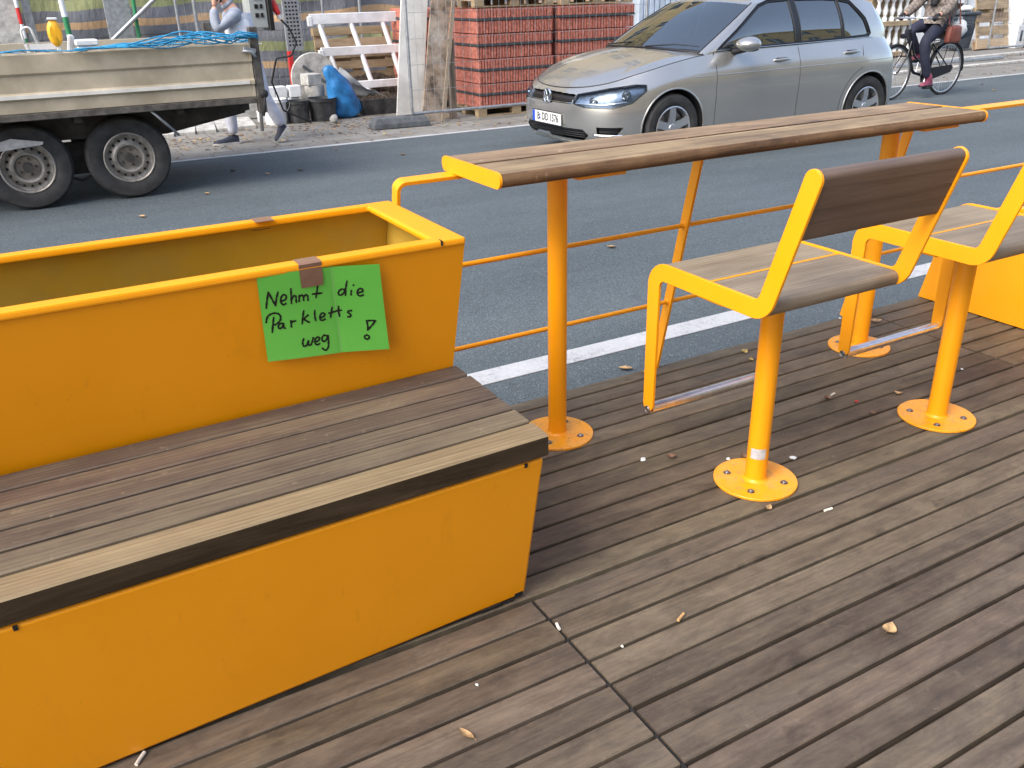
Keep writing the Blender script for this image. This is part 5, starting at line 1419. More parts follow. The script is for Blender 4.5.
def head(parent, c, face, L, r_=.098, hairlen=0):
    """face: unit direction the face looks to"""
    fz = Vector(face); fz.z *= .6; fz.normalize(); up = Vector((0, 0, 1)); sd_ = up.cross(fz).normalized(); up = fz.cross(sd_).normalized(); c = Vector(c)
    def W(a, b, h): return c + fz * a + sd_ * b + up * h - L
    bm = nb(); bmesh.ops.create_uvsphere(bm, u_segments=32, v_segments=24, radius=1)
    for v in bm.verts:
        x, y, z = v.co      # x: face direction
        jaw = max(0, -z); a = x * .098 * (1 - .10 * jaw); b = y * .076 * (1 - .38 * jaw ** 1.5); h = z * .118
        if x > .5:
            nose = math.exp(-(y / .16) ** 2) * math.exp(-((z + .12) / .20) ** 2); a += .022 * nose
            a -= .010 * math.exp(-((abs(y) - .38) / .16) ** 2) * math.exp(-((z - .10) / .13) ** 2)
            a += .006 * math.exp(-(y / .30) ** 2) * math.exp(-((z + .48) / .08) ** 2)
            a += .008 * math.exp(-(y / .3) ** 2) * math.exp(-((z + .80) / .15) ** 2)
        v.co = W(a, b, h)
    for s in (-1, 1):
        t = bmesh.ops.create_uvsphere(bm, u_segments=12, v_segments=8, radius=1)['verts']
        for v in t: v.co = W(-.005 + v.co.x * .020, s * .078 + v.co.y * .008, -.002 + v.co.z * .033)
    o = obj('head', bm, 'skin', parent, smooth=R(80))
    for s in (-1, 1):
        bm = nb(); t = bmesh.ops.create_uvsphere(bm, u_segments=12, v_segments=8, radius=.0115)['verts']
        for v in t: v.co = W(.079 + v.co.x, s * .030 + v.co.y, .012 + v.co.z * .7)
        obj('eye', bm, 'white_stuff', o, smooth=R(80))
        bm = nb(); t = bmesh.ops.create_uvsphere(bm, u_segments=10, v_segments=6, radius=.005)['verts']
        for v in t: v.co = W(.0885 + v.co.x, s * .030 + v.co.y, .012 + v.co.z)
        obj('pupil', bm, 'hair', o, smooth=R(80))
    bm = nb(); tube(bm, [W(.088 - abs(k) * .002, k * .006, -.055 + abs(k) * .0008) for k in range(-4, 5)], [.001, .003, .004, .0045, .005, .0045, .004, .003, .001], 6); obj('mouth', bm, 'pink', o, smooth=R(80))
    bm = nb(); t = bmesh.ops.create_uvsphere(bm, u_segments=28, v_segments=18, radius=1)['verts']; rm = []
    for v in t:
        x, y, z = v.co
        if (x > .25 and z < .42) or z < -.25 - hairlen: rm.append(v)
        low = max(0, -z)
        v.co = W(x * .108 - .008, y * .086 * (1 - .12 * low), z * .128 + .004 - (low * hairlen * .12))
    bmesh.ops.delete(bm, geom=rm, context='VERTS'); obj('hair', bm, 'hair', o, smooth=R(80))
    return o
def shoe(parent, heel, toe, up, m, L, r_=.036, sole='sole', name='shoe'):
    heel, toe, up = Vector(heel), Vector(toe), Vector(up).normalized(); d = (toe - heel); ln = d.length; d.normalize(); up = (up - d * up.dot(d)).normalized(); s = d.cross(up)
    prof = [(0, .030, .075), (.12, .036, .082), (.30, .037, .080), (.45, .036, .066), (.62, .043, .052), (.80, .046, .044), (.93, .036, .034), (1.0, .016, .022)]
    bm = nb(); rings = []
    for t_, w_, h_ in prof:
        c = heel + d * ln * t_; rings.append([bm.verts.new(c + s * (w_ * math.cos(a)) + up * (.012 + max(0, math.sin(a)) * h_ * 1.0 - (.0 if math.sin(a) >= 0 else 0)) - L) for a in [PI * k / 10 for k in range(11)]])
    for A, B in zip(rings, rings[1:]):
        for k in range(10): bm.faces.new((A[k], A[k + 1], B[k + 1], B[k]))
        bm.faces.new((A[0], B[0], B[-1], A[-1]))
    bm.faces.new(rings[0]); bm.faces.new(rings[-1][::-1]); o = obj(name, bm, m, parent, smooth=R(60))
    bm = nb(); P_ = [(heel + d * ln * t_ + s * (w_ + .004) * q_) for q_, rng in ((1, prof), (-1, prof[::-1])) for t_, w_, h_ in rng]
    a = [bm.verts.new(p - L) for p in P_]; b = [bm.verts.new(p + up * .022 - L) for p in P_]
    n = len(P_); bm.faces.new(a); bm.faces.new(b[::-1])
    for i in range(n): bm.faces.new((a[i], a[(i + 1) % n], b[(i + 1) % n], b[i]))
    obj('sole', bm, sole, o, smooth=R(40))
    return o

# pedestrian walking to the left behind the trailer
ped = thing('person', 'person in white vest and pale trousers walking behind the flatbed, phone at ear', 'person', (2.28, 9.88, ZS)); Lp_ = Vector((2.28, 9.88, ZS))
J = {}; E_ = []
J['pelvis'] = ((2.34, 9.88, .78), .12); J['waist'] = ((2.33, 9.88, .93), .09); J['chest'] = ((2.30, 9.88, 1.10), (.115, .10)); J['neckb'] = ((2.24, 9.88, 1.235), .07); J['neck'] = ((2.20, 9.88, 1.29), .052); J['skull'] = ((2.165, 9.88, 1.39), .062)
E_ += [('pelvis', 'waist'), ('waist', 'chest'), ('chest', 'neckb'), ('neckb', 'neck'), ('neck', 'skull')]
def limb(root, pts, pre):
    global J, E_
    last = root
    for i, (p, r_) in enumerate(pts):
        n = pre + str(i); J[n] = (p, r_); E_.append((last, n)); last = n
limb('pelvis', [((2.31, 10.00, .72), .088), ((2.16, 10.0, .36), .056), ((2.12, 10.0, .16), .050), ((2.13, 9.99, -.06), .034)], 'lr')
limb('pelvis', [((2.38, 9.78, .72), .088), ((2.45, 9.76, .33), .056), ((2.54, 9.76, .17), .048), ((2.60, 9.76, .02), .034)], 'll')
limb('chest', [((2.26, 9.73, 1.16), .042), ((2.06, 9.69, 1.01), .046), ((2.05, 9.72, 1.12), .038), ((2.075, 9.765, 1.235), .028)], 'al')
limb('chest', [((2.26, 10.03, 1.16), .042), ((2.36, 10.13, .93), .046), ((2.30, 10.16, .80), .038), ((2.18, 10.15, .72), .028)], 'ar')
body = skin('body', J, E_, 'skin', ped, 'pelvis', 2, Lp_); BAKE.append(body)
head(ped, (2.150, 9.88, 1.43), (-1, -.15, -.12), Lp_)
def inflate(keys, d, ends=None):
    return {k: (J[k][0], (tuple(x + d for x in J[k][1]) if isinstance(J[k][1], tuple) else J[k][1] + d)) for k in keys}
JB = dict(J); EB = list(E_)
Jt = inflate(['pelvis', 'waist', 'lr0', 'lr1', 'lr2', 'lr3', 'll0', 'll1', 'll2', 'll3'], .020)
Jt['waist'] = ((2.335, 9.88, .90), .132); BAKE.append(skin('trousers', Jt, [e for e in E_ if e[0] in Jt and e[1] in Jt], 'trouser', ped, 'pelvis', 2, Lp_))
Jv = inflate(['waist', 'chest', 'neckb'], .028); Jv['waist'] = ((2.34, 9.88, .86), .160); Jv['mid'] = ((2.335, 9.88, .99), .160); Jv['chest'] = ((2.32, 9.88, 1.10), (.19, .175)); Jv['sl'] = ((2.29, 9.75, 1.15), .105); Jv['sr'] = ((2.29, 10.01, 1.15), .105)
BAKE.append(skin('vest', Jv, [('waist', 'mid'), ('mid', 'chest'), ('chest', 'neckb'), ('chest', 'sl'), ('chest', 'sr')], 'vest', ped, 'mid', 2, Lp_))
Js = inflate(['chest', 'al0', 'al1', 'al2', 'ar0', 'ar1', 'ar2'], .014); Js['al0'] = ((2.24, 9.71, 1.14), .062); Js['ar0'] = ((2.24, 10.05, 1.14), .062); Js['chest'] = ((2.31, 9.88, 1.13), .10)
for s in ('al', 'ar'): Js[s + 'e'] = (tuple(Vector(J[s + '2'][0]).lerp(Vector(J[s + '3'][0]), .8)), .044)
BAKE.append(skin('shirt', Js, [(a, b) for a in ('chest',) for b in ('al0', 'ar0')] + [(q_ + str(k), q_ + str(k + 1)) for q_ in ('al', 'ar') for k in (0, 1)] + [('al2', 'ale'), ('ar2', 'are')], 'sleeve', ped, 'chest', 2, Lp_))
BAKE.append(skin('collar', {'a': ((2.255, 9.88, 1.215), .088), 'b': ((2.205, 9.88, 1.285), .080)}, [('a', 'b')], 'sleeve', ped, 'a', 2, Lp_))
BAKE += hand(ped, (2.077, 9.768, 1.24), (.15, .05, 1), (.1, 1, .1), 1.6, 'skin', Lp_, 1)
BAKE += hand(ped, (2.18, 10.15, .72), (-.7, 0, -.7), (0, -1, 0), 1.0, 'skin', Lp_, -1)
for (a, b, u_) in (((2.175, 10.0, -.150), (1.90, 9.99, -.150), (0, 0, 1)), ((2.665, 9.76, .005), (2.53, 9.75, -.145), (-.8, 0, .45))): shoe(ped, a, b, u_, 'shoe', Lp_)
ph = thing('mobile_phone', 'dark phone held to the ear of the walking person', 'phone', (2.11, 9.79, 1.33)); bm = nb(); box(bm, (0, 0, 0), (.072, .010, .145), (0, R(-20), 0), .004); obj('case', bm, 'trim', ph); bm = nb(); box(bm, (0, .0052, 0), (.064, .001, .130), (0, R(-20), 0)); obj('screen', bm, 'bglass', ph)

# ------------------------------------------------------------------ bicycle and rider
bikeT = thing('bicycle', 'black step-through city bicycle ridden along the far side of the road beside the silver car', 'bicycle', (10.98, 8.2, ZS)); Lb = Vector((10.98, 8.2, ZS))
AXR, AXF, AZ, RW = 11.50, 10.43, ZS + .345, .335
for nm, ax in (('wheel', AXR), ('wheel', AXF)):
    w_ = bpy.data.objects.new('wheel', None); link(w_); w_.parent = bikeT; w_.location = Vector((ax, 8.2, AZ)) - Lb
    bm = nb(); tube(bm, [(RW * math.cos(2 * PI * k / 56), 0, RW * math.sin(2 * PI * k / 56)) for k in range(56)], .0175, 8, closed=True); obj('tyre', bm, 'tyre', w_, smooth=R(60))
    bm = nb(); tube(bm, [((RW - .023) * math.cos(2 * PI * k / 56), 0, (RW - .023) * math.sin(2 * PI * k / 56)) for k in range(56)], .010, 8, closed=True); obj('rim', bm, 'rim', w_, smooth=R(60))
    bm = nb()
    for k in range(28):
        a = 2 * PI * k / 28; b_ = a + (.5 if k % 2 else -.5); s = .028 if k % 4 < 2 else -.028
        tube(bm, [(.02 * math.cos(b_), s, .02 * math.sin(b_)), ((RW - .03) * math.cos(a), 0, (RW - .03) * math.sin(a))], .0012, 4, cap=False)
    obj('spokes', bm, 'steel', w_)
    bm = nb(); tube(bm, [(0, -.055, 0), (0, -.03, 0), (0, .03, 0), (0, .055, 0)], [.008, .022, .022, .008], 12); obj('hub', bm, 'steel', w_, smooth=R(40))
def bt(name, pts, r_, m='bike_black', fil=None):
    bm = nb(); P_ = fillet(pts, fil) if fil else pts; tube(bm, P_, r_, 10); return obj(name, sub(bm, Lb), m, bikeT, smooth=R(60))
BB = (11.0, 8.2, ZS + .29)
bt('down_tube', [(10.665, 8.2, ZS + .78), (10.74, 8.2, ZS + .50), (10.83, 8.2, ZS + .33), BB], .019, fil=.10)
bt('cross_tube', [(10.655, 8.2, ZS + .84), (10.80, 8.2, ZS + .55), (11.0, 8.2, ZS + .42), (11.10, 8.2, ZS + .50)], .014, fil=.10)
bt('seat_tube', [BB, (11.155, 8.2, ZS + .68)], .017); bt('seat_post', [(11.155, 8.2, ZS + .66), (11.205, 8.2, ZS + .84)], .0135, 'steel')
bt('head_tube', [(10.675, 8.2, ZS + .74), (10.640, 8.2, ZS + .88)], .021)
for s in (-1, 1):
    bt('fork', [(10.675, 8.2 + s * .03, ZS + .73), (10.60, 8.2 + s * .055, ZS + .55), (10.47, 8.2 + s * .055, ZS + .37), (AXF, 8.2 + s * .052, AZ)], .011, fil=.05)
    bt('chain_stay', [BB, (AXR, 8.2 + s * .06, AZ)], .010); bt('seat_stay', [(11.15, 8.2 + s * .02, ZS + .66), (AXR, 8.2 + s * .06, AZ)], .009)
bt('stem', [(10.640, 8.2, ZS + .88), (10.615, 8.2, ZS + 1.0), (10.58, 8.2, ZS + 1.02)], .012, 'steel')
bt('handlebar', [(10.80, 7.93, ZS + 1.00), (10.62, 7.94, ZS + 1.02), (10.575, 8.08, ZS + 1.02), (10.575, 8.32, ZS + 1.02), (10.62, 8.46, ZS + 1.02), (10.80, 8.47, ZS + 1.00)], .0115, 'steel', fil=.05)
for y in (7.93, 8.47): bt('grip', [(10.81, y, ZS + 1.0), (10.69, y, ZS + 1.012)], .016, 'black')
bm = nb(); bmesh.ops.create_uvsphere(bm, u_segments=20, v_segments=10, radius=1)
for v in bm.verts:
    x, y, z = v.co; wdt = .045 + .055 * max(0, min(1, (x + .3))); v.co = Vector((11.215 + x * .135, 8.2 + y * wdt, ZS + .875 + z * .032 * (1 if z > 0 else .8)))
obj('saddle', sub(bm, Lb), 'black', bikeT, smooth=R(60))
def guard(ax, a0, a1):
    bm = nb(); rings = []
    for k in range(25):
        a = R(a0 + (a1 - a0) * k / 24); r_ = RW + .032; rings.append([bm.verts.new((ax + (r_ - abs(q) * .012) * math.cos(a), 8.2 + q * .026, AZ + (r_ - abs(q) * .012) * math.sin(a))) for q in (-1, -.5, 0, .5, 1)])
    for A, B in zip(rings, rings[1:]):
        for k in range(4): bm.faces.new((A[k], A[k + 1], B[k + 1], B[k]))
    o = obj('mudguard', sub(bm, Lb), 'bike_black', bikeT, smooth=R(80)); s_ = o.modifiers.new('t', 'SOLIDIFY'); s_.thickness = .002
guard(AXR, -8, 165); guard(AXF, 35, 200)
bt('rack', [(11.17, 8.13, ZS + .70), (11.72, 8.13, ZS + .73), (11.72, 8.27, ZS + .73), (11.17, 8.27, ZS + .70)], .006, fil=.03)
for s in (-1, 1): bt('rack_stay', [(11.60, 8.2 + s * .07, ZS + .73), (AXR, 8.2 + s * .065, AZ)], .005)
bm = nb(); prism(bm, [(10.93, ZS + .20), (10.90, ZS + .30), (10.96, ZS + .38), (11.05, ZS + .38), (11.52, ZS + .40), (11.56, ZS + .36), (11.52, ZS + .30), (11.05, ZS + .21)], 'y', 8.12, 8.135); obj('chain_guard', sub(bm, Lb), 'bike_black', bikeT, bevel=.004)
bt('crank', [(11.0, 8.12, ZS + .29), (10.945, 8.095, ZS + .135)], .009, 'steel'); bt('crank', [(11.0, 8.28, ZS + .29), (11.055, 8.305, ZS + .445)], .009, 'steel')
for p in ((10.945, 8.04, ZS + .135), (11.055, 8.36, ZS + .445)): bm = nb(); box(bm, p, (.09, .075, .022), None, .004); obj('pedal', sub(bm, Lb), 'black', bikeT)
bm = nb(); lathe(bm, [(0, 10.50), (.030, 10.505), (.034, 10.53), (.026, 10.56), (0, 10.57)], (0, 8.2, ZS + .80), 'x', 18); obj('front_lamp', sub(bm, Lb), 'bike_black', bikeT, smooth=R(50))

rd = thing('person', 'person in plaid coat, black scarf and dark trousers riding the black bicycle', 'person', (11.2, 8.2, ZS)); Lr = Vector((11.2, 8.2, ZS))
J = {}; E_ = []
J['pelvis'] = ((11.22, 8.2, ZS + .98), .125); J['waist'] = ((11.23, 8.2, ZS + 1.13), .11); J['chest'] = ((11.20, 8.2, ZS + 1.32), (.14, .115)); J['neckb'] = ((11.16, 8.2, ZS + 1.46), .07); J['neck'] = ((11.13, 8.2, ZS + 1.53), .05); J['skull'] = ((11.11, 8.2, ZS + 1.62), .06)
E_ += [('pelvis', 'waist'), ('waist', 'chest'), ('chest', 'neckb'), ('neckb', 'neck'), ('neck', 'skull')]
limb('pelvis', [((11.16, 8.10, ZS + .93), .092), ((10.83, 8.09, ZS + .72), .062), ((10.89, 8.085, ZS + .48), .050), ((10.985, 8.08, ZS + .255), .034)], 'll')
limb('pelvis', [((11.16, 8.31, ZS + .93), .092), ((10.80, 8.33, ZS + .86), .062), ((10.93, 8.33, ZS + .68), .050), ((11.07, 8.33, ZS + .555), .034)], 'lr')
limb('chest', [((11.16, 8.02, ZS + 1.38), .058), ((11.05, 7.95, ZS + 1.15), .044), ((10.90, 7.94, ZS + 1.08), .036), ((10.815, 7.935, ZS + 1.045), .026)], 'al')
limb('chest', [((11.16, 8.38, ZS + 1.38), .058), ((11.02, 8.46, ZS + 1.15), .044), ((10.90, 8.47, ZS + 1.08), .036), ((10.815, 8.465, ZS + 1.045), .026)], 'ar')
BAKE.append(skin('body', J, E_, 'skin', rd, 'pelvis', 2, Lr)); head(rd, (11.09, 8.2, ZS + 1.66), (-1, 0, -.05), Lr, hairlen=.5)
Jt = inflate(['pelvis', 'waist', 'lr0', 'lr1', 'lr2', 'lr3', 'll0', 'll1', 'll2', 'll3'], .016); BAKE.append(skin('trousers', Jt, [e for e in E_ if e[0] in Jt and e[1] in Jt], 'navy', rd, 'pelvis', 2, Lr))
Jc = inflate(['waist', 'chest', 'neckb', 'al0', 'al1', 'al2', 'ar0', 'ar1', 'ar2'], .030); Jc['pelvis'] = ((11.23, 8.2, ZS + .99), .185); Jc['hem'] = ((11.17, 8.2, ZS + .90), .195)
Jc['ale'] = (tuple(Vector(J['al2'][0]).lerp(Vector(J['al3'][0]), .7)), .046); Jc['are'] = (tuple(Vector(J['ar2'][0]).lerp(Vector(J['ar3'][0]), .7)), .046)
BAKE.append(skin('coat', Jc, [e for e in E_ if e[0] in Jc and e[1] in Jc] + [('al2', 'ale'), ('ar2', 'are'), ('pelvis', 'hem')], 'plaid', rd, 'pelvis', 2, Lr))
BAKE.append(skin('scarf', {'a': ((11.13, 8.2, ZS + 1.50), .098), 'b': ((11.09, 8.2, ZS + 1.40), .085), 'c': ((11.04, 8.19, ZS + 1.26), .060), 'd': ((11.02, 8.18, ZS + 1.14), .050)}, [('a', 'b'), ('b', 'c'), ('c', 'd')], 'black_cloth', rd, 'a', 2, Lr))
for y, s in ((7.935, 1), (8.465, -1)): BAKE += hand(rd, (10.835, y, ZS + 1.055), (-1, 0, -.12), (0, 0, -1), 2.3, 'black_cloth', Lr, s, 'gloved_hand')
shoe(rd, (11.065, 8.065, ZS + .150), (10.84, 8.055, ZS + .150), (0, 0, 1), 'pink', Lr, sole='black', name='boot'); shoe(rd, (11.15, 8.345, ZS + .462), (10.93, 8.345, ZS + .462), (0, 0, 1), 'pink', Lr, sole='black', name='boot')
for p in (((11.04, 8.068, ZS + .16), (10.99, 8.078, ZS + .33)), ((11.125, 8.340, ZS + .47), (11.05, 8.332, ZS + .60))): BAKE.append(skin('boot_shaft', {'a': (p[0], .045), 'b': (p[1], .054)}, [('a', 'b')], 'pink', rd, 'a', 2, Lr))
bg_ = thing('handbag', 'reddish brown leather handbag hanging at the hip of the cyclist', 'bag', (11.22, 7.97, ZS + .72)); Lh = Vector((11.22, 7.97, ZS + .72))
bm = nb(); vs = box(bm, (11.22, 7.965, ZS + .80), (.25, .09, .22), None, .035, seg=3)
for v in bm.verts: v.co.x = 11.22 + (v.co.x - 11.22) * (1.1 - (v.co.z - ZS - .70) * .9)
obj('body', sub(bm, Lh), 'bag_brown', bg_, smooth=R(60))
bm = nb(); tube(bm, fillet([(11.10, 7.965, ZS + .92), (11.14, 8.03, ZS + 1.30), (11.20, 8.10, ZS + 1.50)], .1), .009, 8); tube(bm, fillet([(11.33, 7.965, ZS + .92), (11.32, 8.04, ZS + 1.30), (11.24, 8.12, ZS + 1.49)], .1), .009, 8); obj('strap', sub(bm, Lh), 'bag_brown', bg_, smooth=R(60))
bg2 = thing('shopping_bag', 'pale cloth bag on the bicycle rack behind the cyclist', 'bag', (11.50, 8.10, ZS + .75))
bm = nb(); bmesh.ops.create_uvsphere(bm, u_segments=20, v_segments=14, radius=1)
for v in bm.verts: v.co = Vector((v.co.x * .12, v.co.y * .10, .10 + v.co.z * .11)) * (1 + .08 * math.sin(v.co.x * 5 + v.co.z * 7))
obj('cloth', bm, 'white', bg2, smooth=R(80)); bm = nb(); tube(bm, [(-.05, 0, .19), (-.03, 0, .25), (.03, 0, .25), (.05, 0, .19)], .008, 6); obj('handle', bm, 'white', bg2, smooth=R(80))
bm = nb(); box(bm, (11.60, 8.2, ZS + .82), (.22, .16, .16), None, .02); bm2 = nb(); bk = thing('basket', 'dark pannier basket at the back of the bicycle rack', 'basket', (11.62, 8.2, ZS + .74)); bm.free()
bm = nb(); L_ = Vector((11.62, 8.2, ZS + .74))
for z in (.0, .06, .12, .18, .23): tube(bm, fillet([(11.52, 8.10, ZS + .74 + z), (11.80, 8.10, ZS + .74 + z), (11.80, 8.30, ZS + .74 + z), (11.52, 8.30, ZS + .74 + z), (11.52, 8.11, ZS + .74 + z)], .02, 3), .004, 5)
for k in range(9):
    x = 11.52 + .035 * k
    for y in (8.10, 8.30): tube(bm, [(x, y, ZS + .74), (x, y, ZS + .97)], .003, 4)
bb(bm, 11.53, 11.79, 8.11, 8.29, ZS + .742, ZS + .90, .01); obj('wire_body', sub(bm, L_), 'bin', bk); bm2.free()

# ------------------------------------------------------------------ building site: fences and backdrop
def fence_posts(x0, x1, n): return [x0 + (x1 - x0) * i / (n - 1) for i in range(n)]
tf = thing('scrim_fence', 'tall fence hung with a grey scrim striped in orange and yellow-green', 'fence', (2, 13.1, ZS)); L_ = Vector((2, 13.1, ZS))
bm = nb(); nx, nz = 150, 24; g = []
for i in range(nx + 1):
    x = -4.5 + 14 * i / nx; c = []
    for j in range(nz + 1):
        z = ZS + .02 + 2.35 * j / nz; c.append(bm.verts.new((x, 13.1 + .05 * math.sin(x * 2.3 + z) + .03 * math.sin(x * 7.1 - z * 3) + .02 * math.sin(z * 9 + x), z)))
    g.append(c)
for i in range(nx):
    for j in range(nz): bm.faces.new((g[i][j], g[i + 1][j], g[i + 1][j + 1], g[i][j + 1]))
o = obj('scrim', bm, 'tarp', tf, smooth=0); o.location = -L_; 
for x in fence_posts(-4.4, 9.4, 7): bm = nb(); tube(bm, [(x, 12.98, ZS), (x, 12.98, ZS + 2.4)], .024, 12); obj('post', sub(bm, L_), 'galv', tf, smooth=R(40))
for z in (ZS + .25, ZS + 2.3): bm = nb(); tube(bm, [(-4.4, 12.99, z), (9.4, 12.99, z)], .018, 10); obj('rail', sub(bm, L_), 'galv', tf, smooth=R(40))
ho = thing('site_hoarding', 'long white panelled hoarding closing the back of the building site', 'fence', (20, 15.5, ZS)); L_ = Vector((20, 15.5, ZS))
bm = nb()
for k in range(24): bb(bm, 9.6 + k * 1.25, 9.6 + k * 1.25 + 1.235, 15.5, 15.54, ZS, ZS + 2.1 + (.03 if k % 3 else 0), .003)
obj('panels', sub(bm, L_), 'white', ho)
for k in range(0, 24, 2): bm = nb(); bb(bm, 9.56 + k * 1.25, 9.62 + k * 1.25, 15.44, 15.498, ZS, ZS + 2.2); obj('post', sub(bm, L_), 'galv', ho)

def mesh_fence(name, label, x0, x1, y, z0, z1, rz=0):
    t = thing(name, label, 'fence', (x0, y, z0), rz)
    w_ = x1 - x0; h = z1 - z0
    bm = nb(); tube(bm, fillet([(0, 0, h), (0, 0, 0.02), (w_, 0, 0.02), (w_, 0, h), (0.02, 0, h)], .03, 3), .0175, 10); o = obj('frame', bm, 'galv', t, smooth=R(50))
    bm = nb(); n = int(w_ / .10)
    for i in range(1, n): tube(bm, [(i * w_ / n, -.004, .02), (i * w_ / n, -.004, h - .02)], .0019, 4, cap=False)
    m = int(h / .26)
    for j in range(1, m): tube(bm, [(0, .004, j * h / m), (w_, .004, j * h / m)], .0022, 4, cap=False)
    obj('wire_mesh', bm, 'galv', t); return t
mesh_fence('mesh_fence', 'wire mesh site fence panel standing in front of the red clay stacks', 4.23, 7.65, 9.96, -.02, 1.95)
mesh_fence('mesh_fence', 'wire mesh site fence panel at the far right in front of the white pallets', 17.95, 21.4, 11.9, -.02, 1.95)
mesh_fence('mesh_fence', 'wire mesh site fence panel leaning over the leaning boards beside the white railing', 2.2, 4.12, 12.6, -.02, 1.95)
def foot_block(x, y, label, rz=0):
    t = thing('fence_foot', label, 'fence foot', (x, y, ZS + .003), rz)
    bm = nb(); a = [(-.35, -.115), (.35, -.115), (.35, .115), (-.35, .115)]; lo = [bm.verts.new((*p, 0)) for p in a]; mi = [bm.verts.new((p[0], p[1], .06)) for p in a]; hi = [bm.verts.new((p[0] * .86, p[1] * .78, .125)) for p in a]
    for A, B in ((lo, mi), (mi, hi)):
        for i in range(4): bm.faces.new((A[i], A[(i + 1) % 4], B[(i + 1) % 4], B[i]))
    bm.faces.new(lo[::-1]); bm.faces.new(hi); obj('block', bm, 'rubber_block', t, bevel=.012)
    bm = nb(); box(bm, (.16, 0, .1262), (.14, .055, .002)); box(bm, (-.26, 0, .1262), (.05, .05, .002)) if False else None; obj('grip_hole', bm, 'dark', t)
foot_block(4.08, 10.02, 'dark grey rubber fence foot on the pavement at the left end of the mesh fence', R(-4))
foot_block(21.0, 11.9, 'dark grey rubber fence foot under the far right mesh fence')

# ------------------------------------------------------------------ pallets, clay stacks
def pallet_bm(w_=1.12, d=.85, h=.115):
    bm = nb()
    for i in range(3):
        y = -d / 2 + .05 + i * (d - .1) / 2
        for j in range(3): x = -w_ / 2 + .06 + j * (w_ - .12) / 2; bb(bm, x - .06, x + .06, y - .05, y + .05, .0185, h - .0405, bid=random.random())
        bb(bm, -w_ / 2, w_ / 2, y - .05, y + .05, 0, .018)
    for j in range(3): x = -w_ / 2 + .06 + j * (w_ - .12) / 2; bb(bm, x - .06, x + .06, -d / 2, d / 2, h - .040, h - .0215)
    for i in range(6): y = -d / 2 + .055 + i * (d - .11) / 5; bb(bm, -w_ / 2, w_ / 2, y - .052, y + .052, h - .021, h)
    return bm
def pallet(x, y, z, label, rz=0, group='wooden pallets of the building site'):
    o = obj('pallet', pallet_bm(), 'old_wood', loc=(x, y, z), rot=(0, 0, rz)); return tag(o, label, 'pallet', group)
def comb(x0, x1, y0, y1, n, dep=.032):
    P_ = []; p = (x1 - x0) / n
    for i in range(n): P_ += [(x0 + i * p, y0), (x0 + (i + .66) * p, y0), (x0 + (i + .68) * p, y0 + dep), (x0 + (i + .98) * p, y0 + dep)]
    P_ += [(x1, y0), (x1, y1), (x0, y1)]
    return P_
def tile_pack(x0, x1, y0, z0, h, label):
    t = thing('tile_pack', label, 'tile pack', ((x0 + x1) / 2, y0 + .4, z0), 0, 'strapped packs of red clay tiles'); L_ = Vector(((x0 + x1) / 2, y0 + .4, z0))
    jx = random.uniform(-.012, .012)
    for a, b in ((0, .48), (.50, .985)):
        bm = nb(); prism(bm, comb(x0 + jx, x1 + jx, y0 + random.uniform(-.006, .006), y0 + .84, 27), 'z', z0 + h * a + .002, z0 + h * b); obj('tile_row', sub(bm, L_), 'brick', t)
    bm = nb(); ribbon(bm, [(x0 + jx - .004, y0 + .85, z0 + h * .56), (x0 + jx - .004, y0 - .012, z0 + h * .56), (x1 + jx + .004, y0 - .012, z0 + h * .56), (x1 + jx + .004, y0 + .85, z0 + h * .56)], .030, .003, (0, 0, 1)); obj('strap', sub(bm, L_), 'strap', t)
    return t
places = ('bottom', 'second from the bottom', 'third from the bottom', 'topmost')
for (xa_, xb__, nm, yy) in ((5.24, 6.32, 'left', 10.16), (6.42, 7.60, 'right', 10.16)):
    pallet((xa_ + xb__) / 2, yy + .43, ZS + .003, f'wooden pallet on the ground carrying the {nm} stack of red clay packs')
    for k in range(4): tile_pack(xa_, xb__, yy, -.034 + k * .29, .285, f'red clay tile pack, {places[k]} in the {nm} stack')
    pallet((xa_ + xb__) / 2, yy + .43, -.034 + 4 * .29 + .003, f'wooden pallet lying on top of the {nm} red clay stack')
for k in range(4): tile_pack(4.95, 5.9, 11.35, -.034 + k * .29, .285, f'shaded red clay tile pack, {places[k]} in the stack behind the grey post')
bm = nb(); box(bm, (5.78, 10.6, 1.40), (.9, .7, .22), None, .05, seg=3); o = obj('black_film_pack', bm, 'trough'); tag(o, 'black wrapped pack on the pallet above the left red clay stack', 'pack')
bm = nb(); box(bm, (7.0, 10.6, 1.40), (.95, .7, .22), None, .03, seg=2); o = obj('film_pack', bm, 'white_stuff'); tag(o, 'whitish wrapped pack on the pallet above the right red clay stack', 'pack')
def single(name, label, cat, bm, m, loc=None, rot=None, group=None, smooth=None, bevel=None):
    o = obj(name, bm, m, loc=loc, rot=rot, smooth=smooth, bevel=bevel); return tag(o, label, cat, group)
bm = nb(); box(bm, (0, 0, .47), (.085, .07, .94), None, .006); single('timber_post', 'weathered grey timber post standing left of the red clay stacks', 'post', bm, 'old_wood_z', (4.93, 10.30, ZS))
bm = nb(); box(bm, (0, 0, .35), (.07, .07, .7), None, .006); single('timber_post', 'short dark timber post behind the fence between the lath and the clay stacks', 'post', bm, 'old_wood_z', (5.08, 10.9, ZS))
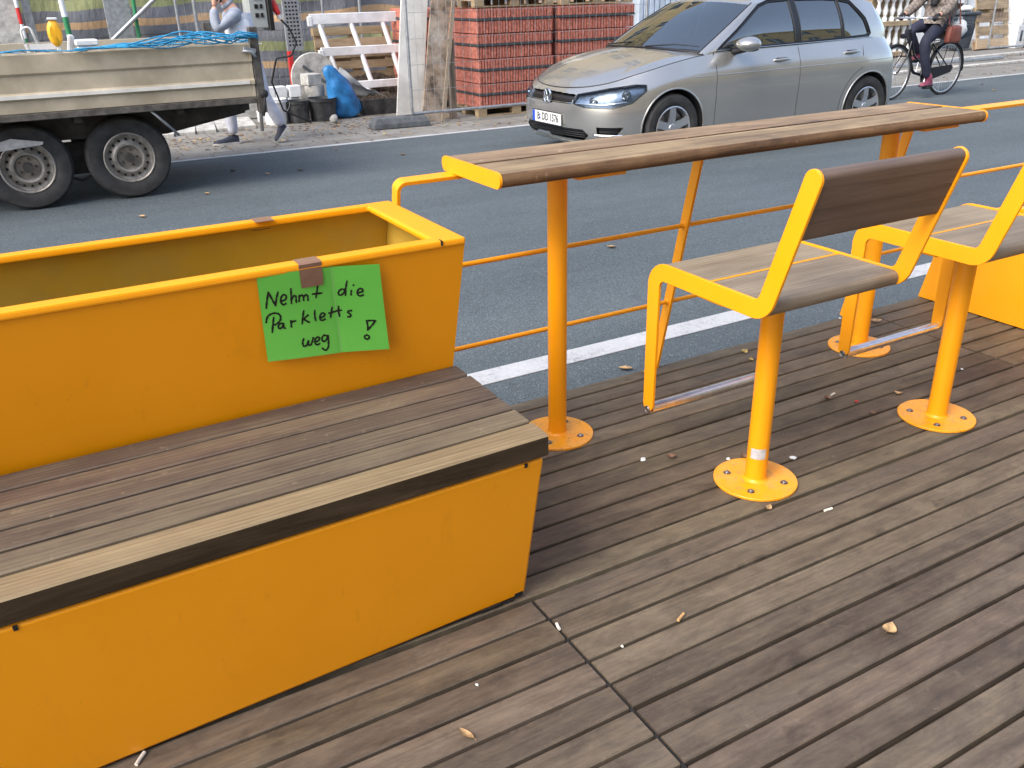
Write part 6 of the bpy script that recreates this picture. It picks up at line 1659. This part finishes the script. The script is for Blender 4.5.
# boards leaning against the fence
def leaning(name, label, m, xb_, xt, y0, y1, w_, h, t_=.03, cat='board'):
    a = Vector((xb_, y0, ZS + .003)); b = Vector((xt, y1, ZS + h)); d = (b - a); sd_ = Vector((1, 0, 0)); bm = nb(); sd_ = (sd_ - d.normalized() * sd_.dot(d.normalized())).normalized()
    ribbon(bm, [a, b], w_, t_, sd_); return single(name, label, cat, bm, m)
leaning('leaning_board', 'wide white faced panel leaning upright beside the mortar stained board', 'board_white', 4.37, 4.70, 10.40, 10.62, .34, 1.95)
leaning('leaning_board', 'brown mortar stained board leaning between the white panel and the thin lath', 'board_brown', 4.585, 5.03, 10.22, 10.52, .25, 1.95, .028)
leaning('lath', 'thin new timber lath leaning at the right edge of the stained board', 'old_wood_z', 4.70, 5.17, 10.12, 10.45, .045, 1.95, .03, 'lath')
# white railing and wood behind it
wr = thing('white_railing', 'white painted wooden railing section propped against a pallet in front of the scrim', 'railing', (4.4, 12, ZS)); L_ = Vector((4.4, 12, ZS))
def yy_(z): return 11.80 + .25 * z
for (xa_, xb__, za, zc) in ((3.74, 5.25, .955, 1.085), (3.82, 5.28, .565, .675), (3.95, 5.35, .14, .24)):
    bm = nb(); zc_ = (za + zc) / 2; bb(bm, xa_, xb__, yy_(zc_) - .05, yy_(zc_) - .01, za, zc, .006); bb(bm, xa_ - .03, xa_ + .03, yy_(zc_) - .06, yy_(zc_) - .002, za - .02, zc - .03, .006); obj('rail', sub(bm, L_), 'white', wr)
for x in (3.86, 4.30, 4.75, 5.18):
    bm = nb(); tube(bm, [(x, yy_(1.0), 1.0), (x + .08, yy_(.6), .62), (x + .17, yy_(.2), .18)], .034, 12); obj('baluster', sub(bm, L_), 'white', wr, smooth=R(50))
pa = pallet(4.45, 12.45, ZS + .62, 'wooden pallet standing upright behind the white railing'); pa.rotation_euler = (R(82), 0, 0)
# perforated scaffold plank, lid, diagonal brace, poles
sp = thing('scaffold_plank', 'grey perforated scaffold plank with red lower end standing by the round lid', 'scaffold plank', (3.50, 12, ZS)); L_ = Vector((3.5, 12, ZS))
bm = nb(); bb(bm, 3.40, 3.62, 12.0, 12.045, ZS + .80, 1.9, .003); obj('deck', sub(bm, L_), 'galv', sp); bm = nb()
for j in range(24):
    for i in range(4): z = ZS + .86 + j * .046; x = 3.43 + i * .044; bb(bm, x, x + .026, 11.997, 12.001, z, z + .022)
obj('perforations', sub(bm, L_), 'dark', sp); bm = nb(); bb(bm, 3.40, 3.46, 11.99, 12.05, ZS + .005, ZS + .798, .004); obj('red_end', sub(bm, L_), 'red', sp)
ld = thing('round_lid', 'round grey lid leaning behind the blocks next to the red post', 'lid', (3.68, 11.85, ZS + .02)); bm = nb()
lathe(bm, [(0, -.02), (.30, -.02), (.31, 0), (.30, .02), (0, .02)], (3.68, 11.9, .32), 'y', 36); obj('disc', sub(bm, Vector((3.68, 11.85, ZS + .02))), 'concrete', ld, smooth=R(40))
bm = nb(); box(bm, (3.68, 11.872, .36), (.36, .014, .035), (0, R(38), 0)); box(bm, (3.65, 11.872, .26), (.30, .014, .03), (0, R(38), 0)); obj('ribs', sub(bm, Vector((3.68, 11.85, ZS + .02))), 'rubber_block', ld)
bm = nb(); box(bm, (.03, 0, 1.1), (.30, .05, 2.2), None, .01); single('concrete_slab', 'tall pale slab with scribbles standing at the far left behind the flatbed', 'slab', bm, 'concrete', (.22, 12.7, ZS))
pole = thing('striped_pole', 'thin pole striped red, white and green leaning at the far left', 'pole', (.44, 12.6, ZS))
for (a, b, m) in ((.0, .85, 'green'), (.85, 1.06, 'green'), (1.06, 1.22, 'white'), (1.22, 1.40, 'red'), (1.40, 1.52, 'white'), (1.52, 1.9, 'red')):
    bm = nb(); tube(bm, [(-.02 * a, 0, a + .002), (-.02 * b, 0, b)], .022, 12); obj('band', bm, m, pole, smooth=R(40))
bm = nb(); box(bm, (0, 0, 1.15), (.09, .09, 2.3), (0, R(-1.5), 0), .006); single('steel_post', 'grey square steel post right of the striped pole', 'post', bm, 'galv', (.52, 12.8, ZS))
bm = nb(); box(bm, (0, 0, 1.1), (.30, .03, 2.2), None, .004); single('steel_plate', 'grey steel panel standing upright before the scrim above the flatbed', 'panel', bm, 'galv', (1.52, 12.75, ZS))
bm = nb(); tube(bm, [(0, 0, 0.003), (.05, 0, 2.2)], .024, 12); single('green_pole', 'thin green scaffold pole beside the steel panel', 'pole', bm, 'green', (1.68, 12.65, ZS), smooth=R(40))
bm = nb(); tube(bm, [(1.02, 12.68, ZS + .3), (1.25, 12.6, .75), (1.95, 12.6, 1.30), (2.5, 12.6, 1.72)], .026, 12); single('diagonal_brace', 'grey diagonal brace tube running up behind the flatbed', 'tube', bm, 'galv', smooth=R(40))
bm = nb(); box(bm, (.0, 0, .0), (.10, .02, 1.0), (0, R(8), 0)); bm.free()
cb = thing('crossbar', 'pale lintel beam lying behind the flatbed net', 'beam', (2.15, 12.2, ZS)); bm = nb(); bb(bm, -.6, .5, -.08, .08, .02, 1.02, .01); obj('block', bm, 'concrete', cb)
gb_ = thing('green_cone_post', 'green and white plastic marker post standing behind the amber lamp', 'post', (.86, 11.5, ZS))
for (a, b, m) in ((0, .95, 'green'), (.95, 1.12, 'white'), (1.12, 1.30, 'green'), (1.30, 1.6, 'white')): bm = nb(); tube(bm, [(-.03 * a, 0, a + .002), (-.03 * b, 0, b)], .030, 12); obj('band', bm, m, gb_, smooth=R(40))
# site power box with red plug
eb = thing('power_box', 'grey site power box on a dark stand behind the right end of the flatbed', 'power box', (2.70, 10.6, ZS)); L_ = Vector((2.70, 10.6, ZS))
bm = nb(); bb(bm, 2.60, 2.80, 10.5, 10.78, .985, 1.55, .012); obj('cabinet', sub(bm, L_), 'grey_box', eb)
bm = nb(); bb(bm, 2.802, 2.86, 10.48, 10.80, .96, 1.58, .01); obj('side_panel', sub(bm, L_), 'trim', eb)
bm = nb()
tube(bm, [(2.60, 10.64, ZS + .02), (2.66, 10.64, .984)], .022, 10)
obj('stand', sub(bm, L_), 'galv', eb)
for z in (1.10, 1.19, 1.28, 1.37): bm = nb(); bb(bm, 2.66, 2.70, 10.488, 10.4985, z, z + .045, .003); bb(bm, 2.72, 2.75, 10.488, 10.4985, z, z + .045, .003); obj('socket', sub(bm, L_), 'trim', eb)
pl_ = thing('power_plug', 'red plug with black cable hanging from the side of the power box', 'plug', (2.90, 10.55, 1.18)); L_ = Vector((2.90, 10.55, 1.18))
bm = nb(); tube(bm, [(2.865, 10.56, 1.27), (2.90, 10.55, 1.20), (2.935, 10.54, 1.12)], [.040, .045, .026], 14); obj('plug', sub(bm, L_), 'red', pl_, smooth=R(40))
bm = nb(); tube(bm, [(2.935, 10.54, 1.12), (2.95, 10.54, 1.07)], [.032, .024], 12); obj('grip', sub(bm, L_), 'white_stuff', pl_, smooth=R(40))
bm = nb(); tube(bm, fillet([(2.95, 10.54, 1.07), (3.03, 10.54, .98), (3.10, 10.54, .82), (3.02, 10.54, .68), (2.86, 10.6, .66), (2.80, 10.7, .40), (2.95, 10.9, .05), (3.3, 11.0, ZS + .02)], .05, 5), .011, 8); obj('cable', sub(bm, L_), 'black', pl_, smooth=R(50))
# tubs, bucket, blocks
def tub(x, y, r_, h, m, label, cat='tub', fill=None):
    t = thing('bucket' if cat == 'bucket' else 'plastic_tub', label, cat, (x, y, ZS + .003)); bm = nb()
    lathe(bm, [(0, .0), (r_ * .82, 0), (r_ * .84, .01), (r_ * .97, h * .86), (r_ * 1.03, h * .87), (r_ * 1.03, h * .92), (r_ * .98, h * .93), (r_, h), (r_ * .95, h), (r_ * .80, .02), (0, .02)], n=32); obj('body', bm, m, t, smooth=R(35))
    bm = nb(); tube(bm, [(r_ * 1.02 * math.cos(a), -.0 + r_ * 1.02 * math.sin(a) * .3 - r_ * .9, h * .86 - .5 * h * math.sin(a)) for a in [PI * k / 12 for k in range(13)]], .004, 6); obj('handle', bm, 'galv', t, smooth=R(60)) if cat == 'bucket' else bm.free()
    if fill: bm = nb(); lathe(bm, [(0, h * .80), (r_ * .93, h * .78)], n=24); obj('filling', bm, fill, t)
    return t
tub(2.94, 11.25, .155, .30, 'white_stuff', 'white plastic bucket with white blocks behind it', 'bucket')
tub(3.22, 11.22, .150, .265, 'trough', 'smaller black mortar tub between the white bucket and the larger black tub', fill='concrete')
tub(3.54, 11.22, .185, .275, 'trough', 'larger black mortar tub beside the blue sack', fill='concrete')
blk = [(2.86, 11.50, 0), (3.01, 11.50, 0), (3.17, 11.52, 0), (2.90, 11.50, 1), (3.06, 11.50, 1), (3.24, 11.50, 1), (2.94, 11.5, 2), (3.09, 11.5, 2), (3.27, 11.48, 2)]
bl_n = ('left end of the bottom row', 'middle of the bottom row', 'right end of the bottom row', 'left end of the middle row', 'middle of the middle row', 'right end of the middle row', 'left end of the top row', 'middle of the top row', 'right end of the top row')
for (x, y, k), nm in zip(blk, bl_n): bm = nb(); box(bm, (0, 0, .07), (.145, .16, .138), (0, 0, random.uniform(-.06, .06)), .006); single('white_block', 'white paving block, ' + nm + ', behind the tubs', 'block', bm, 'white', (x, y, ZS + .003 + k * .141), group='white blocks stacked behind the tubs')
bm = nb(); lathe(bm, [(0, 0), (.125, 0), (.125, .40), (0, .40)], n=28); single('concrete_cylinder', 'round grey concrete core standing between the white blocks and the blue sack', 'block', bm, 'concrete', (3.56, 11.55, ZS + .003), smooth=R(40))
bm = nb(); box(bm, (0, 0, .07), (.20, .2, .14), (0, 0, .2), .008); single('concrete_block', 'grey concrete block lying on top of the round core', 'block', bm, 'concrete', (3.53, 11.55, ZS + .406))
# blue sack
sack = thing('blue_sack', 'full bright blue plastic sack with twisted top on the pavement', 'sack', (3.86, 11.3, ZS + .003)); bm = nb(); rings = []
prof = [(0, .001, .08, 0), (.01, .17, .13, 0), (.06, .215, .15, .01), (.16, .215, .155, 0), (.28, .185, .14, -.02), (.38, .165, .125, -.045), (.45, .145, .105, -.07), (.50, .120, .085, -.10), (.545, .105, .070, -.13), (.60, .090, .055, -.155), (.64, .050, .035, -.16), (.65, .002, .002, -.16)]
for z, rx, ry, dx in prof:
    rings.append([bm.verts.new((dx + rx * (1 + .10 * math.sin(5 * a + z * 19) + .05 * math.sin(11 * a - z * 31)) * math.cos(a), ry * (1 + .10 * math.sin(4 * a - z * 23)) * math.sin(a), z)) for a in [2 * PI * k / 40 for k in range(40)]])
for A, B in zip(rings, rings[1:]):
    for k in range(40): bm.faces.new((A[k], A[(k + 1) % 40], B[(k + 1) % 40], B[k]))
o = obj('body', bm, 'blue_bag', sack, smooth=0); sbs = o.modifiers.new('s', 'SUBSURF'); sbs.levels = 1; sbs.render_levels = 1
# pale sheet and tray with rubble
bm = nb(); g = []
for i in range(31):
    c = []
    for j in range(9):
        s = i / 30; x = 3.92 + .80 * s; z = ZS + .60 - .55 * s ** .8 + .02 * math.sin(s * 14 + j) + .01 * math.sin(j * 2.1 + i); y = 11.48 + .05 * j - .25 * s + .02 * math.sin(i * .9 + j); c.append(bm.verts.new((x, y, max(ZS + .01, z - .03 * j * (1 - s)))))
    g.append(c)
for i in range(30):
    for j in range(8): bm.faces.new((g[i][j], g[i + 1][j], g[i + 1][j + 1], g[i][j + 1]))
single('plastic_sheet', 'crumpled white plastic sheet sloping down right of the blue sack', 'sheet', bm, 'white', smooth=0)
tr_ = thing('mortar_trough', 'low black mortar trough full of rubble right of the blue sack', 'trough', (4.42, 11.45, ZS + .003)); bm = nb()
A = [(-.36, -.20), (.36, -.20), (.36, .20), (-.36, .20)]; lo = [bm.verts.new((p[0] * .8, p[1] * .8, 0)) for p in A]; hi = [bm.verts.new((*p, .20)) for p in A]; hi2 = [bm.verts.new((p[0] * .93, p[1] * .9, .20)) for p in A]; li = [bm.verts.new((p[0] * .8, p[1] * .75, .10)) for p in A]
for P1, P2 in ((lo, hi), (hi, hi2), (hi2, li)):
    for i in range(4): bm.faces.new((P1[i], P1[(i + 1) % 4], P2[(i + 1) % 4], P2[i]))
bm.faces.new(lo[::-1]); bm.faces.new(li); obj('body', bm, 'trough', tr_, bevel=.006)
bm = nb(); g = [[bm.verts.new((-.32 + .64 * i / 24, -.17 + .34 * j / 12, .15 + .09 * math.sin(PI * i / 24) * math.sin(PI * j / 12) + random.uniform(0, .04))) for j in range(13)] for i in range(25)]
for i in range(24):
    for j in range(12): bm.faces.new((g[i][j], g[i + 1][j], g[i + 1][j + 1], g[i][j + 1]))
obj('rubble', bm, 'soil', tr_)
bm = nb(); g = [[bm.verts.new((3.9 + 1.4 * i / 40, 11.75 + .9 * j / 18, ZS + .42 * math.sin(PI * i / 40) ** .7 * math.sin(PI * j / 18) ** .7 + random.uniform(0, .045))) for j in range(19)] for i in range(41)]
for i in range(40):
    for j in range(18): bm.faces.new((g[i][j], g[i + 1][j], g[i + 1][j + 1], g[i][j + 1]))
o = obj('rubble_heap', bm, 'soil'); tag(o, 'heap of dark soil and rubble under the white railing', 'rubble', kind='stuff')
# slabs beneath the flatbed
for k in range(5):
    bm = nb(); box(bm, (0, 0, .025), (.22, .62, .045), (R(3), 0, R(-14 + k * 2)), .004); single('stone_slab', ('far left', 'second from left', 'middle', 'second from right', 'far right')[k] + ' of the pale slabs lying in a row behind the flatbed wheels', 'slab', bm, 'concrete', (1.62 + k * .235, 11.25 + .03 * k, ZS + .008), group='pale slabs lying on the pavement')
bm = nb(); box(bm, (0, 0, 0), (1.9, .05, .05), None, .008); single('beam', 'grey beam lying on the pavement behind the blocks', 'beam', bm, 'galv', (3.0, 11.95, ZS + .35), (0, R(4), 0))
bm = nb(); bb(bm, -.75, .75, -.25, .25, 0, .33, .02); single('stone_kerb_stack', 'stack of grey kerb stones behind the white blocks', 'stack', bm, 'concrete', (2.9, 12.15, ZS + .003))
bm = nb(); bmesh.ops.create_icosphere(bm, subdivisions=2, radius=.055)
for v in bm.verts: v.co *= random.uniform(.8, 1.1)
single('stone', 'small round beige stone in front of the larger black tub', 'stone', bm, 'concrete', (3.57, 10.9, ZS + .05), smooth=0)

# ------------------------------------------------------------------ street trees beyond the site fence
random.seed(5)
M['bark'] = plain('bark', (.10, .08, .06), .9, 0, .3, 20, .8)
M['foliage'] = plain('autumn_foliage', (.16, .14, .03), .7, 0, .6, 1.5)
def tree(x, y, h, label):
    t = thing('street_tree', label, 'tree', (x, y, ZS), 0, 'trees between the site and the far building'); bm = nb(); ends = []
    tube(bm, [(0, 0, 0), (.05, 0, h * .2), (0, .05, h * .42), (.05, 0, h * .75)], [.20, .16, .12, .05], 10)
    for k in range(16):
        a = random.uniform(0, 2 * PI); z0 = h * random.uniform(.30, .7); L_ = h * random.uniform(.20, .34); p = Vector((.03, 0, z0)); d = Vector((math.cos(a), math.sin(a), random.uniform(.5, 1.1))).normalized(); pts = [p]
        for j in range(4): d = (d + Vector((random.uniform(-.2, .2), random.uniform(-.2, .2), random.uniform(-.05, .15)))).normalized(); p = p + d * L_ / 4; pts.append(p)
        tube(bm, pts, [.06, .045, .03, .02, .01], 6); ends += pts[2:]
    obj('trunk', bm, 'bark', t, smooth=R(60)); bm = nb()
    for e in ends:
        for _ in range(55):
            c = e + Vector((random.gauss(0, .42), random.gauss(0, .42), random.gauss(0, .34))); s_ = random.uniform(.05, .10); u_ = Vector((random.uniform(-1, 1), random.uniform(-1, 1), random.uniform(-1, 1))).normalized(); v_ = u_.orthogonal().normalized()
            bm.faces.new([bm.verts.new(c + u_ * s_), bm.verts.new(c + v_ * s_ * .6), bm.verts.new(c - u_ * s_), bm.verts.new(c - v_ * s_ * .6)])
    obj('crown', bm, 'foliage', t, recalc=False)
for x, y, h, lb in ((7.5, 18.5, 9.5, 'tall autumn tree behind the site fence beyond the silver car'), (1.5, 19.5, 8.5, 'autumn tree behind the striped scrim beyond the white railing'), (15, 19, 9, 'autumn tree behind the white hoarding beyond the cyclist')): tree(x, y, h, lb)

# ------------------------------------------------------------------ far right of the site
fp = thing('wrapped_stack', 'stack wrapped in pale blue ribbed film behind the silver car', 'stack', (10.7, 13.3, ZS)); bm = nb(); prism(bm, comb(-.95, 1.0, -.4, .5, 17, .03), 'z', .12, 2.0); obj('film', bm, 'blue_film', fp)
bm = pallet_bm(1.9, .9, .115); obj('pallet', bm, 'old_wood', fp)
bs = thing('baluster_stack', 'crate of white turned balusters between timber boards behind the cyclist', 'stack', (16.4, 13.2, ZS)); L_ = Vector((16.4, 13.2, ZS))
for z in (.03, .62, 1.16): bm = nb(); bb(bm, -.75, .75, -.35, .35, z, z + .09, .006); obj('board', bm, 'old_wood', bs)
for r0 in (0, 1):
    for k in range(7):
        x = -.64 + k * .21; z = .121 + r0 * .59; h = .498 if r0 == 0 else .449; bm = nb(); lathe(bm, [(0, z), (.055, z), (.055, z + .06), (.030, z + .09), (.060, z + .20), (.035, z + h * .6), (.030, z + h - .10), (.055, z + h - .06), (.055, z + h), (0, z + h)], (x, -.25, 0), n=14); obj('baluster', bm, 'white', bs, smooth=R(40))
bm = nb(); bb(bm, -.7, .7, -.12, .3, .122, .60); bb(bm, -.7, .7, -.12, .3, .722, 1.15); obj('core', bm, 'old_wood', bs)
wb_ = thing('wheelie_bin', 'dark grey bin with pale bags on its lid left of the leaning pallet', 'bin', (18.85, 13.3, ZS)); bm = nb()
A = [(-.26, -.28), (.26, -.28), (.26, .28), (-.26, .28)]; lo = [bm.verts.new((p[0] * .8, p[1] * .8, .05)) for p in A]; hi = [bm.verts.new((*p, .74)) for p in A]
for i in range(4): bm.faces.new((lo[i], lo[(i + 1) % 4], hi[(i + 1) % 4], hi[i]))
bm.faces.new(lo[::-1]); bm.faces.new(hi); obj('body', bm, 'bin', wb_, bevel=.02)
bm = nb(); box(bm, (0, 0, .775), (.60, .64, .06), None, .02, seg=2); obj('lid', bm, 'bin', wb_)
for s in (-1, 1): bm = nb(); lathe(bm, [(0, s * .24), (.09, s * .24), (.09, s * .28), (0, s * .28)], (0, .24, .09), 'x', 20); bmesh.ops.rotate(bm, verts=bm.verts, cent=(0, 0, 0), matrix=Matrix.Identity(3)); obj('wheel', bm, 'black', wb_, smooth=R(40))
bm = nb(); bmesh.ops.create_icosphere(bm, subdivisions=3, radius=.13)
for v in bm.verts: v.co = Vector((v.co.x * 1.5, v.co.y, v.co.z * .5)) * (1 + .1 * math.sin(v.co.x * 40))
single('white_bag', 'crumpled white bag lying on the lid of the dark bin', 'bag', bm, 'white_stuff', (18.85, 13.2, ZS + .865), smooth=0)
pp2 = pallet(19.6, 13.15, ZS + .78, 'tall weathered pallet leaning upright right of the dark bin'); pp2.rotation_euler = (R(78), 0, 0); pp2.scale = (1, 1.85, 1)
for i, (x, z, w_, h, nm) in enumerate(((20.75, 0, 1.1, .50, 'lower'), (20.9, .505, 1.2, .5, 'upper'))):
    t = thing('white_crate', f'{nm} white slotted crate at the right edge of the photo', 'crate', (x, 13.1, ZS + .003 + z)); bm = nb(); bb(bm, -w_ / 2, w_ / 2, -.35, .35, 0, h, .015); obj('body', bm, 'white', t); bm = nb()
    for k in range(6): bb(bm, -w_ / 2 + .12 + k * .17, -w_ / 2 + .20 + k * .17, -.355, -.349, h * .30, h * .75)
    obj('slots', bm, 'bin', t)
bm = nb(); box(bm, (0, 0, .13), (1.0, .5, .26), None, .02); single('dark_block', 'dark grey block on the ground at the foot of the white crates', 'block', bm, 'rubber_block', (21.0, 12.5, ZS + .003))
bm = nb(); box(bm, (0, 0, .03), (4.5, .12, .06), (0, 0, R(3)), .01); single('kerb_stone', 'long pale kerb stone lying before the far right pallets', 'kerb stone', bm, 'concrete', (17.6, 11.6, ZS + .003))
bm = nb(); box(bm, (0, 0, .03), (4.5, .10, .06), (0, 0, R(-2)), .01); single('timber_beam', 'long grey beam lying on the pavement behind the bicycle', 'beam', bm, 'galv', (15.2, 11.3, ZS + .003))
bm = nb(); tube(bm, [(0, 0, 0), (.02, 0, .9)], .02, 8); bm.free()

# ------------------------------------------------------------------ leaves
random.seed(21)
def add_leaf(bm, x, y, z, s):
    a = random.uniform(0, 2 * PI); ca, sa = math.cos(a), math.sin(a); h1, h2 = random.uniform(.0, .35) * s, random.uniform(0, .35) * s
    P_ = [(-1, 0, 0), (-.3, -.45, h1), (.5, -.35, h1 * .6), (1, 0, h2 * .5), (.5, .38, h2), (-.3, .42, h2 * .7)]
    vs = [bm.verts.new((x + s * (p[0] * ca - p[1] * sa), y + s * (p[0] * sa + p[1] * ca), z + p[2] + .003)) for p in P_]
    bm.faces.new(vs[:4]); bm.faces.new([vs[0], vs[3], vs[4], vs[5]])
for m, n_, nm in (('leaf', 600, 'tan'), ('leaf_y', 280, 'yellow'), ('leaf_b', 800, 'dark brown')):
    bm = nb()
    for _ in range(n_):
        c = random.random()
        if c < .45: x, y = random.uniform(.6, 5.0), random.triangular(9.5, 11.6, 10.6)
        elif c < .8: x, y = random.uniform(8, 22), random.triangular(9.6, 12.8, 11.6)
        else: x, y = random.uniform(-2, 22), random.triangular(9.1, 10.2, 9.5)
        add_leaf(bm, x, y, ZS + .004, random.uniform(.012, .035))
    o = obj('leaf_litter', bm, m, recalc=False); tag(o, nm + ' fallen leaves scattered over the far pavement', 'leaves', kind='stuff')
for i, (x, y, lab, m) in enumerate(((1.30, 7.45, 'tan leaf lying on the asphalt just right of the flatbed wheels', 'leaf'), (1.95, 8.0, 'small tan leaf on the asphalt below the flatbed corner post', 'leaf'), (1.72, 8.35, 'yellow leaf on the asphalt under the rear end of the flatbed', 'leaf_y'),
    (2.25, 8.0, 'tan leaf on the asphalt right of the flatbed', 'leaf'), (.72, 6.9, 'tan leaf on the asphalt in front of the flatbed wheels', 'leaf'), (3.35, 8.2, 'pale leaf on the asphalt between the flatbed and the silver car', 'leaf'), (2.9, 8.9, 'brown leaf near the far edge line left of the fence foot', 'leaf_b'),
    (12.4, 8.0, 'pale leaf on the asphalt right of the bicycle rear wheel', 'leaf_y'), (13.0, 8.6, 'brown leaf on the asphalt far right of the bicycle', 'leaf_b'), (2.05, 2.72, 'pale leaf on the asphalt between the deck and the white line', 'leaf'), (3.6, 2.62, 'tan leaf on the asphalt strip behind the farther stool', 'leaf'), (3.1, 4.3, 'small pale leaf on the asphalt beyond the bar table', 'leaf'))):
    leaf(x, y, ZS + .002, m, lab, .06, .02, random.uniform(0, 3), .006, 'fallen leaves on the road', 1)
for o in BAKE: bake(o)
# lettering curves become meshes
for o in list(bpy.data.objects):
    if o.type == 'FONT':
        bpy.context.view_layer.update(); dg = bpy.context.evaluated_depsgraph_get(); me = bpy.data.meshes.new_from_object(o.evaluated_get(dg)); n_ = bpy.data.objects.new('number', me); link(n_); n_.parent = o.parent; n_.matrix_local = o.matrix_local.copy(); n_['label'] = 'black characters B DD 1576'; bpy.data.objects.remove(o)
